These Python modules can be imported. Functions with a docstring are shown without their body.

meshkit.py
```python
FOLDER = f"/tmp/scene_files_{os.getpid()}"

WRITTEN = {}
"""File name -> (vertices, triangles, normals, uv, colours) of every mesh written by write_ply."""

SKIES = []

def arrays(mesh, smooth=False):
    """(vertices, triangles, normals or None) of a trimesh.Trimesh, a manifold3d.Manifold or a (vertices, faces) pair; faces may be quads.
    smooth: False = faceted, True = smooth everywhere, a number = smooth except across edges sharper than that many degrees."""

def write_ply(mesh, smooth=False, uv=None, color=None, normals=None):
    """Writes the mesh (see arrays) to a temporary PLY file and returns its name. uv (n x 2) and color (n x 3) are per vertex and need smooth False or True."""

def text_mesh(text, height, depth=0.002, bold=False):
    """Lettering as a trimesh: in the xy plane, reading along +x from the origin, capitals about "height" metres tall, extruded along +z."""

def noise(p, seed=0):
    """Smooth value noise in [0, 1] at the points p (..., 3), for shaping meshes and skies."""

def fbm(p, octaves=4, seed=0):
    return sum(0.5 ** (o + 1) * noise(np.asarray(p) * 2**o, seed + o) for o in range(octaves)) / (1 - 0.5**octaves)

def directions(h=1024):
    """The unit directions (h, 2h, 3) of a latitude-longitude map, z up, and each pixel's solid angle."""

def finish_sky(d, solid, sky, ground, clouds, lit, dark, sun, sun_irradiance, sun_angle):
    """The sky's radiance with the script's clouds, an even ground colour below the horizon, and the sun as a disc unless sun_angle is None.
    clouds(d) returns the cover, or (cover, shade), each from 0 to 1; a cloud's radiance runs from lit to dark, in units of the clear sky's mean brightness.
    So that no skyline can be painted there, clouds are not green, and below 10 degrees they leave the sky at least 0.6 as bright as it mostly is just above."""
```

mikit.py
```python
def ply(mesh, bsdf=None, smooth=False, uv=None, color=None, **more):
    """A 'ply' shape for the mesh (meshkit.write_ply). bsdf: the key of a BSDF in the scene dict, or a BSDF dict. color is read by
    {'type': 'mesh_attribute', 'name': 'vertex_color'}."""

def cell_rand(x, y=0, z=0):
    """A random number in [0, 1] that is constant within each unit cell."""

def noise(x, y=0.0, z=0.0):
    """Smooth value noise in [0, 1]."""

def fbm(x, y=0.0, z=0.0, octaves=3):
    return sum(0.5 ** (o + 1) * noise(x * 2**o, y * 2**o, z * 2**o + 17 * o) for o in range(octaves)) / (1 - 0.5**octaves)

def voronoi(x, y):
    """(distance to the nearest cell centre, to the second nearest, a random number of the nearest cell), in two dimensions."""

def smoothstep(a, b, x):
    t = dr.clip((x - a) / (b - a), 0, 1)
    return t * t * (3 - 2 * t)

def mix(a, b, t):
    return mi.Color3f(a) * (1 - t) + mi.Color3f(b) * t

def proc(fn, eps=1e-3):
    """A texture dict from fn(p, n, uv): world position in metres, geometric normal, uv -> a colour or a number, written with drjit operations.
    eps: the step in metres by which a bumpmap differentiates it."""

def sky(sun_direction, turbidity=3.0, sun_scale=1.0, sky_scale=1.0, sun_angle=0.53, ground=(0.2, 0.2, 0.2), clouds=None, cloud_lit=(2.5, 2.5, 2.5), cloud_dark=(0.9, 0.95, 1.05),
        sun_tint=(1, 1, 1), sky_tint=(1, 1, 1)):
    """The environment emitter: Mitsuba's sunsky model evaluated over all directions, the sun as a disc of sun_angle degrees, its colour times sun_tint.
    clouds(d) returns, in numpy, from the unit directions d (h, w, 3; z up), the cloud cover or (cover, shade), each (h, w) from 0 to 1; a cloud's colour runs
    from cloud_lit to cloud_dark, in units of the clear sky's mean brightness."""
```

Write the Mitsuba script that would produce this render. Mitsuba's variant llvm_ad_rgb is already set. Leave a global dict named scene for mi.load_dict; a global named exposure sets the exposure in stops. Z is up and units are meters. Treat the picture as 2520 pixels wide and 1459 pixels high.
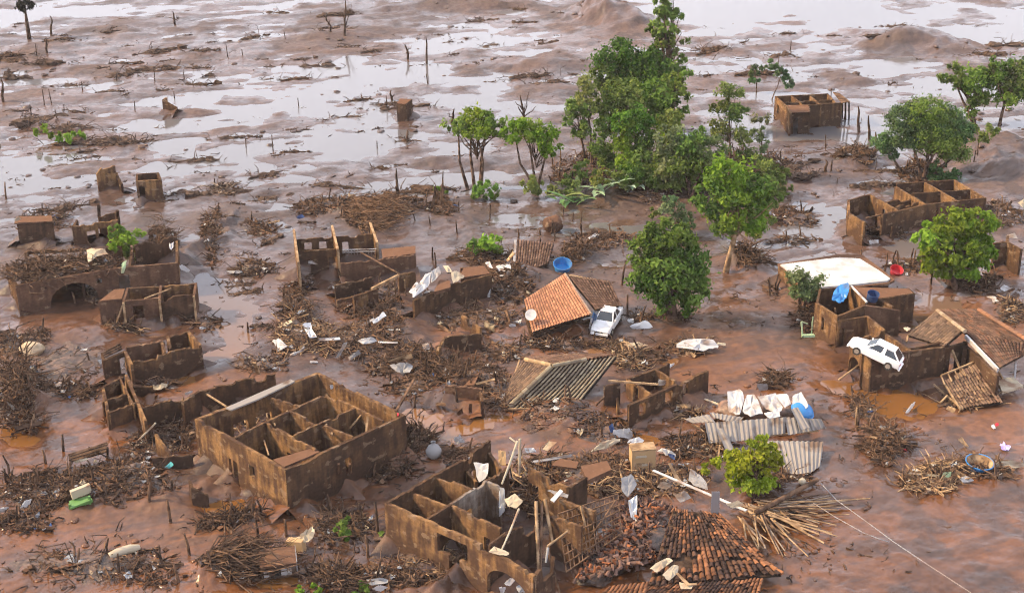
import math, random
import numpy as np, trimesh, shapely
import drjit as dr
import mitsuba as mi
import mikit, meshkit
from shapely.geometry import Polygon, box as sbox
from mikit import proc, noise, fbm, voronoi, smoothstep, mix, cell_rand

scene, labels = {}, {}
T = mi.ScalarTransform4f
rng = np.random.default_rng(7)
exposure = 2.32

# ---------------------------------------------------------------- camera: a helicopter view, 46 m above the mud
CAM_H, PITCH, ROLL, FPX, PW, PH = 46.0, math.radians(22.5), 0.018, 3540.0, 2520.0, 1459.0
EYE = np.array([0, 0, CAM_H])
_fw = np.array([0, math.cos(PITCH), -math.sin(PITCH)])
_up = np.array([0, math.sin(PITCH), math.cos(PITCH)])
_rt = np.array([1.0, 0, 0])
UP = _up * math.cos(ROLL) + _rt * math.sin(ROLL)
RT = _rt * math.cos(ROLL) - _up * math.sin(ROLL)
scene['camera'] = {'type': 'perspective', 'fov': math.degrees(2 * math.atan(PW / 2 / FPX)), 'fov_axis': 'x',
                   'near_clip': 1.0, 'far_clip': 9000.0,
                   'to_world': T().look_at(origin=EYE.tolist(), target=(EYE + _fw).tolist(), up=UP.tolist())}

# ---------------------------------------------------------------- daylight: low warm sun from the left through broken bright cloud
SUN = np.array([-0.80, 0.05, 0.60])


def clouds(d):
    q = d * np.array([2.2, 2.2, 5.0])
    n = meshkit.fbm(q, 5, seed=3)
    cover = np.clip((n - 0.30) * 3.4, 0, 1)
    shade = np.clip((meshkit.fbm(q * 1.7 + 9, 4, seed=8) - 0.40) * 1.8, 0, 1)
    return 0.5 + 0.5 * cover, shade * 0.6


scene['sky'] = mikit.sky(SUN.tolist(), turbidity=3, sun_scale=1.0, sky_scale=1.0, sun_angle=5.0, clouds=clouds,
                         cloud_lit=(4.2, 4.25, 4.75), cloud_dark=(2.3, 2.3, 2.65), sun_tint=(1.0, 0.89, 0.70), ground=(0.2, 0.15, 0.12))


# ---------------------------------------------------------------- where things stand (photo measurements turned into places on the ground)
def ray(px, py):
    d = RT * ((px - PW / 2) / FPX) + UP * ((PH / 2 - py) / FPX) + _fw
    return d


def at(p, z=0.0):
    d = ray(*p)
    t = (z - CAM_H) / d[2]
    return EYE + d * t


def up_at(p, y):
    """the point seen at p in the upright plane at distance y"""
    d = ray(*p)
    return EYE + d * (y / d[1])


def scale_at(p, z=0.0):
    """picture units per metre there"""
    w = at(p, z)
    return FPX / float((w - EYE) @ _fw)


ROWS = (440.1, 759.7, 1065.5)
COLS = (0.0, 509.6, 1019.2, 1528.7, 2010.5)


def zz(c, r):
    def conv(*a):
        if np.isscalar(a[0]):
            return (COLS[c] + 0.26987 * a[0], ROWS[r] + 0.26987 * a[1])
        return [(COLS[c] + 0.26987 * x, ROWS[r] + 0.26987 * y) for x, y in a]
    return conv


# ---------------------------------------------------------------- meshes
class M:
    def __init__(self):
        self.v, self.f, self.n, self.c = [], [], 0, []

    def add(self, v, f, color=None):
        v, f = np.asarray(v, float), np.asarray(f, int)
        if f.shape[1] == 4:
            f = np.vstack([f[:, [0, 1, 2]], f[:, [0, 2, 3]]])
        self.v.append(v)
        self.f.append(f + self.n)
        self.n += len(v)
        if color is not None:
            self.c.append(np.broadcast_to(np.asarray(color, float), (len(v), 3)))
        return self

    def arr(self):
        return np.vstack(self.v), np.vstack(self.f)

    def color(self):
        return np.vstack(self.c) if self.c else None

    def box(self, c, size, rot=None, color=None):
        v = np.array([[x, y, z] for x in (-.5, .5) for y in (-.5, .5) for z in (-.5, .5)]) * np.asarray(size)
        if rot is not None:
            v = v @ np.asarray(rot).T
        return self.add(v + np.asarray(c), BOXF, color)

    def beam(self, p0, p1, w, h=None, color=None, roll=0.0):
        p0, p1 = np.asarray(p0, float), np.asarray(p1, float)
        d = p1 - p0
        L = np.linalg.norm(d)
        R = frame(d, roll)
        return self.box((p0 + p1) / 2, (w, h or w, L), R, color)

    def tube(self, pts, radii, sides=6, color=None):
        p = np.asarray(pts, float)
        r = np.broadcast_to(np.asarray(radii, float), (len(p),))
        t = np.gradient(p, axis=0)
        t /= np.linalg.norm(t, axis=1, keepdims=True) + 1e-9
        a = np.cross(t, np.where(np.abs(t[:, 2:]) < 0.85, [0, 0, 1.0], [1.0, 0, 0]))
        a /= np.linalg.norm(a, axis=1, keepdims=True) + 1e-9
        b, ang = np.cross(t, a), np.arange(sides) * 2 * np.pi / sides
        v = p[:, None] + r[:, None, None] * (np.cos(ang)[None, :, None] * a[:, None] + np.sin(ang)[None, :, None] * b[:, None])
        i, j = np.meshgrid(np.arange(len(p) - 1), np.arange(sides), indexing='ij')
        q = np.stack([i * sides + j, i * sides + (j + 1) % sides, (i + 1) * sides + (j + 1) % sides, (i + 1) * sides + j], -1).reshape(-1, 4)
        f = np.vstack([q[:, [0, 1, 2]], q[:, [0, 2, 3]]])
        n = len(p) * sides
        v = np.vstack([v.reshape(-1, 3), p[:1], p[-1:]])
        k = np.arange(sides)
        f = np.vstack([f, np.stack([(k + 1) % sides, k, k * 0 + n], 1), np.stack([n - sides + k, n - sides + (k + 1) % sides, k * 0 + n + 1], 1)])
        return self.add(v, f[:, ::-1], color)

    def plate(self, top, th, color=None):
        """a solid sheet: its upper outline (world points, any number) and its thickness straight down"""
        top = np.asarray(top, float)
        n = len(top)
        nrm = np.cross(top[1] - top[0], top[2] - top[0])
        if nrm[2] < 0:
            top = top[::-1]
        poly = Polygon(top[:, :2])
        _, tri = trimesh.creation.triangulate_polygon(poly, engine='earcut') if n > 4 else (0, np.array([[0, 1, 2], [0, 2, 3]][:n - 2]))
        if n > 4:
            vv, tri = trimesh.creation.triangulate_polygon(poly, engine='earcut')
            idx = [int(np.argmin(((top[:, :2] - q) ** 2).sum(1))) for q in vv]
            tri = np.array([[idx[a] for a in t] for t in tri])
            c = np.cross(top[tri[:, 1]] - top[tri[:, 0]], top[tri[:, 2]] - top[tri[:, 0]])[:, 2]
            tri[c < 0] = tri[c < 0][:, ::-1]
        bot = top - np.array([0, 0, th])
        k = np.arange(n)
        side = np.stack([k, k + n, (k + 1) % n + n, (k + 1) % n], 1)
        self.add(np.vstack([top, bot]), np.vstack([tri, tri[:, ::-1] + n, side[:, [0, 1, 2]], side[:, [0, 2, 3]]]), color)
        return self

    def crumple(self, top, th, seed=0, amp=.10, color=None):
        """a thin torn sheet over the outline, with uneven edges and dents"""
        rs = np.random.default_rng(seed)
        top = np.asarray(top, float)
        if np.cross(top[1] - top[0], top[2] - top[0])[2] < 0:
            top = top[::-1]
        c0 = top.mean(0)
        size = np.linalg.norm(top - c0, axis=1).mean()
        out = []
        for i in range(len(top)):
            a, b = top[i], top[(i + 1) % len(top)]
            for t in (0, .33, .66):
                p = a + (b - a) * (t + .1 * rs.random())
                out.append(p + (c0 - p) * .10 * rs.random() + rs.normal(size=3) * [.3, .3, 1] * amp * size * .5)
        out = np.array(out)
        n = len(out)
        ring = c0 + (out - c0) * (.45 + .15 * rs.random((n, 1))) + rs.normal(size=(n, 3)) * [.2, .2, 1] * amp * size
        v = np.vstack([out, ring, [c0 + [0, 0, rs.normal() * amp * size]]])
        k = np.arange(n)
        k1 = (k + 1) % n
        f = np.vstack([np.stack([k, k1, k1 + n], 1), np.stack([k, k1 + n, k + n], 1), np.stack([k + n, k1 + n, k * 0 + 2 * n], 1)])
        m = len(v)
        side = np.vstack([np.stack([k, k + m, k1 + m], 1), np.stack([k, k1 + m, k1], 1)])
        return self.add(np.vstack([v, v - [0, 0, th]]), np.vstack([f, f[:, ::-1] + m, side]), color)

    def blob(self, c, r, sub=2, rough=0.3, seed=0, color=None, freq=1.5):
        ico = ICO[sub]
        v = ico[0].copy()
        k = 1 + rough * 2 * (meshkit.fbm(v * freq + seed * 7.31, 3, seed=seed) - 0.5)
        return self.add(v * k[:, None] * np.asarray(r) + np.asarray(c), ico[1], color)


def frame(d, roll=0.0):
    """rotation matrix whose third column runs along d"""
    d = np.asarray(d, float) / (np.linalg.norm(d) + 1e-12)
    a = np.cross([0, 0, 1.0] if abs(d[2]) < 0.95 else [1.0, 0, 0], d)
    a /= np.linalg.norm(a)
    b = np.cross(d, a)
    c, s = math.cos(roll), math.sin(roll)
    return np.stack([a * c + b * s, -a * s + b * c, d], 1)


def yaw(a):
    c, s = math.cos(a), math.sin(a)
    return np.array([[c, -s, 0], [s, c, 0], [0, 0, 1.0]])


BOXF = np.array([[0, 1, 3], [0, 3, 2], [4, 6, 7], [4, 7, 5], [0, 4, 5], [0, 5, 1], [2, 3, 7], [2, 7, 6], [0, 2, 6], [0, 6, 4], [1, 5, 7], [1, 7, 3]])
ICO = {}
for _s in (0, 1, 2, 3):
    _m = trimesh.creation.icosphere(subdivisions=_s)
    ICO[_s] = (np.array(_m.vertices), np.array(_m.faces))


# ---------------------------------------------------------------- things and parts
def numbered(name):
    k, i = name, 0
    while k in USED:
        i += 1
        k = f'{name}_{i:03d}'
    USED.add(k)
    return k


USED = set()


def thing(name, label, cat, group=None, kind=None):
    k = numbered(name)
    labels[k] = {'label': label, 'category': cat}
    if group:
        labels[k]['group'] = group
    if kind:
        labels[k]['kind'] = kind
    return k


MATS = {}


def material(name):
    scene.setdefault('mat_' + name, MATS[name])
    return 'mat_' + name


def put(key, mesh, mat, smooth=False):
    if isinstance(mesh, M):
        c = mesh.color()
        mesh = mesh.arr()
    else:
        c = None
    scene[key] = mikit.ply(mesh, material(mat), smooth=smooth if c is None else bool(smooth is True), color=c)


def part(parent, name, mesh, mat, smooth=False, label=None, kind=None):
    k = numbered(parent + '__' + name)
    put(k, mesh, mat, smooth)
    if label or kind:
        labels[k] = {}
        if label:
            labels[k]['label'] = label
        if kind:
            labels[k]['kind'] = kind
    return k


def single(name, label, cat, mesh, mat, smooth=False, group=None, kind=None):
    k = thing(name, label, cat, group, kind)
    put(k, mesh, mat, smooth)
    return k


def structure(name, mesh, mat, smooth=False):
    scene[name] = mikit.ply(mesh.arr() if isinstance(mesh, M) else mesh, material(mat), smooth=smooth)
    labels[name] = {'kind': 'structure'}
    USED.add(name)


# ---------------------------------------------------------------- materials
def two(b):
    return {'type': 'twosided', 'bsdf': b}


def rgb(*c):
    return {'type': 'rgb', 'value': list(c)}


def diffuse(fn_or_rgb):
    return two({'type': 'diffuse', 'reflectance': fn_or_rgb})


def glossy(base, rough=0.4, spec=0.5, **k):
    return {'type': 'principled', 'base_color': base, 'roughness': rough, 'specular': spec, **k}


def mud_color(p, n, uv):
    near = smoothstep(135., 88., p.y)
    a = fbm(p.x * .045 + 3, p.y * .045, 0, octaves=4)
    b = fbm(p.x * .9, p.y * .9, p.z * .9 + 5, octaves=4)
    c = mix((.052, .027, .018), (.118, .055, .029), smoothstep(.34, .66, a * .6 + b * .4))
    film = smoothstep(.42, .62, fbm(p.x * .11 + 40, p.y * .11 + 11, 0, octaves=4))
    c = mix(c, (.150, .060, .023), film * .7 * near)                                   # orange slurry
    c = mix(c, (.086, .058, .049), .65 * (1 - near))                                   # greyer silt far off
    dark = smoothstep(.56, .70, fbm(p.x * .42 + 9, p.y * .42, 2, octaves=4))
    c = mix(c, (.042, .027, .021), .62 * dark)
    st = fbm((p.x * .94 + p.y * .34) * .16, (p.y * .94 - p.x * .34) * 1.3, 3, octaves=3)
    c = mix(c, (.050, .031, .024), .45 * smoothstep(.55, .68, st))
    return c * (0.66 + 0.68 * fbm(p.x * 2.6, p.y * 2.6, 7, octaves=3))


def mud_rough(p, n, uv):
    w = smoothstep(.42, .58, fbm(p.x * .16 + 7, p.y * .16, 3, octaves=5))
    low = smoothstep(.30, .02, p.z)
    return .58 - .45 * dr.clip(w * .75 + low * 1.0, 0, 1)


def mud_bump(p, n, uv):
    return fbm(p.x * 2.2, p.y * 2.2, 0, octaves=4) + .25 * fbm((p.x * .94 + p.y * .34) * .5, (p.y * .94 - p.x * .34) * 2.6, 5, octaves=3)


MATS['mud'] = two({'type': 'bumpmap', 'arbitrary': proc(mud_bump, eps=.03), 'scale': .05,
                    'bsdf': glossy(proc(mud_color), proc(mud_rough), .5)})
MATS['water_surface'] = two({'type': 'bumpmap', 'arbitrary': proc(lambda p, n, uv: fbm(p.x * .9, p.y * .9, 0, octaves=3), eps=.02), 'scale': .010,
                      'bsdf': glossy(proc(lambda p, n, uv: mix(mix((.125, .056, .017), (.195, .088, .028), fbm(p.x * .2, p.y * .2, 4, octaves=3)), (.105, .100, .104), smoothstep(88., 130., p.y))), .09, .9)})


def wall_fn(clean, dirty, amount, seed, pale=(.26, .185, .125)):
    def fn(p, n, uv):
        a = fbm(p.x * .8 + seed, p.y * .8, p.z * .9, octaves=4)
        b = fbm(p.x * 4 + seed, p.y * 4, p.z * .55 + 3, octaves=3)
        low = smoothstep(1.5, .1, p.z)
        m = smoothstep(.35, .66, a * .5 + b * .5 + amount + .20 * low)
        c = mix(clean, dirty, m) * (0.75 + .5 * fbm(p.x * 7, p.y * 7, p.z * 7 + seed, octaves=2))
        c = mix(c, pale, .55 * smoothstep(.62, .72, fbm(p.x * 1.9 + seed * 2, p.y * 1.9, p.z * 2.3 + 9, octaves=4)))
        return mix(c, (.17, .092, .058), smoothstep(.5, .9, n.z) * .7)
    return proc(fn)


OCHRE, BROWN = (.250, .145, .070), (.086, .052, .036)
for _k, _a in {'wall_ochre': (OCHRE, BROWN, .045, 0.), 'wall_brown': ((.135, .078, .044), (.064, .040, .029), .06, 20.),
               'wall_pink': ((.155, .090, .060), (.092, .055, .040), .03, 40.), 'wall_dark': ((.10, .06, .04), (.055, .036, .027), .02, 60.),
               'wall_grey': ((.24, .21, .185), (.12, .08, .058), .02, 80.)}.items():
    MATS[_k] = two({'type': 'bumpmap', 'arbitrary': proc(lambda p, n, uv: fbm(p.x * 5, p.y * 5, p.z * 5, octaves=3), eps=.02), 'scale': .05,
                     'bsdf': {'type': 'diffuse', 'reflectance': wall_fn(*_a)}})


def wood_fn(a, b, s):
    return proc(lambda p, n, uv: mix(a, b, smoothstep(.3, .7, fbm(p.x * 2.3 + s, p.y * 2.3, p.z * 2.3, octaves=3))))


MATS['dark_wood'] = diffuse(wood_fn((.040, .028, .022), (.115, .074, .052), 0.))
MATS['muck'] = two({'type': 'bumpmap', 'arbitrary': proc(lambda p, n, uv: fbm(p.x * 3.5, p.y * 3.5, p.z * 3.5, octaves=3), eps=.03), 'scale': .16, 'bsdf': glossy(wood_fn((.040, .027, .021), (.120, .072, .050), 12.), .5, .6)})
MATS['deck_dark'] = diffuse(rgb(.035, .027, .022))
MATS['mud_wood'] = diffuse(wood_fn((.075, .048, .034), (.19, .118, .078), 4.))
MATS['pale_wood'] = diffuse(wood_fn((.20, .128, .075), (.42, .29, .175), 8.))
MATS['bark'] = diffuse(wood_fn((.05, .035, .028), (.17, .11, .08), 2.))
MATS['bleached_bark'] = diffuse(wood_fn((.30, .24, .19), (.16, .11, .08), 2.))
MATS['clod_far'] = diffuse(wood_fn((.050, .036, .030), (.115, .080, .062), 12.))
MATS['clod_mud'] = two(glossy(wood_fn((.085, .052, .038), (.22, .13, .09), 12.), .55, .5))
MATS['vertex_diffuse'] = diffuse({'type': 'mesh_attribute', 'name': 'vertex_color'})
MATS['vertex_gloss'] = two(glossy({'type': 'mesh_attribute', 'name': 'vertex_color'}, .38, .5))
MATS['leaf'] = {'type': 'principledthin', 'base_color': {'type': 'mesh_attribute', 'name': 'vertex_color'}, 'roughness': .55, 'diff_trans': .7, 'spec_trans': 0.0, 'eta': 1.4}
def dirty_fn(a, s, k=.5, d=(.26, .15, .10)):
    return proc(lambda p, n, uv: mix(a, d, smoothstep(.5, .72, fbm(p.x * 1.1 + s, p.y * 1.1, p.z * 1.1, octaves=4)) * k + .04))
MATS['white_sheet'] = two(glossy(dirty_fn((.46, .46, .465), 1., .8, (.24, .155, .105)), .5, .4))
MATS['white_slab_paint'] = diffuse(dirty_fn((.50, .52, .53), 3., .5, (.33, .30, .28)))
MATS['cream_sheet'] = diffuse(dirty_fn((.46, .40, .30), 5., .8))
MATS['grey_sheet'] = diffuse(dirty_fn((.33, .33, .335), 7., .8, (.20, .13, .09)))
MATS['fibre_cement'] = diffuse(dirty_fn((.27, .25, .235), 9., .85, (.13, .085, .062)))
MATS['zinc'] = two({'type': 'principled', 'base_color': rgb(.45, .47, .50), 'metallic': .6, 'roughness': .45})
MATS['blue_plastic'] = two(glossy(dirty_fn((.030, .20, .50), 2., .6, (.16, .12, .10)), .35))
MATS['red_plastic'] = two(glossy(rgb(.55, .035, .05), .4))
MATS['dark_blue_plastic'] = two(glossy(rgb(.03, .06, .16), .4))
MATS['green_paint'] = two(glossy(rgb(.10, .22, .06), .5))
MATS['car_paint'] = two({'type': 'principled', 'base_color': dirty_fn((.74, .75, .76), 6., .28, (.38, .25, .15)), 'roughness': .25, 'specular': .5, 'clearcoat': .6})
MATS['car_glass'] = two({'type': 'principled', 'base_color': rgb(.02, .025, .032), 'roughness': .06, 'specular': .9})
MATS['rubber'] = two(glossy(rgb(.03, .028, .026), .8))
MATS['rim_metal'] = two({'type': 'principled', 'base_color': rgb(.35, .30, .25), 'metallic': .5, 'roughness': .5})
MATS['lamp_lens'] = two(glossy(rgb(.55, .55, .52), .15, .8))
MATS['tail_lens'] = two(glossy(rgb(.40, .02, .02), .2, .6))
MATS['cardboard'] = diffuse(rgb(.46, .31, .17))
MATS['wire'] = diffuse(rgb(.42, .36, .32))
MATS['print_lilac'] = two(glossy(rgb(.42, .36, .70), .35))
MATS['print_green'] = diffuse(dirty_fn((.42, .58, .36), 4., .4))
MATS['yellow_paint'] = two(glossy(rgb(.75, .52, .03), .4))
MATS['aqua_plastic'] = two(glossy(rgb(.10, .42, .45), .4))
MATS['pale_stone'] = diffuse(wood_fn((.34, .26, .17), (.48, .38, .27), 3.))
# ---------------------------------------------------------------- the land: mud with hollows that hold water, mounds and swells
BLOBS = []


def swell(px, py, rx, ry, amp, rough=0.0):
    s = scale_at((px, py))
    w = at((px, py))
    k = math.sin(PITCH + math.atan((py - PH / 2) / FPX))
    BLOBS.append((w[0], w[1], rx / s, ry / (s * k), amp, rough))


# pools (negative) and swells (positive): photo position, half extents, metres
for a in [(250, 210, 260, 26, -.35), (120, 30, 230, 25, -.35), (380, 20, 200, 30, -.3), (900, 195, 200, 45, -.45), (870, 345, 140, 48, -.5), (520, 330, 150, 40, -.2), (1050, 110, 70, 20, -.3),
          (560, 390, 60, 30, -.3), (430, 430, 150, 50, -.22), (190, 500, 130, 22, -.25), (60, 420, 60, 20, -.15), (1250, 200, 130, 25, -.3), (1100, 240, 90, 30, -.3), (1300, 120, 120, 18, -.3),
          (1330, 205, 60, 14, -.3), (1290, 250, 90, 12, -.3), (2000, 40, 420, 38, -.9), (2400, 90, 200, 30, -.8), (1800, 10, 300, 22, -.7), (2180, 165, 90, 28, -.5), (1840, 160, 90, 20, -.25),
          (2010, 340, 130, 28, -.45), (2010, 500, 60, 30, -.35), (1980, 560, 60, 22, -.3), (2240, 220, 80, 14, -.3), (1250, 420, 60, 22, -.3), (1090, 450, 60, 25, -.25), (640, 600, 45, 70, -.28),
          (600, 640, 60, 60, -.18), (590, 700, 80, 50, -.22), (560, 780, 80, 70, -.26), (90, 470, 130, 50, -.15), (120, 545, 120, 20, -.15), (300, 540, 60, 20, -.15), (1180, 330, 60, 30, -.2), (1700, 180, 80, 30, -.2), (2300, 300, 90, 40, -.15), (545, 860, 50, 45, -.34), (450, 945, 60, 25, -.5), (40, 1080, 70, 22, -.42), (360, 495, 22, 12, -.4), (580, 20, 160, 14, -.2), (700, 60, 120, 20, -.3),
          (1090, 1022, 90, 22, -.45), (1200, 1060, 70, 16, -.40), (980, 1180, 60, 25, -.35), (880, 1240, 60, 16, -.35), (560, 1240, 70, 16, -.42), (2230, 1010, 90, 40, -.50), (2140, 970, 60, 14, -.5),
          (1560, 1075, 60, 22, -.42), (1690, 870, 60, 16, -.35), (1440, 860, 80, 12, -.35), (400, 1165, 60, 14, -.4), (690, 1440, 60, 16, -.4), (2250, 610, 90, 20, -.4), (2180, 580, 60, 14, -.3),
          (2470, 640, 40, 40, -.25), (2330, 745, 60, 16, -.35), (1060, 1320, 50, 10, -.3), (1800, 890, 20, 8, -.1), (110, 860, 60, 10, -.15), (1530, 560, 60, 10, -.15), (880, 690, 40, 16, -.35),
          (360, 830, 30, 8, -.45), (1150, 830, 60, 10, -.25), (1960, 610, 50, 10, -.3), (2420, 1250, 60, 8, -.02),
          (1480, 45, 70, 26, 4.2, .4), (1560, 66, 60, 16, 1.6, .4), (1150, 15, 190, 12, 1.6, .2), (840, 85, 110, 30, .9), (620, 130, 90, 20, .6), (380, 60, 70, 20, .6), (1300, 165, 130, 20, 1.1),
          (1330, 225, 80, 20, .8), (2210, 105, 90, 22, 2.4, .2), (2330, 115, 90, 14, 1.1, .3), (2100, 200, 60, 22, .5), (2450, 385, 110, 50, 2.2, .3), (1420, 400, 90, 50, 1.3, .1), (1700, 430, 190, 60, 1.2, .15),
          (2110, 395, 55, 22, 1.1, .3), (90, 120, 80, 18, .5), (100, 280, 120, 30, .45), (180, 300, 60, 20, .5), (300, 90, 60, 14, .5), (1060, 400, 70, 14, .5), (1180, 400, 60, 16, .4),
          (500, 640, 50, 50, .6, .15), (525, 580, 22, 60, .7, .3), (200, 800, 120, 30, .3), (130, 970, 160, 70, .35), (620, 665, 70, 18, .5, .3), (720, 780, 40, 60, .5, .4), (850, 850, 150, 40, .55, .4),
          (1000, 880, 90, 34, .6, .4), (1010, 800, 90, 40, .6, .3), (1160, 960, 90, 44, 1.0, .3), (1370, 1040, 110, 38, .9, .4), (1310, 700, 70, 40, .9, .3), (1840, 650, 40, 22, .8, .4), (1180, 570, 90, 30, .4, .3),
          (880, 520, 150, 26, .9, .3), (1420, 620, 50, 22, .7, .4), (1960, 530, 70, 26, .7, .4), (60, 1010, 50, 30, .8, .4), (300, 1190, 250, 50, .45, .4), (590, 1290, 90, 22, .5, .4), (560, 1400, 70, 26, .8, .3),
          (920, 1130, 90, 50, .8, .35), (800, 1330, 70, 40, .5, .3), (2060, 1060, 60, 40, .2), (2190, 1120, 50, 40, .6, .4), (2320, 1190, 110, 26, .6, .4), (1500, 1150, 120, 50, .5, .35), (1690, 1090, 60, 20, .35, .3),
          (1010, 1330, 90, 30, .6, .25), (1080, 1440, 120, 22, .8, .3), (1560, 480, 70, 30, .8, .3), (980, 560, 90, 30, .5, .3), (2480, 540, 60, 60, .5, .2), (2450, 760, 60, 20, .6, .2), (1430, 1250, 90, 30, .4, .3),
          (1950, 1210, 90, 30, .5, .3), (250, 640, 160, 30, .6, .2), (150, 690, 100, 20, .2), (1250, 800, 60, 25, .5, .3)]:
    swell(*a)


# old roads and flow tracks that hold a film of water
for line, r, amp in (([(552, 70), (540, 130), (528, 200), (548, 270), (590, 340), (610, 400)], 24, -.30), ([(1335, 135), (1290, 160), (1240, 195), (1190, 245)], 26, -.30), ([(700, 90), (860, 70), (1010, 75), (1180, 60)], 22, -.22),
                     ([(20, 330), (200, 385), (380, 400), (520, 440)], 24, -.22), ([(1850, 120), (1960, 150), (2090, 170), (2230, 190)], 20, -.25), ([(640, 440), (760, 410), (900, 400), (1060, 420)], 22, -.2)):
    for (x0, y0), (x1, y1) in zip(line[:-1], line[1:]):
        for t in (0, .33, .66):
            swell(x0 + (x1 - x0) * t, y0 + (y1 - y0) * t, r * 1.3, r * .42, amp)


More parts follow.
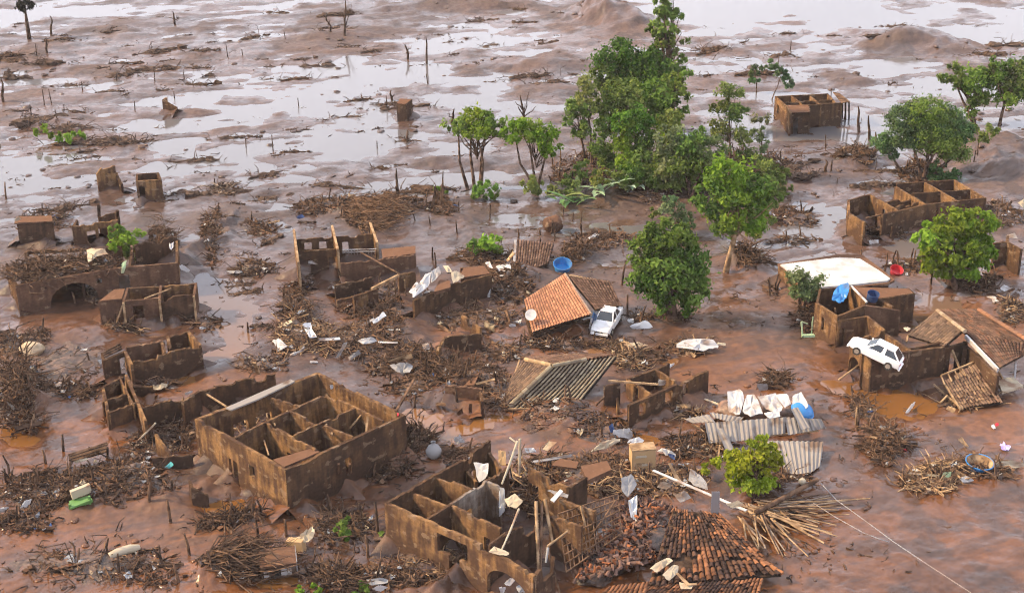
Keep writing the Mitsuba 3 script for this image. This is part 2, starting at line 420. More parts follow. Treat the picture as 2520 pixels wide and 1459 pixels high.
def height(x, y, fine=True):
    x, y = np.asarray(x, float), np.asarray(y, float)
    p = np.stack([x, y, x * 0], -1)
    far = np.clip((y - 98) / 45, 0, 1)
    far = far * far * (3 - 2 * far)
    big = meshkit.fbm(p / 17.0 + 3.3, 4, seed=11) - .5
    mid = meshkit.fbm(p * [1 / 5.5, 1 / 4.5, 1] + 77, 4, seed=12) - .5
    h = (.16 * (1 - far) + .095 * far) + big * (.40 + .45 * far) + mid * (.12 + .75 * far)
    fl = np.stack([(x * .96 + y * .28) / 13, (y * .96 - x * .28) / 2.4, x * 0 + 5], -1)
    h = h + (meshkit.fbm(fl, 4, seed=13) - .5) * (.16 + .42 * far)
    rough = np.full(x.shape, .10)
    wx = (meshkit.fbm(p / 6 + 50, 4, seed=21) - .5) * 7 + (meshkit.fbm(p / 1.6 + 5, 3, seed=23) - .5) * 1.6
    wy = (meshkit.fbm(p / 6 + 90, 4, seed=22) - .5) * 7 + (meshkit.fbm(p / 1.6 + 15, 3, seed=24) - .5) * 1.6
    for cx, cy, rx, ry, amp, r in BLOBS:
        near = np.abs(y - cy) < 5.5 * ry + 4
        if not near.any():
            continue
        e = ((x + wx - cx) / rx) ** 2 + ((y + wy - cy) / ry) ** 2
        g = np.exp(-np.minimum(e, 30) * 1.1)
        h = h + (amp * (.55 if amp < 0 and cy > 118 else 1.0)) * g
        rough = rough + r * g
    out = np.clip((np.hypot(x / 140, (y - 150) / 160) - 1), 0, 6)
    h = h + out * 1.2
    if fine:
        h = h + (meshkit.fbm(p / 2.0, 4, seed=5) - .5) * (.26 + .16 * far + 1.5 * (rough - .1))
        ridged = 1 - np.abs(2 * meshkit.fbm(p / 4.5 + 30, 3, seed=15) - 1)
        h = h + (ridged - .75) * .16
        h = h + (meshkit.fbm(p / .75 + 7, 3, seed=35) - .5) * (.085 + .7 * (rough - .1)) * np.clip(1.6 - y / 150, .3, 1)
    # soft floor so pools stay shallow
    return np.where(h < -.35, -.35 + (h + .35) * .25, h)


def ground(p):
    w = at(p)
    for _ in range(3):
        w = at(p, float(height(w[:1], w[1:2])[0]))
    return w


def gz(x, y):
    return float(height(np.array([x]), np.array([y]))[0])


def land():
    dep = np.radians(np.linspace(37.5, 8.6, 640))
    ys = CAM_H / np.tan(dep)
    ys = np.concatenate([[-600, -200, -60, 0, 25, 42, 52], ys, ys[-1] * np.geomspace(1.03, 20, 40)])
    t = np.linspace(-.42, .42, 760)
    t = np.concatenate([-np.geomspace(30, .43, 40), t, np.geomspace(.43, 30, 40)])
    X = t[None, :] * (np.maximum(ys, 40) + 15)[:, None]
    Y = np.broadcast_to(ys[:, None], X.shape)
    H = height(X, Y)
    nr, nc = X.shape
    V = np.stack([X, Y, H], -1).reshape(-1, 3)
    i, j = np.meshgrid(np.arange(nr - 1), np.arange(nc - 1), indexing='ij')
    q = np.stack([i * nc + j, i * nc + j + 1, (i + 1) * nc + j + 1, (i + 1) * nc + j], -1).reshape(-1, 4)
    structure('ground', (V, q), 'mud', smooth=True)


land()
w = M()
w.add([[-6000, -600, 0], [6000, -600, 0], [6000, 8000, 0], [-6000, 8000, 0]], [[0, 1, 2, 3]])
structure('water', w, 'water_surface')
# ---------------------------------------------------------------- ruins: every wall is a part with its own openings and broken top
WALLN = [0]


def wall(parent, a, b, h, th=.20, holes=(), jag=.10, mat='wall_brown', name='wall', z0=-.7, h2=None, missing=(), color_label=None, bank=1.0):
    """a, b: photo positions of the wall's two upper ends (upper edge h metres up); holes: (u0, u1, za, zb) or ('arch', uc, half, spring, rise)"""
    WALLN[0] += 1
    A, B = at(a, h)[:2], at(b, h if h2 is None else h2)[:2]
    L = float(np.linalg.norm(B - A))
    jag = jag * .6
    d = (B - A) / L
    r = np.random.default_rng(100 + WALLN[0])
    e = th / 2 - .012
    n = max(4, int(L / .16))
    s = np.linspace(-e, L + e, n)
    hh = np.linspace(h, h if h2 is None else h2, n)
    k = np.stack([s * .6, s * 0 + WALLN[0] * 3.7, s * 0], -1)
    top = hh - jag * 1.6 * np.clip(meshkit.fbm(k, 3, seed=2) - .42, 0, 1) - jag * .55 * r.random(n) ** 2
    steps = np.round(top / .19) * .19
    top = np.where(r.random(n) < .45 * (jag > .05), np.minimum(steps, top + .02), top)
    if jag > .045 and L > 2.5:
        for _ in range(1 + int(L / 5)):
            uc, wd, dp = r.random(), .15 + .55 * r.random(), jag * (.8 + 2.6 * r.random())
            top = top - dp * (np.abs(s - uc * L) < wd * (.8 + .4 * r.random(n)))
    for u0, u1, hz in missing:
        top = np.where((s / L >= u0) & (s / L <= u1), np.minimum(top, hz + .25 * (meshkit.fbm(k * 3, 2, seed=9) - .5)), top)
    poly = Polygon([(s[0], z0)] + [(s[-1], z0)] + list(zip(s[::-1], top[::-1])))
    for q in holes:
        if q[0] == 'arch':
            _, uc, hw, spring, rise = q
            an = np.linspace(0, np.pi, 13)
            cut = Polygon([(uc * L + hw * math.cos(t), spring + rise * math.sin(t)) for t in an] + [(uc * L - hw, z0 - 1), (uc * L + hw, z0 - 1)])
        else:
            u0, u1, za, zb = q
            cut = sbox(u0 * L, za if za > 0.05 else z0 - 1, u1 * L, zb)
        poly = poly.difference(cut)
    polys = [g for g in getattr(poly, 'geoms', [poly]) if g.area > .02]
    key = None
    for g in polys:
        m = trimesh.creation.extrude_polygon(g, th, engine='earcut')
        v = np.array(m.vertices)
        W = np.zeros_like(v)
        nrm = np.array([-d[1], d[0]])
        W[:, :2] = A + v[:, :1] * d + (v[:, 2:3] - th / 2) * nrm
        W[:, 2] = v[:, 1]
        W = W + .015 * (meshkit.noise(np.round(W, 3) * 1.7, 3)[:, None] - .5)
        key = part(parent, name, (W, np.array(m.faces)), mat, label=color_label)
    if L > 1.2 and bank:
        nb = max(5, int(L / .35))
        for sd in (-1, 1):
            sb = np.linspace(-.25, L + .25, nb)
            q = np.stack([sb * .9, sb * 0 + WALLN[0] * 5.1 + sd, sb * 0], -1)
            f1 = np.clip(meshkit.fbm(q, 3, seed=44) - .36, 0, 1) * 2.4 * bank
            wd = .25 + f1 * 1.5 + .25 * r.random(nb)
            nr = np.array([-d[1], d[0]]) * sd
            base = A + sb[:, None] * d
            rows = []
            for t, hgt in ((0., 1.), (.35, .55 + .2 * r.random()), (1., 0.)):
                xy = base + nr * (th * .3 + wd * t)[:, None]
                rows.append(np.column_stack([xy, height(xy[:, 0], xy[:, 1]) + f1 * hgt * .75 - (.12 if t == 1. else 0) + .05 * r.random(nb)]))
            V = np.vstack(rows)
            ii, jj = np.meshgrid(np.arange(2), np.arange(nb - 1), indexing='ij')
            fq = np.stack([ii * nb + jj, ii * nb + jj + 1, (ii + 1) * nb + jj + 1, (ii + 1) * nb + jj], -1).reshape(-1, 4)
            part(parent, 'mud_bank', M().add(V, fq if sd < 0 else fq[:, ::-1]), 'mud', smooth=True, kind='stuff')
    return key


def slab(parent, pts, z, th=.12, mat='wall_brown', name='slab', label=None, zs=None):
    zs = zs or [z] * len(pts)
    top = [at(p, q) for p, q in zip(pts, zs)]
    return part(parent, name, M().plate(top, th), mat, label=label)


def bar(parent, a, za, b, zb, w, mat='pale_wood', name='beam', h=None, label=None):
    return part(parent, name, M().beam(at(a, za), at(b, zb), w, h), mat, label=label)


# --- large roofless house, lower left of the middle
Z = zz(1, 1)
k = thing('roofless_house', 'large roofless ochre house with a grid of open rooms, left of centre', 'house')
H = 3.4
L_, F_, R_, B_ = (486, 1030), (703, 1154), (992, 1021), (782, 917)
wall(k, L_, F_, H, .24, [(.36, .46, .4, 1.9), (.60, .66, 1.5, 2.3)], .10, 'wall_ochre')
wall(k, F_, R_, H, .24, [(.47, .52, 1.1, 2.3)], .08, 'wall_brown')
wall(k, R_, B_, H, .24, [], .10, 'wall_ochre')
wall(k, B_, L_, H, .30, [(.42, .56, .9, 2.0), (.62, .74, .9, 2.1)], .14, 'wall_ochre')
wall(k, *Z((215, 1178), (1085, 772)), H, .18, [(.62, .68, 0, 2.2)], .10, 'wall_ochre')
wall(k, *Z((800, 1142), (1340, 905)), H, .16, [(.15, .25, 0, 2.2)], .12, 'wall_ochre')
wall(k, *Z((540, 1033), (985, 1275)), H, .16, [(.42, .52, 0, 2.1)], .10, 'wall_ochre')
wall(k, *Z((760, 932), (1320, 1158)), H, .16, [(.30, .40, 0, 2.2)], .12, 'wall_ochre')
wall(k, *Z((1088, 772), (1600, 1015)), H, .18, [], .10, 'wall_ochre')
wall(k, *Z((590, 800), (830, 872)), H, .16, [], .2, 'wall_ochre')
wall(k, *Z((30, 1080), (200, 1180)), H - .5, .16, [], .2, 'wall_ochre')
slab(k, Z((600, 1372), (965, 1268), (1030, 1302), (700, 1440)), H - .12, .14, 'wall_pink', label='mud covered corner slab')
slab(k, Z((170, 900), (440, 780), (760, 640), (800, 660), (470, 820), (220, 920)), H + .13, .10, 'fibre_cement', 'roof_strip', 'grey remnant of roof sheeting on the back wall')
bar(k, Z(1465, 985), H + .1, Z(1430, 1370), 1.2, .13, 'pale_wood', 'post')
bar(k, Z(1720, 940), H, Z(1890, 640), H + 1.2, .15, 'mud_wood', 'leaning_pole')
part(k, 'cloth', M().beam(at(Z(1740, 960), H + .05), at(Z(1745, 1025), H - .55), .28, .08), 'red_plastic', label='red rag over the right corner')
for a, b in [((1300, 1090), (1440, 930)), ((590, 1000), (620, 1060)), ((700, 1010), (730, 930)), ((1030, 1130), (1090, 1050)), ((520, 1200), (560, 1330)), ((1140, 1060), (1140, 1150))]:
    bar(k, Z(*a), H - 1.0, Z(*b), H - .1, .09, 'pale_wood', 'stud')
p_ = Z(1250, 1440)
for u in (1200, 1300):
    bar(k, (509.6 + .26987 * u, 1141), 2.6, (509.6 + .26987 * u, 1164), 1.7, .14, 'wall_pink', 'shutter')

# --- foreground house with tangled interior
Z = zz(2, 2)
k = thing('gutted_house', 'gutted ochre house in the front with broken inner walls and a wide window', 'house')
H = 3.2
C0 = (952.6, 1236)
wall(k, C0, Z(600, 1000), H, .24, [(.56, .88, 1.55, 2.75), (.68, .79, 0, 1.8)], .10, 'wall_ochre')
wall(k, Z(600, 1000), Z(1085, 1290), H, .24, [('arch', .56, 1.75, 1.2, 1.15)], .25, 'wall_ochre')
wall(k, C0, Z(185, 378), H, .20, [], .10, 'wall_brown')
wall(k, Z(185, 378), Z(430, 250), H, .20, [], .3, 'wall_brown')
wall(k, Z(430, 250), Z(680, 62), H, .20, [(.3, .45, 1, 2)], .3, 'wall_brown')
wall(k, Z(185, 378), Z(520, 505), H, .18, [], .1, 'wall_ochre')
wall(k, Z(10, 548), Z(300, 662), H, .18, [], .08, 'wall_ochre')
wall(k, Z(330, 643), Z(780, 860), H, .18, [(.70, .82, 0, 2.2)], .1, 'wall_ochre')
wall(k, Z(130, 772), Z(325, 650), H, .18, [], .08, 'wall_brown')
wall(k, Z(325, 645), Z(650, 432), H, .18, [(.40, .56, 0, 2.1)], .1, 'wall_grey')
wall(k, Z(650, 430), Z(850, 310), H, .18, [], .2, 'wall_brown')
wall(k, Z(660, 432), Z(780, 480), H, .18, [], .3, 'wall_grey')
wall(k, Z(690, 1010), Z(900, 870), H, .18, [], .12, 'wall_dark')
wall(k, Z(900, 870), Z(1110, 760), H, .18, [], .3, 'wall_dark', missing=[(.5, 1, 2.3)])
wall(k, Z(1060, 310), Z(1390, 480), H, .22, [(.0, .25, 0, 2.2)], .2, 'wall_ochre')
wall(k, Z(1330, 600), Z(1640, 705), H, .2, [], .2, 'wall_ochre')
wall(k, Z(1250, 745), Z(1520, 842), H, .2, [], .2, 'wall_ochre')
wall(k, Z(1390, 505), Z(1560, 400), H - .2, .2, [], .1, 'wall_dark')
wall(k, Z(430, 280), Z(560, 420), H - .8, .18, [], .3, 'wall_ochre')
wall(k, Z(1085, 1290), Z(1260, 1120), H, .22, [], .3, 'wall_dark', missing=[(.4, 1, 2.2)])
wall(k, Z(690, 180), Z(780, 300), H - .7, .2, [], .3, 'wall_ochre')
slab(k, Z((1520, 300), (1760, 250), (1800, 330), (1580, 430)), H - .3, .3, 'wall_pink', 'roof_slab', 'muddy slab resting on the back corner')
slab(k, Z((1330, 40 + 190), (1500, 260), (1480, 320), (1250, 290)), H - .6, .12, 'wall_pink', 'slab')

# --- roofless house with three windows
Z = zz(3, 1)
k = thing('windowed_house', 'low brown roofless house with three openings in its front wall, right of centre', 'house')
H = 2.0
wall(k, *Z((75, 872), (780, 562)), H, .22, [(.11, .19, .85, 1.75), (.44, .54, .85, 1.75), (.67, .74, 0, 1.8)], .08, 'wall_brown')
wall(k, *Z((75, 872), (-30, 800)), H, .18, [], .2, 'wall_ochre', missing=[(.1, .9, .7)])
wall(k, *Z((-148, 700), (-20, 680)), H, .16, [], .05, 'wall_dark')
wall(k, *Z((60, 640), (310, 548)), H, .18, [], .05, 'wall_brown')
wall(k, *Z((270, 760), (60, 640)), H, .18, [(.5, .7, 0, 1.8)], .08, 'wall_ochre')
wall(k, *Z((480, 645), (310, 548)), H, .18, [], .08, 'wall_ochre')
wall(k, *Z((310, 548), (430, 488)), H, .18, [], .15, 'wall_brown')
bar(k, Z(-120, 655), H + .2, Z(340, 690), H + .15, .12, 'pale_wood')
bar(k, Z(-300, 950), .1, Z(-150, 800), 1.2, .10, 'mud_wood', 'prop')

# --- ruin under the tangle, middle left
Z = zz(1, 0)
k = thing('beamed_ruin', 'ruin with three pale beams on its side walls and a small lit doorway', 'house')
H = 2.8
wall(k, *Z((795, 480), (832, 760)), H, .22, [], .06, 'wall_ochre')
wall(k, *Z((1142, 440), (1190, 640)), H, .20, [], .06, 'wall_ochre')
wall(k, *Z((1495, 420), (1545, 575)), H - .5, .20, [], .06, 'wall_ochre')
wall(k, *Z((815, 545), (1150, 525)), H - .3, .2, [(.2, .4, 1.4, 2.1), (.6, .8, 1.4, 2.1)], .2, 'wall_brown')
wall(k, *Z((1150, 525), (1530, 490)), H - .3, .2, [(.2, .35, 1, 1.9)], .2, 'wall_ochre')
wall(k, *Z((840, 655), (1185, 640)), H - .2, .18, [(.76, .97, 0, 1.9), (.0, .28, 0, 1.7)], .1, 'wall_brown')
wall(k, *Z((1225, 765), (1890, 690)), H - .8, .22, [], .1, 'wall_pink')
slab(k, Z((1590, 640), (1900, 610), (1900, 680), (1600, 720)), H - .85, .15, 'wall_pink', 'roof_slab', 'flat slab roof under a skin of mud')
for i in range(12):
    u = 1240 + i * 26
    bar(k, Z(u, 655), 1.7, Z(u + 1, 690), 1.0, .05, 'white_sheet', 'baluster')
for v, z in ((650, 1.75), (672, 1.35)):
    bar(k, Z(1230, v), z, Z(1545, v - 12), z, .07, 'white_sheet', 'rail')
for (a, b) in [((790, 465), (832, 765)), ((1140, 428), (1192, 645)), ((1487, 400), (1550, 580))]:
    bar(k, Z(*a), H + .12 - (.5 if a[0] > 1400 else 0), Z(*b), H + .12 - (.5 if a[0] > 1400 else 0), .2, 'pale_wood', 'wall_plate', .1)
for (x, y) in [(838, 770), (1196, 650), (1553, 585)]:
    w = at(Z(x, y), H - (.5 if x > 1400 else 0))
    part(k, 'post', M().beam([w[0], w[1], -.4], w, .2, .16), 'pale_wood')
bar(k, Z(1400, 670), 2.6, Z(1760, 870), 2.2, .09, 'mud_wood', 'fallen_rafter')

# --- debris house with metal sheets
k = thing('sheeted_ruin', 'long low ruin with crumpled white sheets on top and a lit broken end wall', 'house')
Zb, Zc = zz(1, 0), zz(2, 0)
H = 2.3
wall(k, Zc(0, 1105), Zc(330, 960), H, .22, [], .12, 'wall_brown')
wall(k, Zc(330, 960), Zc(692, 872), H, .22, [], .08, 'wall_brown')
wall(k, Zc(692, 872), Zc(640, 790), H, .22, [], .05, 'wall_brown')
wall(k, Zc(640, 790), Zc(430, 810), H, .22, [], .1, 'wall_pink')
slab(k, Zc((400, 905), (690, 862), (640, 795), (450, 815)), H + .05, .15, 'wall_pink', 'roof_slab', 'muddy slab roof at the right end')
slab(k, Zc((180, 1030), (330, 990), (330, 930), (230, 920)), H + .2, .3, 'wall_pink', 'roof_block', 'rounded block of brickwork on the wall')
wall(k, Zb(1170, 960), Zb(1500, 890), H - .5, .2, [], .1, 'wall_dark')
wall(k, Zb(1340, 1065), Zb(1540, 1000), H - .2, .2, [], .25, 'wall_ochre')
wall(k, Zb(1190, 1090), Zb(1360, 1060), H - .9, .2, [('arch', .5, .9, .5, .6)], .25, 'wall_ochre')
bar(k, Zb(1500, 1005), H + .1, Zb(1745, 880), H + .5, .2, 'pale_wood')
for u in (1650, 1710, 1800):
    bar(k, Zb(u, 920), H + .2, Zb(u + 10, 1060), .8, .10, 'pale_wood', 'stud')
wall(k, Zb(1750, 870), Zb(1888, 840), H + .2, .2, [], .3, 'wall_ochre')
bar(k, Zc(690, 880), 2.1, Zc(680, 1110), .1, .22, 'grey_sheet', 'column')

# --- arch house on the left
Z = zz(0, 0)
k = thing('arched_house', 'mud brown house with a broken arch and a small square window, heaped with branches', 'house')
H = 2.8
wall(k, *Z((150, 965), (1055, 812)), H, .24, [('arch', .545, 1.95, .55, 1.6), (.79, .845, 1.7, 2.15)], .07, 'wall_pink', bank=0)
wall(k, *Z((1055, 812), (1610, 762)), H, .24, [(.0, .20, .6, 2.2)], .06, 'wall_pink')
wall(k, *Z((150, 965), (60, 770)), H, .2, [], .1, 'wall_brown')
wall(k, *Z((1610, 762), (1610, 560)), H, .2, [], .3, 'wall_ochre')
wall(k, *Z((230, 660), (1100, 610)), H - .2, .2, [], .3, 'wall_brown')
wall(k, *Z((1230, 590), (1600, 520)), H, .2, [], .4, 'wall_dark')
wall(k, *Z((740, 840), (735, 650)), H, .2, [], .3, 'wall_brown')
wall(k, *Z((1180, 800), (1200, 600)), H, .2, [], .3, 'wall_brown')
slab(k, Z((190, 948), (920, 838), (880, 660), (270, 690)), H - .25, .14, 'muck', 'ceiling', 'dark ceiling over the arched room, heaped with branches')
wall(k, *Z((260, 760), (900, 690)), H - .4, .2, [], .2, 'wall_dark')
k = thing('back_wall_hut', 'square dark hut behind the arched house, branches on its top', 'house')
H = 2.4
wall(k, *Z((165, 405), (470, 392)), H, .22, [], .1, 'wall_dark')
wall(k, *Z((470, 392), (455, 330)), H, .22, [], .1, 'wall_dark')
wall(k, *Z((165, 405), (180, 340)), H, .22, [], .1, 'wall_dark')
wall(k, *Z((180, 340), (455, 330)), H, .22, [], .1, 'wall_dark')
slab(k, Z((130, 405), (480, 385), (470, 335), (150, 345)), H + .15, .12, 'wall_pink', 'roof_slab')
k = thing('window_front', 'ochre house front with two empty windows, standing alone behind the arched house', 'house')
wall(k, *Z((665, 430), (1065, 370)), 2.6, .24, [(.28, .48, .7, 1.9), (.55, .76, .9, 2.0)], .15, 'wall_ochre')
wall(k, *Z((665, 430), (700, 370)), 2.6, .2, [], .3, 'wall_brown')
wall(k, *Z((900, 330), (1075, 300)), 2.9, .2, [], .3, 'wall_brown')
bar(k, Z(900, 230), 3.6, Z(905, 350), 2.2, .25, 'dark_wood', 'post')
bar(k, Z(1070, 290), 3.4, Z(1070, 400), 2.0, .25, 'dark_wood', 'post')

# --- small ruin below the arch house
k = thing('doorway_ruin', 'small two room ruin with one dark doorway, below the arched house', 'house')
H = 2.4
wall(k, *Z((1130, 1112), (1452, 1080)), H, .2, [(.22, .52, 0, 1.9)], .06, 'wall_pink')
wall(k, *Z((1456, 1078), (1765, 1050)), H, .2, [], .1, 'wall_dark', missing=[(.0, .2, 1.9)])
wall(k, *Z((1160, 995), (1785, 952)), H, .2, [], .08, 'wall_ochre')
wall(k, *Z((1160, 995), (1125, 1112)), H, .2, [], .06, 'wall_pink')
wall(k, *Z((1468, 972), (1452, 1085)), H, .2, [], .04, 'wall_pink')
wall(k, *Z((1785, 952), (1768, 1055)), H, .2, [], .04, 'wall_pink')
wall(k, *Z((912, 1115), (1115, 1090)), H, .2, [], .1, 'wall_pink')
wall(k, *Z((912, 1115), (1040, 1012)), H, .2, [], .1, 'wall_pink')
slab(k, Z((905, 1112), (1110, 1092), (1140, 1000), (1040, 1008)), H + .06, .14, 'wall_pink', 'roof_slab', 'lumpy mud on the side room roof')
for (x, y) in [(1128, 1122), (1455, 1095), (1770, 1065)]:
    w = at(Z(x, y), H)
    part(k, 'post', M().beam([w[0], w[1] - .12, -.4], [w[0], w[1] - .12, H], .16), 'pale_wood')
bar(k, Z(1060, 1320), .6, Z(1120, 1150), 1.9, .1, 'pale_wood', 'brace')
bar(k, Z(1320, 1090), 2.5, Z(1560, 1000), 2.5, .08, 'pale_wood', 'rafter')

# --- ruin with a slanting door, and the long wall below it
Z = zz(0, 1)
k = thing('split_ruin', 'ruin split in two blocks, open doorway at its left, third down on the left', 'house')
H = 2.2
wall(k, *Z((945, 465), (1140, 382)), H, .2, [(.66, .98, .3, 1.8)], .06, 'wall_brown')
wall(k, *Z((1140, 382), (1200, 500)), H, .2, [], .06, 'wall_ochre')
wall(k, *Z((1200, 475), (1822, 325)), H, .22, [], .14, 'wall_brown')
wall(k, *Z((1822, 325), (1712, 200)), H, .22, [], .06, 'wall_ochre')
wall(k, *Z((1530, 255), (1712, 205)), H, .2, [], .1, 'wall_brown')
wall(k, *Z((1530, 255), (1555, 355)), H, .2, [], .1, 'wall_brown')
wall(k, *Z((1165, 345), (1470, 285)), H, .3, [], .2, 'wall_pink')
wall(k, *Z((1470, 285), (1500, 380)), H, .2, [], .2, 'wall_ochre')
wall(k, *Z((945, 465), (930, 400)), H, .2, [], .1, 'wall_brown')
for i in range(3):
    bar(k, Z(935 + i * 6, 405 + i * 18), H + .1, Z(1095 + i * 8, 320 + i * 22), H + .1, .12, 'dark_wood', 'plank')
k = thing('long_wall_ruin', 'ruin with a narrow corridor at its left and a long jagged wall running right', 'house')
H = 2.0
wall(k, *Z((985, 935), (1262, 842)), H, .2, [], .1, 'wall_brown')
wall(k, *Z((950, 705), (1112, 622)), H, .2, [], .06, 'wall_brown')
wall(k, *Z((940, 835), (1150, 770)), H, .2, [], .1, 'wall_brown')
wall(k, *Z((940, 720), (985, 935)), H, .2, [], .1, 'wall_ochre')
wall(k, *Z((1088, 622), (1218, 872)), H, .12, [], .03, 'wall_ochre')
wall(k, *Z((1150, 602), (1325, 1015)), H, .2, [], .03, 'wall_ochre')
wall(k, *Z((1310, 895), (1660, 795)), H, .22, [], .14, 'wall_brown')
Zb = zz(1, 1)
wall(k, Z(1670, 840), Z(1810, 750), H + .2, .22, [], .1, 'wall_brown')
wall(k, Z(1810, 750), Zb(270, 650), H, .22, [], .1, 'wall_brown')
wall(k, Zb(270, 650), Zb(605, 585), H, .22, [], .2, 'wall_brown')
wall(k, *Z((1220, 700), (1380, 700)), 1.2, .2, [], .2, 'wall_brown')
part(k, 'post', M().beam(at(Zb(430, 490), 2.4), at(Zb(470, 590), 1.2), .25, .15), 'pale_wood')
bar(k, Zb(0, 780), 2.2, Zb(175, 890), 1.9, .1, 'pale_wood', 'rafter')

# --- broken stub between the roofs
Z = zz(2, 1)
k = thing('wall_stub', 'low square stub of wall with one lit end, in the debris below the satellite dish', 'ruin')
wall(k, *Z((285, 250), (600, 225)), 1.7, .2, [], .08, 'wall_brown')
wall(k, *Z((285, 250), (215, 360)), 1.5, .2, [], .3, 'wall_ochre')
wall(k, *Z((440, 50), (600, 160)), 1.6, .2, [], .35, 'wall_ochre')
k = thing('leaning_wall', 'slab of fallen wall tipped on edge in the mud, left of the hipped roof', 'ruin')
part(k, 'slab', M().plate([at(q, z) for q, z in zip(Z((380, 665), (600, 570), (550, 690), (440, 705)), (1.0, 1.5, 1.0, .7))], .2), 'wall_pink')
k = thing('wall_block', 'low mud coated block of wall beside the lower edge of the hipped roof', 'ruin')
wall(k, *Z((300, 690), (600, 720)), 1.6, .25, [], .2, 'wall_pink')
wall(k, *Z((600, 720), (620, 830)), 1.4, .2, [], .2, 'wall_brown')

# --- far right small house
Z = lambda *p: [(1890 + x / 3, y / 3) for x, y in p] if len(p) > 1 else None
k = thing('far_house', 'small roofless house standing in water behind the tall trees, with a projecting doorway', 'house')
H = 2.7
wall(k, *Z((58, 712), (128, 775)), H, .2, [(.28, .45, 1.0, 2.0)], .05, 'wall_ochre')
wall(k, *Z((128, 775), (168, 832)), H, .2, [], .05, 'wall_ochre')
wall(k, *Z((168, 832), (308, 828)), H - .2, .2, [(.16, .42, 0, 1.9)], .04, 'wall_brown')
wall(k, *Z((308, 828), (300, 775)), H - .1, .2, [], .04, 'wall_brown')
wall(k, *Z((300, 775), (540, 758)), H, .2, [], .05, 'wall_brown')
wall(k, *Z((58, 712), (440, 692)), H, .2, [], .05, 'wall_brown')
wall(k, *Z((440, 692), (500, 758)), H, .2, [], .2, 'wall_ochre')
wall(k, *Z((125, 755), (480, 735)), H, .16, [], .1, 'wall_brown')
for x0, x1 in ((170, 260), (310, 385)):
    wall(k, *Z((x0, 705), (x1 + 5, 770)), H, .16, [], .1, 'wall_ochre')
slab(k, Z((175, 832), (305, 828), (300, 775), (135, 778)), H - .1, .1, 'wall_pink', 'roof_slab')
slab(k, Z((480, 680), (530, 690), (605, 750), (545, 760)), H + .2, .1, 'mud_wood', 'porch_roof')
for x in (548, 572, 598):
    bar(k, (1890 + x / 3, 252), H, (1890 + x / 3, 293), 0, .18, 'dark_wood', 'porch_post')

# --- long house, right
Z = zz(4, 0)
k = thing('roomed_house', 'long roofless brown house with lit partition walls behind the bright green tree at right', 'house')
H = 2.4
wall(k, *Z((600, 322), (992, 232)), H, .22, [], .05, 'wall_brown')
wall(k, *Z((992, 232), (1532, 172)), H, .22, [(.17, .21, .9, 1.7)], .03, 'wall_brown')
wall(k, *Z((735, 42), (1252, 10)), H, .22, [], .03, 'wall_brown')
wall(k, *Z((1252, 10), (1532, 172)), H, .22, [], .03, 'wall_ochre')
wall(k, *Z((720, 70), (992, 232)), H, .2, [], .05, 'wall_ochre')
wall(k, *Z((990, 35), (1270, 195)), H, .2, [], .03, 'wall_ochre')
wall(k, *Z((885, 132), (1400, 98)), H, .2, [], .03, 'wall_brown')
wall(k, *Z((480, 140), (740, 288)), H, .2, [(.52, .6, .6, 1.8)], .05, 'wall_ochre')
wall(k, *Z((290, 192), (480, 140)), H, .2, [], .05, 'wall_brown')
wall(k, *Z((290, 192), (292, 312)), H, .2, [], .05, 'wall_ochre')
wall(k, *Z((292, 312), (430, 382)), H, .2, [], .2, 'wall_ochre')
wall(k, *Z((640, 205), (850, 172)), H, .2, [], .15, 'wall_brown')
wall(k, *Z((690, 255), (915, 212)), H, .2, [], .15, 'wall_brown')
bar(k, Z(540, 330), 2.2, Z(540, 440), .2, .15, 'mud_wood', 'post')
bar(k, Z(445, 360), 2.1, Z(600, 325), 2.3, .12, 'mud_wood')

# --- white slab house and the gabled house before it
k = thing('white_slab_house', 'buried house of which a clean white roof slab stays above the mud', 'house')
S = Z((-333, 780), (200, 715), (392, 727), (560, 830), (668, 907), (640, 928), (300, 965), (-60, 995))
slab(k, S, 2.0, .16, 'white_slab_paint', 'roof_slab', 'clean white roof slab')
S2 = Z((-360, 775), (190, 690), (410, 690), (600, 830), (710, 920), (640, 955), (300, 990), (-60, 1025))
slab(k, S2, 1.86, .2, 'wall_pink', 'slab_rim', 'muddy rim under the white slab')
wall(k, *Z((-340, 800), (-80, 1010)), 1.7, .2, [], .03, 'wall_ochre')
wall(k, *Z((-60, 1020), (640, 955)), 1.7, .2, [], .03, 'wall_brown')
wall(k, *Z((640, 955), (400, 745)), 1.7, .2, [], .03, 'wall_brown')
slab(k, Z((330, 985), (830, 1000), (880, 1040), (560, 1090), (450, 1100)), 2.5, .2, 'wall_pink', 'side_roof', 'muddy flat roof beside the blue tanks')
k = thing('gabled_house', 'roofless ochre house with a rounded gable, below the white roof slab', 'house')
H = 3.0
wall(k, *Z((0, 1130), (188, 1252)), H, .22, [(.34, .46, 1.2, 2.2)], .06, 'wall_ochre')
wall(k, *Z((190, 1252), (430, 1150)), H, .2, [], .05, 'wall_brown', h2=H + .3)
wall(k, *Z((430, 1148), (750, 1200)), H + .3, .2, [], .05, 'wall_pink', h2=H - .2)
wall(k, *Z((300, 985), (445, 1108)), H - .2, .18, [], .03, 'wall_ochre')
wall(k, *Z((0, 1130), (30, 1000)), H - .2, .18, [], .03, 'wall_brown')
wall(k, *Z((30, 1005), (300, 985)), H - .3, .18, [], .03, 'wall_brown')
wall(k, *Z((560, 1092), (880, 1042)), H - .5, .2, [], .03, 'wall_brown')
wall(k, *Z((880, 1042), (830, 1000)), H - .5, .2, [], .03, 'wall_brown')
wall(k, *Z((560, 1092), (690, 1160)), H - .5, .2, [], .03, 'wall_brown')
Z1 = zz(4, 1)
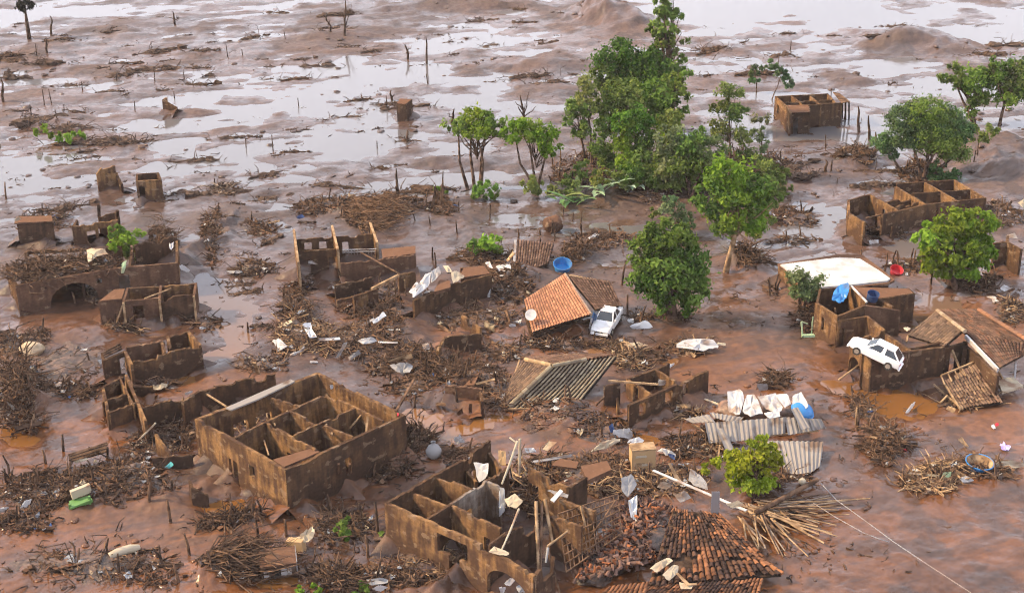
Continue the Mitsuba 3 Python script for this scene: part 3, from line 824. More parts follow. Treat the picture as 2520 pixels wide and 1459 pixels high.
wall(k, *Z1((195, 105), (450, 68)), H - .3, .18, [(.05, .25, 0, 2)], .03, 'wall_ochre')
wall(k, *Z1((458, 65), (610, 185)), H - .3, .18, [], .05, 'wall_ochre')
bar(k, Z(310, 975), H, Z(455, 1125), H - .1, .12, 'white_sheet', 'coping')
bar(k, Z(165, 1180), H + .2, Z(170, 1250), H - .6, .12, 'mud_wood', 'post')

# --- wall house under the stranded car
k = thing('car_wall_house', 'dark walled house shell with a broken lit left end carrying a stranded car', 'house')
H = 2.9
wall(k, *Z1((505, 425), (830, 385)), H, .24, [], .05, 'wall_dark')
wall(k, *Z1((830, 385), (1150, 345)), H, .24, [], .05, 'wall_brown')
wall(k, *Z1((505, 425), (450, 395)), H, .24, [], .05, 'wall_ochre')
wall(k, *Z1((420, 390), (320, 300)), H, .22, [('arch', .5, .9, 1.2, .8)], .2, 'wall_ochre')
wall(k, *Z1((640, 235), (850, 375)), H, .2, [], .05, 'wall_ochre')
wall(k, *Z1((320, 295), (600, 190)), H, .2, [], .15, 'wall_ochre')
wall(k, *Z1((830, 360), (1140, 300)), H - .1, .2, [], .1, 'wall_dark')
bar(k, Z1(195, 650), .2, Z1(400, 500), 1.5, .1, 'pale_wood', 'brace')

# --- huts far left and middle
k = thing('gable_hut', 'hut with a broken pointed gable, standing in shallow water far left', 'hut')
q = lambda x, y: (x / 2.779 * .9265, y / 2.779 * .9265)
wall(k, q(720, 1280), q(860, 1270), 2.1, .25, [], .25, 'wall_ochre', h2=2.0)
wall(k, q(740, 1240), q(840, 1225), 2.6, .25, [], .4, 'wall_ochre')
wall(k, q(860, 1270), q(895, 1350), 2.0, .25, [], .5, 'wall_brown', h2=1.2)
wall(k, q(720, 1280), q(740, 1240), 2.1, .25, [], .1, 'wall_ochre', h2=2.6)
k = thing('door_hut', 'small box hut with a dark doorway, standing in shallow water right of the gable hut', 'hut')
wall(k, q(1010, 1335), q(1185, 1325), 2.3, .22, [(.06, .3, .2, 1.7)], .05, 'wall_ochre')
wall(k, q(1185, 1325), q(1165, 1275), 2.3, .22, [], .05, 'wall_brown')
wall(k, q(1010, 1335), q(1010, 1285), 2.3, .22, [], .05, 'wall_brown')
wall(k, q(1010, 1285), q(1165, 1275), 2.3, .22, [], .05, 'wall_brown')
q = lambda x, y: (630 + x / 2.779 * .9265, y / 2.779 * .9265)
k = thing('tank_tower', 'short square masonry tower alone in the far mud', 'tower')
wall(k, q(1045, 765), q(1105, 765), 2.2, .22, [], .05, 'wall_ochre')
wall(k, q(1105, 765), q(1145, 735), 2.2, .22, [], .05, 'wall_dark')
wall(k, q(1045, 765), q(1065, 735), 2.2, .22, [], .05, 'wall_ochre')
slab(k, [q(1040, 765), q(1105, 768), q(1148, 735), q(1062, 728)], 2.3, .12, 'wall_pink', 'cap')
q = lambda x, y: (x / 2.779 * .9265, y / 2.779 * .9265)
k = thing('stub_hut', 'jagged corner of a ruined hut on a mud heap, far left', 'ruin')
wall(k, q(1205, 735), q(1300, 790), 1.9, .25, [], .2, 'wall_brown', h2=1.1)
wall(k, q(1205, 735), q(1225, 720), 1.9, .25, [], .2, 'wall_ochre')
Zb = zz(1, 0)
k = thing('brown_slab_wall', 'single slab of brown wall upright in the debris behind the beamed ruin', 'ruin')
wall(k, *Zb((1400, 205), (1520, 245)), 1.7, .22, [], .2, 'wall_brown', h2=1.2)
k = thing('edge_wall', 'low brown wall by the right edge, behind the bright green tree', 'wall')
Z = zz(4, 0)
wall(k, *Z((1620, 585), (1735, 575)), 2.4, .22, [], .05, 'wall_brown')
wall(k, *Z((1735, 575), (1860, 640)), 2.4, .22, [], .08, 'wall_brown')
wall(k, *Z((1740, 570), (1740, 520)), 2.4, .22, [], .08, 'wall_brown')
# ---------------------------------------------------------------- trees: tapered trunk, limbs, and a crown of many leaves in clumps
def leaves(m, c, r, n, size, dark, light, rs, clump=.30, shell=(.45, 1.0), droop=.0, narrow=.5, flat=.0):
    """n leaves in clumps through an ellipsoid"""
    ncl = max(5, int(n / 42))
    d = rs.normal(size=(ncl, 3))
    d /= np.linalg.norm(d, axis=1, keepdims=True)
    d[:, 2] = np.where(d[:, 2] < -.3, d[:, 2] * .6, d[:, 2])
    rad = shell[0] + (shell[1] - shell[0]) * rs.random(ncl) ** .6
    lump = .68 + .72 * meshkit.fbm(d * 1.6 + rs.random() * 50, 3, seed=4)
    cc = d * (rad * lump)[:, None]
    k = rs.integers(0, ncl, n)
    off = rs.normal(size=(n, 3)) * clump * .42 * (.6 + .9 * rs.random(ncl))[k][:, None]
    p = (cc[k] + off / (np.asarray(r) / np.mean(r)) * 1.0) * np.asarray(r) + np.asarray(c)
    out = d[k] * 1.0 + rs.normal(size=(n, 3)) * .75 + np.array([0, 0, .35])
    out /= np.linalg.norm(out, axis=1, keepdims=True)
    a = np.cross(out, rs.normal(size=(n, 3)))
    a /= np.linalg.norm(a, axis=1, keepdims=True) + 1e-9
    a[:, 2] -= droop
    b = np.cross(out, a)
    s = size * (.65 + .7 * rs.random(n))[:, None]
    v = np.stack([p - a * s, p + b * s * narrow, p + a * s, p - b * s * narrow], 1)
    v[:, 1] += out * s * .18
    v[:, 3] += out * s * .18
    tone = np.clip(.5 * rs.random(ncl)[k] + .5 * rs.random(n) ** 1.3, 0, 1)[:, None]
    col = np.asarray(dark) * (1 - tone) + np.asarray(light) * tone
    i = np.arange(n)[:, None] * 4
    m.add(v.reshape(-1, 3), np.vstack([i + [0, 1, 2], i + [0, 2, 3]]), np.repeat(col, 4, 0))


GREEN = {'mango': ((.038, .085, .018), (.140, .225, .046)), 'bright': ((.090, .170, .020), (.260, .385, .052)), 'mid': ((.070, .128, .028), (.205, .300, .064)),
         'grey': ((.085, .125, .055), (.235, .295, .135)), 'yellow': ((.165, .230, .016), (.400, .460, .055)), 'blue': ((.050, .100, .044), (.150, .240, .096)), 'olive': ((.078, .125, .032), (.240, .300, .080))}
TREEN = [0]


def tree(name, label, base, lobes, tone='mid', leaf=.21, cover=2.3, trunk=.22, stems=1, cat='tree', group=None, narrow=.5, clump=.30, shell=(.45, 1.0), limbs=True, droop=0., bark='bark', lean=None, second=None):
    TREEN[0] += 1
    rs = np.random.default_rng(500 + TREEN[0])
    k = thing(name, label, cat, group)
    b = ground(base)
    crown = M()
    cs = []
    for i, q in enumerate(lobes):
        cx, cy, rx, ry = q[:4]
        dy = q[4] if len(q) > 4 else 0.
        c = up_at((cx, cy), b[1] + dy)
        s = FPX / float((c - EYE) @ _fw)
        r = np.array([rx / s, max(.5, .9 * (rx + ry) / 2 / s), ry / s / .93])
        area = 4 * math.pi * (np.mean(r)) ** 2
        n = int(np.clip(.84 * cover * area / (leaf * leaf * 2 * narrow), 60, 14000))
        dk, lt = GREEN[second if second and i % 2 else tone]
        jit = (1 + .45 * (rs.random() - .4)) * (1 + .22 * (rs.random(3) - .5))
        leaves(crown, c, r, n, leaf, np.array(dk) * jit, np.array(lt) * jit, rs, clump, shell, droop, narrow)
        cs.append((c, r))
    part(k, 'crown', crown, 'leaf')
    if trunk:
        tm, lm = M(), M()
        top = np.mean([c for c, r in cs], axis=0)
        for j in range(stems):
            o = np.array([rs.normal() * .35, rs.normal() * .35, 0]) * (stems > 1)
            c, r = cs[j % len(cs)]
            goal = top if stems == 1 else c - [0, 0, r[2] * .3]
            mid = b + (goal - b) * .5 + o * .8 + np.array([rs.normal() * .25, rs.normal() * .25, 0])
            pts = [b + o + [0, 0, -.5], b + o * 1.1 + (mid - b - o) * .5, mid, goal]
            tm.tube(pts, np.array([1.25, 1.0, .8, .4]) * trunk, 7)
            tb = mid
        if limbs:
            for c, r in cs:
                for _ in range(3):
                    e = c + rs.normal(size=3) * r * .45
                    st = b + (top - b) * (.45 + .25 * rs.random())
                    lm.tube([st, (st + e) / 2 + rs.normal(size=3) * .15 + [0, 0, .15], e], np.array([.5, .33, .12]) * trunk, 5)
        part(k, 'trunk', tm, bark, smooth=True)
        if limbs:
            part(k, 'limbs', lm, bark, smooth=True)
    return k


tree('umbrella_tree', 'umbrella shaped tree with bare twisted stems, leftmost of the middle grove', (1172, 462), [(1128, 312, 32, 24), (1160, 295, 40, 26, .6), (1200, 303, 36, 26), (1175, 325, 45, 18, -.8), (1222, 325, 20, 18)], 'mid', .20, 1.9, .16, 4, second='bright')
tree('umbrella_tree', 'bright two lobed tree on slender stems, second from the left in the grove', (1322, 470), [(1268, 328, 34, 32), (1300, 325, 42, 32, .5), (1350, 345, 36, 40), (1348, 375, 24, 16)], 'bright', .20, 1.9, .14, 3)
tree('tall_tree', 'tallest tree with a ragged open crown cut by the top of the photo', (1645, 330), [(1635, 20, 36, 36), (1640, -25, 22, 40), (1640, 60, 46, 34), (1650, 100, 42, 32), (1668, 125, 26, 20), (1618, 85, 30, 26), (1660, 170, 36, 40)], 'olive', .24, 1.5, .26, 1, shell=(.2, 1.05), clump=.2)
tree('mango_tree', 'dense dark green dome crown high in the grove, left of the tallest tree', (1560, 330), [(1528, 150, 62, 48), (1490, 195, 34, 44), (1570, 190, 60, 55), (1630, 190, 50, 48), (1600, 150, 45, 38), (1540, 215, 52, 36)], 'mango', .23, 2.2, .3, 2, second='mid')
tree('slender_tree', 'thin grey green tree on the left flank of the grove with a leafy column', (1440, 400), [(1440, 225, 34, 36), (1420, 270, 30, 40), (1430, 320, 24, 34), (1400, 300, 20, 20), (1460, 265, 24, 36)], 'olive', .2, 1.5, .13, 2, shell=(.3, 1.0))
tree('leafy_tree', 'pale olive tree in the middle of the grove below the dark dome', (1540, 400), [(1508, 245, 40, 50), (1560, 245, 45, 40), (1495, 300, 36, 40), (1540, 290, 40, 40)], 'olive', .21, 1.7, .16, 2)
tree('leafy_tree', 'mid green tree at the right of the grove with a drooping side branch', (1640, 390), [(1625, 240, 50, 45), (1660, 225, 36, 36), (1688, 178, 26, 8), (1600, 280, 40, 34), (1650, 285, 36, 30)], 'mid', .21, 1.9, .18, 2)
tree('round_tree', 'bright topped round tree with dark hanging foliage in the centre of the grove', (1560, 450), [(1555, 300, 50, 36), (1530, 335, 28, 46), (1585, 350, 30, 44), (1552, 390, 34, 40)], 'mango', .21, 2.2, .16, 2, second='bright')
tree('round_tree', 'yellowish round topped tree right of the bright topped one', (1655, 440), [(1652, 298, 36, 28), (1640, 330, 34, 30), (1650, 370, 34, 40)], 'olive', .2, 1.9, .14, 2, second='yellow')
tree('bushy_tree', 'loose light green bushy tree filling the right foot of the grove', (1700, 480), [(1650, 350, 44, 36), (1700, 350, 46, 40), (1740, 370, 46, 40), (1680, 400, 60, 40), (1640, 410, 36, 40), (1720, 425, 50, 34)], 'grey', .21, 1.8, .14, 3, second='mid')
tree('feathery_tree', 'thin feathery tree standing apart on the right side of the grove', (1795, 430), [(1795, 228, 36, 28), (1780, 265, 34, 26), (1812, 280, 34, 34), (1775, 320, 36, 26), (1815, 340, 36, 24)], 'olive', .17, 1.15, .10, 1, shell=(.15, 1.0), clump=.35)
tree('feathery_tree', 'sparse sapling right of the feathery tree, before the far house', (1870, 400), [(1878, 290, 22, 22), (1870, 330, 22, 26), (1885, 360, 16, 22)], 'grey', .16, .9, .06, 1, shell=(.1, 1.0))
tree('leafy_tree', 'large light green tree on a pale straight trunk, centre right', (1784, 668), [(1790, 440, 62, 48), (1760, 490, 48, 50), (1820, 470, 60, 60), (1860, 480, 44, 50), (1800, 535, 52, 40), (1775, 555, 38, 30), (1850, 540, 42, 46), (1905, 490, 34, 24)], 'bright', .23, 2.0, .24, 1, second='mid', bark='pale_wood')
tree('mango_tree', 'dark dense mango tree with reddish new leaves, beside the clay roof', (1655, 785), [(1635, 590, 70, 44), (1595, 625, 46, 50), (1685, 640, 50, 60), (1640, 670, 80, 56), (1600, 700, 44, 50), (1690, 710, 50, 52), (1650, 745, 55, 40)], 'mango', .23, 2.3, .3, 2, second='mid')
tree('small_tree', 'small pale grey green tree just behind the dark mango tree', (1670, 580), [(1645, 492, 20, 20), (1655, 520, 34, 26), (1680, 548, 40, 22), (1705, 565, 26, 12)], 'grey', .19, 1.6, .08, 2)
for nm, lab, b, c in (('papaya_tree', 'left small papaya tree with a drooping leaf head, above the far house', (1862, 222), [(1860, 178, 17, 18), (1858, 196, 14, 12)]),
                      ('papaya_tree', 'right taller papaya tree with a wide leaf head, above the far house', (1897, 246), [(1898, 160, 14, 14), (1915, 172, 22, 16), (1936, 196, 16, 22), (1940, 210, 14, 12)])):
    tree(nm, lab, b, c, 'blue', .25, 1.6, .07, 1, limbs=False)
tree('spreading_tree', 'spreading open crowned tree at the right edge, left one of two', (2400, 305), [(2350, 190, 36, 28), (2390, 200, 46, 36), (2430, 190, 40, 30), (2410, 240, 40, 30), (2330, 195, 20, 14), (2390, 275, 20, 22)], 'mid', .22, 1.6, .16, 2, shell=(.25, 1.0))
tree('spreading_tree', 'taller spreading tree at the right edge, cut by the frame', (2458, 310), [(2460, 180, 40, 36), (2500, 190, 40, 45), (2490, 235, 46, 34), (2530, 210, 40, 50), (2440, 160, 20, 14)], 'mid', .22, 1.7, .17, 1, shell=(.3, 1.0), second='olive')
tree('weaver_tree', 'broad fine leaved umbrella tree on many stems, right of the middle distance', (2262, 440), [(2230, 300, 48, 38), (2280, 285, 60, 40), (2330, 310, 50, 40), (2290, 335, 80, 40), (2370, 330, 30, 36), (2350, 375, 40, 26), (2240, 345, 40, 30)], 'blue', .17, 2.3, .16, 5, second='mid', narrow=.4)
tree('weaver_tree', 'low side tree leaning left under the broad umbrella tree', (2225, 430), [(2175, 355, 30, 28), (2195, 375, 26, 20)], 'blue', .17, 2.2, .09, 2)
tree('green_bush', 'dark green bush at the right foot of the umbrella tree', (2330, 442), [(2310, 425, 34, 24), (2345, 435, 26, 14)], 'blue', .18, 1.8, 0, cat='bush')
tree('mango_tree', 'vivid green round mango tree at the far right, before the roomed house', (2345, 712), [(2355, 555, 66, 42), (2300, 590, 46, 44), (2400, 570, 48, 46), (2350, 615, 80, 50), (2420, 620, 38, 46), (2290, 640, 34, 40), (2385, 660, 48, 34), (2320, 670, 24, 26)], 'bright', .23, 2.5, .26, 2, clump=.24)
tree('olive_shrub', 'grey green shrub in front of the white roof slab', (1972, 772), [(1965, 690, 36, 30), (1995, 695, 30, 30), (1975, 720, 44, 26)], 'grey', .15, 1.5, .10, 3, shell=(.2, 1.0), cat='shrub')
tree('leafy_bough', 'bright green bough lying on top of the arched house', (310, 655), [(290, 578, 28, 22), (310, 595, 40, 26), (330, 625, 26, 24), (285, 610, 20, 14)], 'mid', .2, 2.3, 0, cat='tree branch', second='bright')
tree('lime_tree', 'yellow green small tree growing through the corrugated sheets', (1850, 1225), [(1862, 1085, 22, 22), (1850, 1130, 55, 36), (1885, 1140, 38, 40), (1815, 1150, 34, 40), (1850, 1180, 60, 38), (1900, 1110, 24, 26)], 'yellow', .19, 2.4, .12, 3)
tree('lime_shrub', 'little lime green shrub left of the yellow green tree', (1750, 1178), [(1748, 1152, 22, 20), (1762, 1140, 12, 12)], 'yellow', .16, 1.8, .04, 1, cat='shrub')
tree('green_bush', 'low bright bush left alone on a mud hump at the far left', (160, 352), [(180, 338, 34, 14), (140, 340, 24, 10), (105, 325, 20, 14)], 'bright', .24, 1.8, 0, cat='bush')
tree('green_bush', 'bright bush on the dark heap above the sheeted ruin', (1200, 632), [(1170, 608, 28, 20), (1205, 598, 32, 22), (1235, 610, 20, 16)], 'mid', .2, 2.0, 0, cat='bush', second='bright')
tree('green_bush', 'dark bush at the foot of the leftmost umbrella tree', (1195, 490), [(1195, 462, 30, 24), (1175, 478, 20, 12), (1210, 478, 20, 14)], 'mid', .2, 1.9, 0, cat='bush')
tree('green_bush', 'pale bush at the foot of the two lobed tree', (1305, 485), [(1305, 458, 26, 24), (1325, 465, 18, 18)], 'olive', .2, 1.7, 0, cat='bush')
tree('green_bush', 'tiny bright bush on a mud lump left of the grove', (1086, 480), [(1085, 469, 14, 9)], 'bright', .2, 1.8, 0, cat='bush')
for i, (lab, b, c) in enumerate([('dark undergrowth clump right under the grove slope', (1440, 450), [(1440, 420, 26, 22), (1415, 435, 26, 14)]),
                                 ('dark undergrowth patch left of the fallen banana leaves', (1380, 490), [(1375, 470, 30, 18), (1405, 460, 30, 18)]),
                                 ('undergrowth thicket beneath the round bright topped tree', (1590, 470), [(1585, 430, 40, 34), (1545, 430, 24, 24), (1610, 450, 34, 24)]),
                                 ('dull brown green thicket behind the large light green tree', (1860, 440), [(1840, 400, 40, 34), (1890, 420, 36, 30), (1925, 435, 26, 22)]),
                                 ('small grey green bush low beside the root heap in the grove', (1640, 560), [(1612, 530, 20, 14)]),
                                 ('low green thicket filling the gap between the round trees of the grove', (1620, 470), [(1610, 400, 40, 40), (1640, 440, 50, 34), (1680, 450, 50, 30), (1580, 400, 30, 40)]),
                                 ('dull green thicket on the left slope of the grove', (1500, 430), [(1490, 380, 30, 40), (1470, 350, 24, 34), (1510, 400, 30, 30)]),
                                 ('loose light thicket between the bushy tree and the large light green tree', (1760, 470), [(1740, 420, 40, 34), (1770, 450, 36, 26), (1720, 460, 36, 22)]),
                                 ('dull thicket right of the large light green tree', (1920, 480), [(1900, 440, 34, 30), (1930, 470, 26, 22), (1880, 400, 30, 26)]),
                                 ('low scrub along the foot of the grove behind the fallen leaves', (1520, 470), [(1480, 440, 30, 18), (1530, 445, 34, 20), (1560, 455, 26, 14)]),
                                 ('ragged bushes on the mound at the right edge', (2440, 375), [(2415, 335, 26, 26), (2440, 320, 18, 18)]),
                                 ('brown green hanging foliage under the large light green tree', (1870, 600), [(1865, 560, 36, 24), (1885, 535, 30, 20)])]):
    tree('undergrowth_bush', lab, b, c, 'olive' if i != 2 else 'mango', .2, 1.5, 0, cat='bush')
for lab, b, c, t in [('sprouting green weed heap between the two front houses', (845, 1330), [(850, 1285, 12, 18), (838, 1305, 24, 14), (855, 1315, 14, 14)], 'mid'),
                     ('green leaves at the left foot of the gutted house', (950, 1325), [(945, 1315, 18, 9)], 'mid'),
                     ('bright leaves at the bottom edge left of the gutted house', (780, 1465), [(775, 1452, 16, 10), (735, 1458, 10, 8)], 'bright'),
                     ('dark green leaves at the bottom edge in the rubble', (890, 1462), [(885, 1450, 30, 12)], 'mid')]:
    tree('weed_clump', lab, b, c, t, .14, 1.5, 0, cat='plant')

# fallen banana leaves: pale blades, each a part
k = thing('banana_clump', 'flattened banana clump with long pale green blades in the middle of the picture', 'plant')
rs = np.random.default_rng(77)
for i in range(46):
    ctr = [(1400, 505), (1480, 478), (1545, 470), (1420, 495)][i % 4]
    b = ground((ctr[0] + rs.normal() * 14, ctr[1] + rs.normal() * 6))
    a = rs.random() * 6.28
    L = 1.3 + rs.random() * 1.8
    up = .25 + rs.random() * .9
    d = np.array([math.cos(a), math.sin(a), up])
    side = np.cross(d, [0, 0, 1.0])
    side /= np.linalg.norm(side)
    t = np.linspace(0, 1, 6)[:, None]
    mid = b + [0, 0, .25] + d * L * t + np.array([0, 0, -1.3]) * (t ** 2) * (up + .1)
    wd = .26 * np.sin(np.pi * (t * .86 + .1))
    m = M()
    v = np.stack([mid - side * wd + [0, 0, .05], mid, mid + side * wd + [0, 0, .05]], 1).reshape(-1, 3)
    f = [[r * 3 + q, r * 3 + q + 1, (r + 1) * 3 + q + 1, (r + 1) * 3 + q] for r in range(5) for q in (0, 1)]
    g = np.array([(.17, .30, .12), (.32, .44, .27), (.40, .52, .38), (.25, .30, .12)][i % 4])
    m.add(v, f, g)
    part(k, 'leaf', m, 'leaf')

# dead and stripped trees
def dead(name, label, base, tops, r=.18, group=None, mat='dark_wood'):
    k = thing(name, label, 'dead tree', group)
    b = ground(base)
    rs = np.random.default_rng(int(base[0] * 7 + base[1]))
    for i, p in enumerate(tops):
        e = up_at(p, b[1] + rs.normal() * .3)
        s = b if i == 0 else b + (e0 - b) * (.15 + .35 * rs.random())
        if i == 0:
            e0 = e
        pts = [s + [0, 0, -.4 if i == 0 else 0], s + (e - s) * .4 + rs.normal(size=3) * .12, s + (e - s) * .75 + rs.normal(size=3) * .12, e]
        part(k, 'trunk' if i == 0 else 'branch', M().tube(pts, np.array([1.2, .95, .75, .35]) * r * (1 if i == 0 else .45), 6), mat, smooth=True)
    return k


k = dead('dead_palm', 'dark palm like stump with a shaggy head, top left corner', (72, 95), [(62, 20)], .28)
crown = M()
leaves(crown, up_at((60, 8), ground((72, 95))[1]), (1.0, 1.0, 2.0), 700, .3, (.02, .02, .016), (.05, .055, .04), np.random.default_rng(3), droop=.5)
part(k, 'crown', crown, 'leaf')
for lab, b, tops in [('thick stripped trunk on the far mud bank, left of the forked one', (812, 85), [(800, 32), (812, 55)]), ('forked pale bare tree on the far mud bank at the top', (848, 85), [(850, 0), (860, 20), (838, 30), (866, 10)]),
                     ('tall pointed stump beside the far pool, upper middle', (1050, 158), [(1048, 90), (1052, 110)]), ('pair of short stumps on a floating mud raft', (1003, 145), [(996, 110), (1012, 112), (1004, 118)]),
                     ('cluster of bare spikes behind the two lobed tree', (1290, 300), [(1280, 235), (1268, 250), (1302, 225), (1292, 255), (1318, 262), (1275, 262)]),
                     ('lone bare sapling in the mud left of the grove', (978, 500), [(975, 415), (980, 450), (970, 465)]), ('small forked stump at the edge of the middle pool', (1000, 355), [(1002, 320), (994, 340)]),
                     ('dead trunk at the left edge of the far plain', (8, 250), [(2, 195), (10, 215)]), ('short twin stumps in the pool left of the tower', (965, 250), [(962, 222), (970, 232)]),
                     ('broken stump beside the tower on the far mud', (1110, 300), [(1118, 268), (1100, 280)]), ('bare pole tree in the far left plain', (125, 85), [(124, 40), (128, 60)]),
                     ('bare stump behind the roomed house by the far house', (2140, 350), [(2137, 285), (2142, 310)]), ('thin stump standing in the pool beside the far house', (2115, 325), [(2112, 262), (2120, 290)]),
                     ('leaning stub near the umbrella tree on the right', (2033, 420), [(2032, 393)]), ('slim stripped stump before the papaya trees', (2155, 372), [(2155, 325)]),
                     ('burnt looking stump row at far left', (115, 130), [(112, 95), (120, 105)]), ('twisted dead bough in the flooded plain', (430, 60), [(425, 28), (415, 45), (440, 50)])]:
    dead('dead_tree', lab, b, tops, .16)
# ---------------------------------------------------------------- tiled roofs: every tile a part up to 300, the rest one part
def bil(c, u, v):
    c = [np.asarray(q, float) for q in c]
    u, v = np.asarray(u)[..., None], np.asarray(v)[..., None]
    return (c[0] * (1 - u) + c[1] * u) * (1 - v) + (c[3] * (1 - u) + c[2] * u) * v


ARC = np.linspace(-1, 1, 5)


def tile_mesh(p, du, dv, n, w, l, lift, color):
    """one half round tile: p its upper middle, du across, dv down the slope, n out"""
    prof = np.stack([ARC * w * .5, np.sqrt(np.maximum(0, 1 - ARC ** 2)) * w * .42], 1)
    top = p + prof[:, :1] * du * .88 + prof[:, 1:] * n
    bot = p + dv * l + prof[:, :1] * du + (prof[:, 1:] + lift) * n
    v = np.vstack([top, bot, bot - n * .025])
    f = [[i, i + 1, i + 6, i + 5] for i in range(4)] + [[i + 5, i + 6, i + 11, i + 10] for i in range(4)]
    return v, np.array(f), color


def tiles(parent, corners, colors, w=.24, l=.42, limit=300, missing=0., slip=.04, sag=0., seed=1, under='dark_wood', th=.10, gaps=None, ragged=.0, fill=.92, var=.27, pick=None):
    """corners: ridge left, ridge right, eave right, eave left (world points)"""
    rs = np.random.default_rng(seed)
    c = [np.asarray(q, float) for q in corners]
    nu = max(3, int((np.linalg.norm(c[1] - c[0]) + np.linalg.norm(c[2] - c[3])) / 2 / w))
    nv = max(3, int((np.linalg.norm(c[3] - c[0]) + np.linalg.norm(c[2] - c[1])) / 2 / (l * .82)))
    lst = []

    def surf(u, v):
        q = bil(c, u, v)
        q[..., 2] -= sag * np.sin(np.pi * np.clip(u, 0, 1)) * np.sin(np.pi * np.clip(v, 0, 1))
        return q
    for j in range(nv):
        for i in range(nu):
            u, v = (i + .5) / nu, j / nv
            if rs.random() < missing or (gaps and gaps(u, v)) or (ragged and v > 1 - ragged * rs.random()):
                continue
            p = surf(np.array(u), np.array(v))
            e = 1e-3
            du = surf(np.array(u + e), np.array(v)) - p
            dv = surf(np.array(u), np.array(v + e)) - p
            wl, ll = np.linalg.norm(du) / e / nu, np.linalg.norm(dv) / e / nv
            du, dv = du / np.linalg.norm(du), dv / np.linalg.norm(dv)
            n = np.cross(du, dv)
            n = n if n[2] > 0 else -n
            a = rs.normal() * slip
            d2 = dv + du * a
            ci = int(pick(u, v, rs) * (len(colors) - .01)) if pick else rs.integers(len(colors))
            col = np.asarray(colors[ci]) * (1 - var + 2 * var * rs.random())
            lst.append(tile_mesh(p + n * .03 + dv * rs.normal() * slip * .5, du, d2, n, max(wl, .05) * 1.02 * fill, ll * 1.22, .035 + abs(rs.normal()) * slip * .3, col))
    lst.sort(key=lambda q: np.linalg.norm(q[0][0] - EYE))
    for q in lst[:limit]:
        part(parent, 'tile', M().add(*q), 'vertex_diffuse')
    if len(lst) > limit:
        m = M()
        for q in lst[limit:]:
            m.add(*q)
        part(parent, 'tiles', m, 'vertex_diffuse', kind='stuff')
    if under:
        g = np.linspace(0, 1, 5)
        U, V = np.meshgrid(g, g)
        P = surf(U.ravel(), V.ravel()) - [0, 0, .06]
        m = M()
        f = [[r * 5 + q, r * 5 + q + 1, (r + 1) * 5 + q + 1, (r + 1) * 5 + q] for r in range(4) for q in range(4)]
        m.add(P, f)
        m.add(P - [0, 0, th], np.array(f)[:, ::-1])
        part(parent, 'deck', m, under)
    return surf


def ridge(parent, a, b, colors, r=.16, name='ridge_tile', step=.42, seed=3):
    a, b = np.asarray(a), np.asarray(b)
    n = max(2, int(np.linalg.norm(b - a) / step))
    rs = np.random.default_rng(seed)
    for i in range(n):
        p0, p1 = a + (b - a) * i / n, a + (b - a) * (i + 1.15) / n
        col = np.asarray(colors[rs.integers(len(colors))]) * (.85 + .3 * rs.random())
        part(parent, name, M().tube([p0, p1 + [0, 0, .03]], [r * .85, r], 7, col), 'vertex_diffuse')


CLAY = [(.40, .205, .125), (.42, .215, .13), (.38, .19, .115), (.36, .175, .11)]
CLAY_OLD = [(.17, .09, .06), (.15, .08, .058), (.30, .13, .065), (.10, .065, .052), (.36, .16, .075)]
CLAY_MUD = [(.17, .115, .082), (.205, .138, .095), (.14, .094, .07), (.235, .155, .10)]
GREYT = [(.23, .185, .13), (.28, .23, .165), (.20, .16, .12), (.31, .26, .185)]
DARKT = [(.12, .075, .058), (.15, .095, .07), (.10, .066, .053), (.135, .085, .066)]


def pts(Z, *q):
    return [at(Z(x, y), z) for x, y, z in q]


# clean clay roof with a satellite dish
Z = zz(2, 0)
k = thing('clay_roof_house', 'sunken house of which a clean orange clay tile roof shows, in the middle', 'house')
A, B, C, D = pts(Z, (1000, 1105, 2.4), (1375, 868, 3.0), (1610, 1235, 1.9), (1075, 1400, 1.0))
rf = part(k, 'roof', M().beam(B, C, .14, .12), 'pale_wood', label='orange clay tile roof with a bare right verge')
tiles(rf, (A, B, C, D), CLAY, .23, .42, seed=11, slip=.015, sag=.08)
A2, B2, C2, D2 = pts(Z, (1390, 870, 3.0), (1440, 880, 2.9), (1888, 1000, 1.6), (1640, 1215, 1.7))
rf2 = part(k, 'rear_roof', M().beam(pts(Z, (1415, 880, 3.0))[0], pts(Z, (1770, 945, 2.3))[0], .25, .12), 'pale_wood', label='dark mud covered rear roof slope')
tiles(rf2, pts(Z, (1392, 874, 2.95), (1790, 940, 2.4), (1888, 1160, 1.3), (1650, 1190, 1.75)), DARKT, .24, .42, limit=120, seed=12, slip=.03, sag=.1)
ridge(rf, B, C, [(.30, .22, .17), (.36, .27, .2)], .13)
wall(k, *zz(2, 0)((1085, 1400), (1610, 1262)), .95, .2, [], .15, 'wall_dark')
wall(k, *zz(2, 0)((1080, 1400), (1000, 1180)), .9, .2, [], .2, 'wall_brown')
dp = pts(Z, (1065, 1240, 2.1))[0]
k2 = thing('satellite_dish', 'pale grey round satellite dish at the left edge of the clay roof', 'satellite dish')
nn = np.array([-.25, -.75, .6]); nn /= np.linalg.norm(nn)
R = frame(nn)
an = np.linspace(0, 2 * np.pi, 21)[:-1]
m = M()
rings = [np.stack([r * np.cos(an), r * np.sin(an), an * 0 + .28 * r * r], 1) for r in (.12, .3, .46)]
v = np.vstack([[[0, 0, 0]], *rings]) @ R.T + dp
f = [[0, 1 + i, 1 + (i + 1) % 20] for i in range(20)]
f += [t for q in range(2) for i in range(20) for t in ([1 + q * 20 + i, 21 + q * 20 + i, 21 + q * 20 + (i + 1) % 20], [1 + q * 20 + i, 21 + q * 20 + (i + 1) % 20, 1 + q * 20 + (i + 1) % 20])]
m.add(v, f); m.add(v - nn * .02, np.array(f)[:, ::-1])
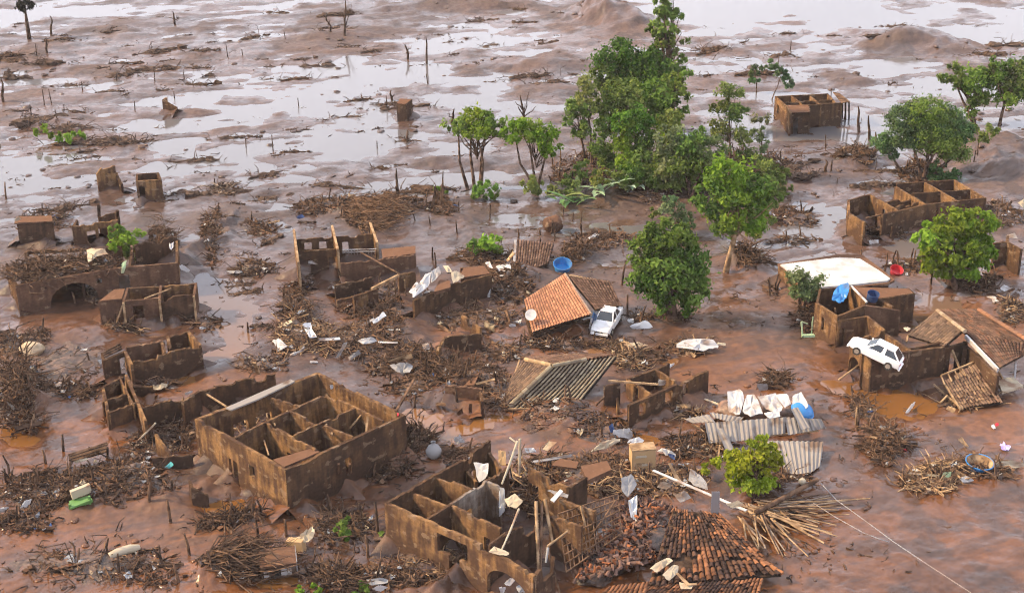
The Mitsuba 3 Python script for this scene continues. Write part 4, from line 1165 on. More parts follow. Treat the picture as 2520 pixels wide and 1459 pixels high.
part(k2, 'reflector', m, 'white_sheet', smooth=True)
part(k2, 'mast', M().tube([dp - nn * .03, dp - nn * .3, dp - nn * .3 - [0, 0, .9]], .035, 6), 'zinc')
part(k2, 'feed_arm', M().tube([dp + R[:, 0] * -.4, dp + nn * .5], .02, 5), 'zinc')

# small roof with mud, behind
k = thing('mud_roof', 'mud coated square tile roof lying tilted behind the blue basin', 'roof')
tiles(k, pts(Z, (935, 560, 1.9), (1275, 590, 1.9), (1225, 770, .9), (905, 890, .5)), DARKT + [(.19, .125, .095)], .24, .42, seed=13, slip=.03, sag=.05)
part(k, 'verge', M().beam(*pts(Z, (925, 560, 2.0), (905, 870, .6)), .22, .1), 'grey_sheet')

# hipped roof, dark striped
Z = zz(2, 1)
k = thing('hipped_roof', 'big sunken hipped roof with striped pale and dark channel tiles, centre', 'roof')
P1, P2, P3 = pts(Z, (1270, 520, 2.7), (1880, 420, 2.4), (1720, 650, 1.4))
r1 = part(k, 'front_slope', M().beam(*pts(Z, (860, 915, .5), (1290, 900, .55)), .1), 'pale_wood', label='striped front slope')
tiles(r1, pts(Z, (1255, 525, 2.7), (1850, 430, 2.45), (1500, 870, .75), (860, 905, .4)), GREYT, .36, .5, seed=14, slip=.03, sag=.18, ragged=.06, fill=.60, var=.12, under='deck_dark')
r2 = part(k, 'left_slope', M().beam(*pts(Z, (820, 880, .5), (960, 470, 1.9)), .1), 'pale_wood', label='muddy tan left slope')
tiles(r2, pts(Z, (1255, 520, 2.7), (1010, 455, 2.2), (880, 640, 1.3), (840, 880, .45)), CLAY_MUD, .24, .42, limit=150, var=.1, seed=15, slip=.03, sag=.1)
r3 = part(k, 'back_slope', M().beam(*pts(Z, (1040, 450, 2.1), (1500, 415, 2.1)), .1), 'pale_wood', label='narrow dark back slope')
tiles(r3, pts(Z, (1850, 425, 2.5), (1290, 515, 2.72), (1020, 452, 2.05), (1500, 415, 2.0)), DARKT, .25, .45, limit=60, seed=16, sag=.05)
ridge(k, *pts(Z, (1260, 520, 2.76), (1560, 465, 2.68)), GREYT)
ridge(k, *pts(Z, (1250, 525, 2.76), (870, 885, .55)), GREYT)
ridge(k, *pts(Z, (1250, 515, 2.78), (1020, 465, 2.3)), [(.42, .30, .17), (.36, .25, .15)])

# right house with two roofs
Z = zz(4, 1)
k = thing('tiled_house', 'house at the right edge with two mud stained tile roofs and a torn verandah', 'house')
r1 = part(k, 'left_roof', M().beam(*pts(Z, (830, 240, 2.5), (815, 305, 2.2)), .12), 'pale_wood', label='tan stained left roof')
tiles(r1, pts(Z, (1095, 20, 3.7), (1335, 200, 3.7), (1165, 345, 2.6), (830, 240, 2.5)), CLAY_MUD, .23, .42, seed=17, slip=.03, ragged=.04)
r2 = part(k, 'right_roof', M().beam(*pts(Z, (1355, 250, 3.0), (1650, 560, 2.2)), .16, .3), 'white_sheet', label='brown right roof with a white fascia')
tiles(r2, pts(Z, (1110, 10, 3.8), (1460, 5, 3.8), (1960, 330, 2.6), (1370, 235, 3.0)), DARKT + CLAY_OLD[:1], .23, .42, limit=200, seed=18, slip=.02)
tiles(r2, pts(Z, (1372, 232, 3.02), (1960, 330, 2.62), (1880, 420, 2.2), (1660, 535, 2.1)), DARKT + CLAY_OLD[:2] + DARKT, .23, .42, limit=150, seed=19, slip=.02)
ridge(k, *pts(Z, (1470, 8, 3.85), (1940, 300, 3.5)), [(.27, .145, .09), (.22, .125, .085), (.30, .15, .09)])
ridge(k, *pts(Z, (1095, 15, 3.78), (1345, 205, 3.78)), [(.36, .28, .2), (.30, .22, .15)])
wall(k, *Z((1150, 360), (1360, 300)), 2.5, .2, [(.3, .6, 0, 2)], .05, 'wall_dark')
wall(k, *Z((1360, 330), (1650, 600)), 2.3, .2, [], .05, 'wall_dark')
wall(k, *Z((1150, 380), (1200, 330)), 2.3, .2, [], .05, 'wall_dark')
for a, b in [((1365, 260, 3.0), (1640, 640, .6)), ((1210, 330, 2.5), (1320, 580, .8)), ((1820, 400, 2.3), (1800, 650, .2)), ((1650, 560, 2.1), (1690, 640, .8))]:
    part(k, 'post', M().beam(*pts(Z, a, b), .13), 'white_sheet' if a[0] == 1820 else 'pale_wood')
slab(k, Z((1640, 640), (1790, 620), (1880, 700), (1690, 755)), .9, .2, 'cream_sheet', 'porch_slab', 'pale tilted porch slab')
wall(k, Z(1350, 360), Z(1350, 300), 2.3, .3, [], .05, 'wall_brown')
k = thing('collapsed_roof', 'patch of mud brown tile roof slumped on the mud with bare battens, below the tiled house', 'roof')
tiles(k, pts(Z, (1160, 660, 1.2), (1450, 500, 1.6), (1700, 850, .5), (1310, 905, .25)), CLAY_MUD + DARKT[:2], .23, .42, seed=20, slip=.06, missing=.03, sag=.1)
for i in range(6):
    u = i / 5
    a, b = pts(Z, (1130 + 310 * u, 610 - 125 * u, 1.4 + .2 * u), (1165 + 320 * u, 690 - 130 * u, 1.2 + .3 * u))
    part(k, 'batten', M().beam(a, b, .08), 'pale_wood')
for a, b in [((1130, 610, 1.4), (1445, 480, 1.7)), ((1065, 690, .6), (1330, 915, .3)), ((1150, 660, 1.2), (1310, 920, .3)), ((1120, 860, .3), (1190, 790, .6))]:
    part(k, 'rafter', M().beam(*pts(Z, a, b), .11), 'pale_wood')

# bottom roof, big, with mixed tiles
Z = zz(3, 2)
k = thing('rubble_roof', 'wide collapsed roof of jumbled orange and black tiles along the bottom edge', 'roof')
ROOF = [(.055, .038, .034), (.075, .048, .040), (.10, .058, .042), (.16, .078, .046), (.20, .096, .054), (.25, .120, .066)]


def blotch(u, v, rs):
    q = np.array([[u * 7, v * 8, 0]])
    return float(np.clip((meshkit.fbm(q, 3, seed=61)[0] - .30) * 1.7 + rs.normal() * .20 + .35 * max(0, u - .72), 0, 1))


tiles(k, pts(Z, (470, 690, 1.6), (900, 730, 1.7), (1465, 1285, .7), (240, 1400, 1.0)), ROOF, .25, .42, seed=21, slip=.09, missing=.05, sag=-.22, pick=blotch, ragged=.05,
      gaps=lambda u, v: (.16 < u < .32 and .66 < v < .80) or (u < .10 and math.sin(v * 40) > .5))
tiles(k, pts(Z, (250, 1390, 1.0), (1300, 1330, .75), (1200, 1640, .3), (-250, 1760, .3)), ROOF, .25, .42, limit=120, seed=22, slip=.09, missing=.06, pick=blotch)
tiles(k, pts(Z, (-120, 1400, .9), (260, 1360, 1.1), (200, 1560, .6), (-300, 1600, .4)), ROOF, .25, .42, limit=60, seed=23, slip=.06, missing=.06, pick=lambda u, v, rs: .55 + .4 * rs.random())
ridge(k, *pts(Z, (1010, 990, 1.35), (1465, 1275, .78)), [(.32, .145, .07), (.20, .10, .06), (.28, .12, .06)], .13)
# heap of loose tiles left of it
k = thing('tile_heap', 'heap of loose broken roof tiles left of the jumbled roof', 'rubble heap')
rs = np.random.default_rng(5)
lst = []
for i in range(1400):
    u, v = rs.random(2)
    c = bil([np.array([*Z(60, 560), 0]), np.array([*Z(520, 700), 0]), np.array([*Z(420, 1150), 0]), np.array([*Z(-420, 1330), 0])], np.array(u), np.array(v))
    hh = .25 + 1.5 * math.sin(math.pi * min(1, u + .12)) * (.4 + .6 * rs.random())
    p = at(c[:2], hh * .8)
    R = frame(rs.normal(size=3) + [0, 0, .8], rs.random() * 6)
    col = np.array([(.20, .115, .085), (.15, .095, .078), (.25, .155, .125), (.30, .12, .06), (.12, .08, .066)][rs.integers(5)])
    lst.append(tile_mesh(p, R[:, 0], R[:, 1], R[:, 2], .22, .36, .01, col))
lst.sort(key=lambda q: np.linalg.norm(q[0][0] - EYE))
for q in lst[:280]:
    part(k, 'tile', M().add(*q), 'vertex_diffuse')
m = M()
for q in lst[280:]:
    m.add(*q)
part(k, 'tiles', m, 'vertex_diffuse', kind='stuff')
m = M()
for cx, cy, rx in [(250, 800, 1.6), (100, 1000, 1.6), (300, 1000, 1.6), (-100, 1180, 1.5), (-250, 1300, 1.2)]:
    m.blob(at(Z(cx, cy), .25), (rx * .85, rx * .85, .55), 3, .4, cx)
part(k, 'core', m, 'muck', smooth=True)


# corrugated fibre cement sheets
def sheet(parent, c, mat='fibre_cement', pitch=.30, amp=.045, name='sheet', crack=.0, label=None):
    c = [np.asarray(q, float) for q in c]
    n = max(6, int(np.linalg.norm(c[1] - c[0]) / pitch * 4))
    u = np.linspace(0, 1, n)
    U, V = np.meshgrid(u, [0, .5, 1])
    P = bil(c, U, V)
    nn = np.cross(c[1] - c[0], c[3] - c[0])
    nn = nn / np.linalg.norm(nn) * (1 if nn[2] >= 0 else -1)
    P = P + (nn * amp * 1.0) * np.cos(U * n / 4 * 2 * np.pi)[..., None]
    v = P.reshape(-1, 3)
    i, j = np.meshgrid(np.arange(2), np.arange(n - 1), indexing='ij')
    q = np.stack([i * n + j, i * n + j + 1, (i + 1) * n + j + 1, (i + 1) * n + j], -1).reshape(-1, 4)
    m = M()
    m.add(v, q)
    m.add(v - nn * .02, q[:, ::-1])
    return part(parent, name, m, mat, label=label)


Z = zz(3, 1)
k = thing('corrugated_roof', 'fallen corrugated grey roof of overlapping sheets around the lime tree', 'roof')
for i in range(5):
    u0, u1 = i / 5, (i + 1.06) / 5
    a = [(760 + 730 * u, 1040 - 52 * u) for u in (u0, u1)]
    b = [(800 + 690 * u, 1225 - 80 * u + 12 * math.sin(i)) for u in (u1, u0)]
    sheet(k, pts(Z, (*a[0], 1.75), (*a[1], 1.75 + .03 * i), (*b[0], 1.0), (*b[1], 1.0)))
for i in range(3):
    u0, u1 = i / 3, (i + 1.06) / 3
    sheet(k, pts(Z, (1490 + 330 * u0, 985 + 20 * u0, 1.8), (1490 + 330 * u1, 985 + 20 * u1, 1.8 - .05 * i), (1520 + 340 * u1, 1150 - 60 * u1, 1.1), (1520 + 340 * u0, 1150 - 60 * u0, 1.1)))
sheet(k, pts(Z, (1545, 915, 2.3), (1610, 895, 2.35), (1720, 1080, 1.5), (1640, 1105, 1.45)), label='loose sheet lying on the others at the blue tank')
sheet(k, pts(Z, (865, 1095, 1.75), (930, 1085, 1.8), (1040, 1290, .9), (960, 1310, .85)), label='narrow strip of sheet slid down at the left')
for i in range(4):
    u0, u1 = i / 4, (i + 1.06) / 4
    sheet(k, pts(Z, (1290 + 550 * u0, 1200 + 10 * u0, .95), (1290 + 550 * u1, 1200 + 10 * u1, .95), (1420 + 390 * u1, 1420 + 110 * math.sin(u1 * 3), .3), (1420 + 390 * u0, 1420 + 110 * math.sin(u0 * 3), .3)))
sheet(k, pts(Z, (570, 1005, 1.2), (800, 960, 1.5), (860, 1030, 1.35), (640, 1040, 1.1)), label='shattered left corner sheet')
sheet(k, pts(Z, (800, 940, 1.5), (1120, 990, 1.6), (1060, 1050, 1.5), (830, 985, 1.4)))
for a, b in [((790, 1230, .9), (900, 1320, .3)), ((900, 1240, .9), (880, 1400, .2)), ((780, 1040, 1.6), (800, 1240, .2)), ((1300, 1160, .9), (1800, 1110, 1.0))]:
    part(k, 'rafter', M().beam(*pts(Z, a, b), .1), 'pale_wood')

# white sheet heap
for lab, q in [('upright white panel at the left of the white panel heap', [(965, 745, 2.4), (1100, 720, 2.5), (1125, 830, 2.1), (1080, 985, 1.5), (970, 940, 1.5)]),
               ('tent shaped white panel in the middle of the heap', [(1150, 770, 2.4), (1220, 770, 2.5), (1300, 960, 1.7), (1170, 985, 1.6), (1100, 930, 1.7)]),
               ('creased white panel with grey stains, right of the tent shaped one', [(1230, 790, 2.4), (1420, 765, 2.4), (1490, 920, 1.8), (1420, 960, 1.7), (1300, 900, 1.8)]),
               ('white panel shard leaning behind the blue tank', [(1400, 775, 2.4), (1520, 770, 2.5), (1550, 870, 2.1), (1490, 900, 2.0)]),
               ('rightmost white panel with a torn top edge', [(1560, 790, 2.6), (1650, 750, 2.8), (1720, 900, 2.2), (1640, 920, 2.0), (1560, 880, 2.1)]),
               ('low white scrap along the front of the white heap', [(1290, 945, 1.85), (1450, 935, 1.85), (1450, 985, 1.75), (1350, 1000, 1.75)])]:
    single('white_sheet', lab, 'panel', M().crumple(pts(Z, *q), .05, len(lab), .07), 'white_sheet')
k = thing('panel_underlay', 'dark rubble mound that carries the white panels', 'rubble heap')
m = M()
for x, y, r in [(1050, 930, 1.4), (1250, 930, 1.4), (1450, 940, 1.4), (1600, 930, 1.2)]:
    m.blob(at(Z(x, y), .8), (r, r * .8, .75), 3, .3, x)
part(k, 'core', m, 'clod_mud', smooth=True)
for z, y in ((1050, 1100), (1300, 1080), (1500, 1060)):
    pass
# ---------------------------------------------------------------- two stranded cars
def car(name, label, centre, ahead, up, L=3.9, Wd=1.62, boot=True, hood_mud=False):
    k = thing(name, label, 'car')
    f = np.asarray(ahead, float); f /= np.linalg.norm(f)
    u = np.asarray(up, float); u = u - f * (u @ f); u /= np.linalg.norm(u)
    l = np.cross(u, f)
    R = np.stack([f, l, u], 1)

    def loc(v):
        return np.asarray(v, float) @ R.T + centre
    h, w = L / 2, Wd / 2
    # lower body: rounded sections along the length
    st = [(-h, .86 * w, .34, .74), (-h + .06, .93 * w, .26, .84), (-h * .55, w, .20, .90), (0, w, .19, .90), (h * .45, w, .20, .86), (h * .86, .94 * w, .24, .72), (h - .04, .86 * w, .28, .60), (h, .80 * w, .34, .54)]
    if boot:
        st[0], st[1], st[2] = (-h, .86 * w, .34, .80), (-h + .06, .93 * w, .26, .89), (-h * .6, w, .20, .93)
    V = []
    for x, hw, zb, zt in st:
        prof = [(-hw * .8, zb), (-hw, zb + .10), (-hw, zt - .16), (-hw * .93, zt - .04), (-hw * .6, zt), (hw * .6, zt), (hw * .93, zt - .04), (hw, zt - .16), (hw, zb + .10), (hw * .8, zb)]
        V += [(x, y, z) for y, z in prof]
    n = 10
    F = []
    for i in range(len(st) - 1):
        for j in range(n):
            a, b = i * n + j, i * n + (j + 1) % n
            F += [[a, b, b + n], [a, b + n, a + n]]
    for s0, rev in ((0, True), ((len(st) - 1) * n, False)):
        for j in range(1, n - 1):
            F.append([s0, s0 + j, s0 + j + 1] if rev else [s0, s0 + j + 1, s0 + j])
    F = np.array(F)[:, ::-1]
    part(k, 'body', (loc(V), F), 'car_paint', smooth=40)
    # cabin
    xb0, xb1 = (-h * .62, h * .40) if boot else (-h * .93, h * .40)
    xr0, xr1 = (-h * .36, h * .06) if boot else (-h * .62, h * .08)
    base = [(xb0, -.90 * w), (xb0, .90 * w), (xb1, .88 * w), (xb1, -.88 * w)]
    roof = [(xr0, -.68 * w), (xr0, .68 * w), (xr1, .68 * w), (xr1, -.68 * w)]
    cv = np.array([(x, y, .86) for x, y in base] + [(x, y, 1.36) for x, y in roof])
    cf = [[4, 7, 6], [4, 6, 5], [0, 1, 5], [0, 5, 4], [2, 3, 7], [2, 7, 6], [1, 2, 6], [1, 6, 5], [3, 0, 4], [3, 4, 7]]
    part(k, 'cabin', (loc(cv), cf), 'car_paint', smooth=False)
    part(k, 'roof', (loc(np.array([(x * 1.0, y * s_, z) for z, s_ in ((1.355, 1.03), (1.40, .86)) for x, y in [(xr0 - .04, -.68 * w), (xr0 - .04, .68 * w), (xr1 + .05, .68 * w), (xr1 + .05, -.68 * w)]])),
                      [[4, 5, 6], [4, 6, 7], [0, 4, 7], [0, 7, 3], [1, 2, 6], [1, 6, 5], [0, 1, 5], [0, 5, 4], [3, 7, 6], [3, 6, 2]]), 'car_paint', smooth=False)

    def pane(name, q, ins=.10):
        q = np.array([cv[i] for i in q])
        c = q.mean(0)
        nn = np.cross(q[1] - q[0], q[2] - q[0]); nn /= np.linalg.norm(nn)
        if nn @ (c - [0, 0, .9]) < 0:
            nn = -nn
        q = c + (q - c) * (1 - ins) + nn * .012
        part(k, name, M().add(loc(np.vstack([q, q - nn * .01])), [[0, 1, 2, 3], [0, 4, 5, 1], [1, 5, 6, 2], [2, 6, 7, 3], [3, 7, 4, 0]]), 'car_glass')
    pane('windscreen', [2, 3, 7, 6], .12)
    pane('rear_window', [1, 0, 4, 5], .14)
    for s in (0, 1):
        side = [1, 2, 6, 5] if s else [0, 3, 7, 4]
        q = np.array([cv[i] for i in side])
        for t0, t1, nm in ((.03, .47, 'side_window'), (.53, .95, 'side_window')):
            a, b = q[0] + (q[1] - q[0]) * t0, q[0] + (q[1] - q[0]) * t1
            d, c = q[3] + (q[2] - q[3]) * t0, q[3] + (q[2] - q[3]) * t1
            qq = np.array([a, b, c, d]); cc = qq.mean(0)
            nn = np.array([0, 1 if s else -1, .35]); nn /= np.linalg.norm(nn)
            qq = cc + (qq - cc) * .84 + nn * .02
            part(k, nm, M().add(loc(np.vstack([qq, qq - nn * .015])), [[0, 1, 2, 3], [0, 4, 5, 1], [1, 5, 6, 2], [2, 6, 7, 3], [3, 7, 4, 0]]), 'car_glass')
    for x in (-h * .62, h * .62):
        for s in (-1, 1):
            c = np.array([x, s * (w - .07), .27])
            wh = part(k, 'wheel', M().tube([loc(c - [0, s * .10, 0]), loc(c + [0, s * .09, 0])], .29, 18), 'rubber')
            part(wh, 'rim', M().tube([loc(c + [0, s * .08, 0]), loc(c + [0, s * .105, 0])], .17, 14), 'rim_metal')
    for s in (-1, 1):
        part(k, 'headlight', M().box((h - .03, s * .55 * w, .50), (.06, .30, .13)).__class__().add(loc(np.array([[x, y, z] for x in (h - .10, h + .012) for y in (s * .42 * w, s * .78 * w) for z in (.44, .57)])), BOXF), 'lamp_lens')
        part(k, 'tail_light', M().add(loc(np.array([[x, y, z] for x in (-h - .012, -h + .12) for y in (s * .55 * w, s * .87 * w) for z in (.55, .74)])), BOXF), 'tail_lens')
        part(k, 'mirror', M().add(loc(np.array([[x, y, z] for x in (h * .30, h * .36) for y in (s * .97 * w, s * 1.12 * w) for z in (.90, 1.02)])), BOXF), 'car_paint')
    part(k, 'grille', M().add(loc(np.array([[x, y, z] for x in (h - .10, h + .008) for y in (-.36 * w, .36 * w) for z in (.43, .54)])), BOXF), 'rubber')
    for x, nm in ((h + .02, 'front_bumper'), (-h - .02, 'rear_bumper')):
        part(k, nm, M().add(loc(np.array([[x + a, y, z] for a in (-.09, .05) for y in (-.84 * w, .84 * w) for z in (.24, .38)])), BOXF), 'car_paint')
    return k


a, b = at((1511, 786)), at((1474, 834))
d = b - a
c = (a + b) / 2
car('sedan_car', 'white four door sedan nose down in the mud beside the clay roof', c + [0, 0, gz(c[0], c[1]) + .0], [d[0], d[1], -.35], [0.05, 0, 1], 4.0, 1.66, True)
Z = zz(4, 1)
yw = at(Z(505, 425), 2.9)[1]
c = up_at(Z(515, 425), yw - .25)
car('hatchback_car', 'white hatchback stranded high on the broken wall, tail hanging out to the right', c - np.array([0, 0, .22]), [-2.0, 1.05, .72], [.35, -.1, 1], 3.8, 1.62, False)

# ---------------------------------------------------------------- tanks, tubs and other wreckage
def ring_lathe(m, prof, c, R, n=22):
    an = np.linspace(0, 2 * np.pi, n + 1)[:-1]
    V = np.vstack([np.stack([r * np.cos(an), r * np.sin(an), an * 0 + z], 1) for r, z in prof]) @ np.asarray(R).T + c
    F = []
    for i in range(len(prof) - 1):
        for j in range(n):
            a, b = i * n + j, i * n + (j + 1) % n
            F += [[a, b, b + n], [a, b + n, a + n]]
    return m.add(V, F)


def tub(name, label, cat, p, r, h, tilt, outer, inner, rr=.82, z=None):
    k = thing(name, label, cat)
    c = ground(p) if z is None else at(p, z)
    R = frame(tilt)
    part(k, 'shell', ring_lathe(M(), [(.01, 0), (r * rr, 0), (r, h), (r * 1.06, h), (r * 1.06, h - .06), (r * 1.02, h - .07)], c, R), outer, smooth=40)
    part(k, 'lining', ring_lathe(M(), [(r * .97, h - .02), (r * rr * .97, .07), (.01, .07)], c, R), inner, smooth=40)
    return k


Z = zz(2, 0)
tub('water_tub', 'open blue water tub with a pale rim, behind the clay roof', 'water tank', Z(1350, 830), .78, .75, [.05, -.40, 1], 'blue_plastic', 'blue_plastic')
Z2 = zz(4, 2)
k_ = tub('blue_basin', 'wide blue basin with yellow mud inside, on the right debris bank', 'basin', Z2(1470, 330), .85, .62, [.05, -.12, 1], 'blue_plastic', 'pale_wood', .6)
Z = zz(4, 0)
tub('red_tub', 'red plastic tub lying tilted right of the white slab', 'tub', Z(712, 860), .55, .5, [.2, -.5, 1], 'red_plastic', 'red_plastic', .8)
tub('dark_barrel', 'dark navy barrel on the flat mud roof beside the gabled house', 'barrel', Z(500, 1100), .45, .6, [.1, -.3, 1], 'dark_blue_plastic', 'dark_blue_plastic', .95, z=2.5)


def dome(name, label, cat, p, z, r, n, mat, depth=.35):
    k = thing(name, label, cat)
    c = at(p, z)
    R = frame(n)
    an = np.linspace(0, 1.35, 7)
    part(k, 'shell', ring_lathe(M(), [(r * math.sin(t) / math.sin(1.35) + .005, r * depth * math.cos(t)) for t in an], c, R), mat, smooth=True)
    part(k, 'rim', ring_lathe(M(), [(r * 1.0, .0), (r * 1.07, .02), (r * 1.07, .10), (r * .97, .12)], c, R), mat)
    return k


OUT = [(290, 945, 3.25), (302, 990, 3.1), (282, 1060, 2.75), (240, 1115, 2.45), (190, 1135, 2.35), (168, 1108, 2.45), (130, 1105, 2.45), (142, 1030, 2.85), (200, 958, 3.2)]
single('blue_shell', 'bright blue torn tank cover leaning upright against the wall below the white slab', 'tank cover', M().crumple([at(Z(x, y), z) for x, y, z in OUT], .06, 4, .06), 'blue_plastic')
Z = zz(3, 1)
dome('blue_tank', 'blue tank half hidden under a loose corrugated sheet', 'water tank', Z(1650, 935), 1.7, .78, [.35, -.3, .9], 'blue_plastic', .7)
Z = zz(2, 2)
k = thing('grey_jar', 'round grey water jar standing in the mud by the gutted house', 'jar')
c = ground(Z(180, 215))
part(k, 'body', ring_lathe(M(), [(.25, -.1), (.5, .2), (.52, .5), (.35, .8), (.14, .95), (.13, 1.1), (.17, 1.12)], c, np.eye(3)), 'grey_sheet', smooth=True)


def boxthing(name, label, cat, a, b, w, h, mat, lift=.1, extra=None, tilt=0.):
    """a long box along a-b (photo positions on the mud)"""
    k = thing(name, label, cat)
    A, B = ground(a), ground(b)
    up = np.array([0, 0, h / 2 + lift])
    R = frame(B - A)
    part(k, 'body', M().beam(A + up, B + up, h, w, roll=tilt), mat)
    if extra:
        extra(k, A, B, R)
    return k


Z = zz(0, 2)
def green_frame(k, A, B, R):
    o = np.array([.15, -.9, 0])
    part(k, 'side_board', M().beam(A + o + [0, 0, .25], B + o + [0, 0, .25], .35, .12), 'green_paint', label='green side board')
    for e in (A, B):
        part(k, 'foot', M().beam(e + o + [0, 0, -.2], e + o + [0, 0, .5], .14), 'green_paint')
    part(k, 'base', M().beam(A + o * .5 + [0, 0, .12], B + o * .5 + [0, 0, .12], .9, .18), 'green_paint')
boxthing('bed_frame', 'cream mattress on a green bed frame among the broken fences, lower left', 'bed', Z(660, 640), Z(835, 570), .55, .3, 'cream_sheet', .45, green_frame)
k = thing('cream_log', 'smooth cream coloured log lying alone in the mud, lower left', 'log')
A, B = ground(Z(1000, 1140)), ground(Z(1270, 1065))
part(k, 'trunk', M().tube([A + [0, 0, .12], (A * .7 + B * .3) + [0, 0, .22], (A * .3 + B * .7) + [0, 0, .24], B + [0, 0, .15]], [.24, .28, .28, .22], 10), 'cream_sheet', smooth=True)
for p in ((1115, 1140), (1240, 1095)):
    w = ground(Z(*p))
    part(k, 'branch_stub', M().tube([w + [0, 0, .1], w + [.1, -.25, .05]], [.08, .05], 6), 'cream_sheet')
Z = zz(1, 2)
k = thing('upturned_freezer', 'upturned chest freezer with a muddy pink lid and torn white side, at the bottom', 'freezer')
c = ground(Z(650, 1290))
Rz = yaw(.20) @ np.array([[1, 0, 0], [0, math.cos(.25), -math.sin(.25)], [0, math.sin(.25), math.cos(.25)]])
part(k, 'cabinet', M().box(c + [0, .2, .55], (2.0, 1.3, 1.1), Rz), 'wall_grey')
part(k, 'lid', M().box(c + Rz @ np.array([0, .05, 1.22]) + [0, .2, -.0], (2.05, 1.35, .16), Rz), 'wall_pink')
for x, w_, mat in ((-.7, .3, 'white_sheet'), (-.05, .32, 'rubber'), (.30, .36, 'white_sheet'), (.62, .2, 'white_sheet')):
    part(k, 'torn_side', M().box(c + [0, .2, .55] + Rz @ np.array([x, -.66, .05]), (w_, .05, .5), Rz), mat)
part(k, 'end_flap', M().box(c + [0, .2, .6] + Rz @ np.array([1.04, 0, .1]), (.06, 1.3, 1.2), Rz), 'grey_sheet')
boxthing('mud_crate', 'brown wooden crate in the mud above the upturned freezer', 'crate', Z(745, 1070), Z(890, 1080), 1.0, .5, 'cardboard', .02)
Z = zz(3, 2)
k = thing('pale_cabinet', 'beige wooden cabinet standing in the rubble behind the jumbled roof', 'cabinet')
c = ground(Z(195, 345))
Rz = yaw(.12)
part(k, 'body', M().box(c + [0, .3, .75], (1.55, .95, 1.6), Rz), 'cardboard')
part(k, 'top', M().box(c + [0, .3, 1.59], (1.6, 1.0, .08), Rz), 'pale_wood')
for z in (.55, 1.15):
    part(k, 'door_rail', M().box(c + [0, .3, z] + Rz @ np.array([.2 if z < 1 else -.2, -.5, 0]), (.7, .05, .14), Rz), 'cream_sheet')
part(k, 'door_panel', M().box(c + [0, .3, .4] + Rz @ np.array([-.3, -.49, 0]), (.7, .04, .6), Rz), 'pale_wood')


SC = [0]


def scrap(name, label, cat, outline, mat, th=.05, base=.15):
    """a flat piece with its corners at photo positions and heights above the mud"""
    top = []
    for q in outline:
        g = ground(q[:2])
        top.append(at(q[:2], g[2] + (q[2] if len(q) > 2 else base)))
    SC[0] += 1
    if cat in ('beam', 'plank', 'post', 'pipe', 'pole', 'lath', 'strip', 'rail', 'box', 'block'):
        return single(name, label, cat, M().plate(top, th), mat)
    return single(name, label, cat, M().crumple(top, th * .6, SC[0], .22 if cat in ('bag', 'cloth', 'rag', 'rags', 'sack', 'tarpaulin') else .09), mat)


def pieces(c, r, rows, name=None):
    Z = zz(c, r)
    for nm, lab, cat, mat, q in rows:
        scrap(nm, lab, cat, [(*Z(p[0], p[1]), p[2] if len(p) > 2 else .2) for p in q], mat)


pieces(2, 0, [
    ('folded_sheet', 'long white folded metal sheet, leftmost on the sheeted ruin', 'metal sheet', 'white_sheet', [(-10, 1010, 2.4), (60, 930, 2.6), (110, 860, 2.8), (160, 850, 2.8), (130, 980, 2.5), (-20, 1105, 2.2)]),
    ('folded_sheet', 'grey crumpled metal sheet right of the white folded one', 'metal sheet', 'grey_sheet', [(150, 840, 2.8), (230, 790, 2.9), (250, 860, 2.7), (150, 960, 2.5)]),
    ('folded_sheet', 'lower white folded sheet hanging over the wall of the sheeted ruin', 'metal sheet', 'white_sheet', [(-60, 1030, 2.3), (20, 940, 2.5), (60, 960, 2.5), (0, 1060, 2.2)]),
    ('cream_flap', 'cream torn board flap standing up on the sheeted ruin', 'board', 'cream_sheet', [(330, 850, 2.9), (390, 830, 3.0), (470, 890, 2.6), (400, 930, 2.5), (350, 950, 2.4)]),
    ('cream_flap', 'narrow cream batten board left of the torn flap', 'board', 'cream_sheet', [(260, 785, 2.9), (310, 785, 2.9), (350, 850, 2.6), (300, 860, 2.6)]),
    ('white_board', 'white board scraps between the sheeted ruin and the mud roof', 'board', 'white_sheet', [(640, 760, 1.4), (690, 750, 1.4), (720, 820, 1.0), (690, 810, 1.0)]),
    ('white_board', 'white debris board beside the mud coated square roof', 'board', 'white_sheet', [(740, 790, .6), (880, 770, .8), (890, 830, .5), (760, 840, .4)]),
    ('white_board', 'small white board upright below the debris board', 'board', 'white_sheet', [(840, 840, .8), (880, 840, .8), (880, 880, .3), (840, 880, .3)]),
    ('yellow_plank', 'yellow plank leaning left of the mud coated roof', 'plank', 'pale_wood', [(840, 740, .5), (900, 660, 1.2), (920, 680, 1.2), (860, 750, .5)]),
    ('tin_sheet', 'pair of pale tin strips in the mud left of the dark mango tree', 'metal sheet', 'white_sheet', [(1570, 545, .2), (1650, 495, .3), (1700, 505, .3), (1620, 555, .15)]),
    ('white_board', 'square white board stuck upright below the sheeted ruin', 'board', 'cream_sheet', [(330, 1320, 1.2), (385, 1310, 1.2), (385, 1370, .5), (350, 1360, .5)]),
    ('cream_flap', 'cream door leaning in the hollow right of the wall stub', 'door', 'cream_sheet', [(635, 1290, 1.0), (735, 1330, 1.0), (738, 1400, .3), (640, 1350, .3)]),
    ('blue_cloth', 'blue cloth hanging at the right corner of the clay roof', 'cloth', 'blue_plastic', [(1630, 1215, 1.6), (1670, 1235, 1.5), (1660, 1290, .7), (1620, 1320, .4), (1612, 1290, .8)]),
    ('white_post', 'white post leaning behind the white sedan', 'post', 'white_sheet', [(1610, 1270, 1.2), (1630, 1270, 1.2), (1605, 1365, .1), (1590, 1360, .1)]),
])
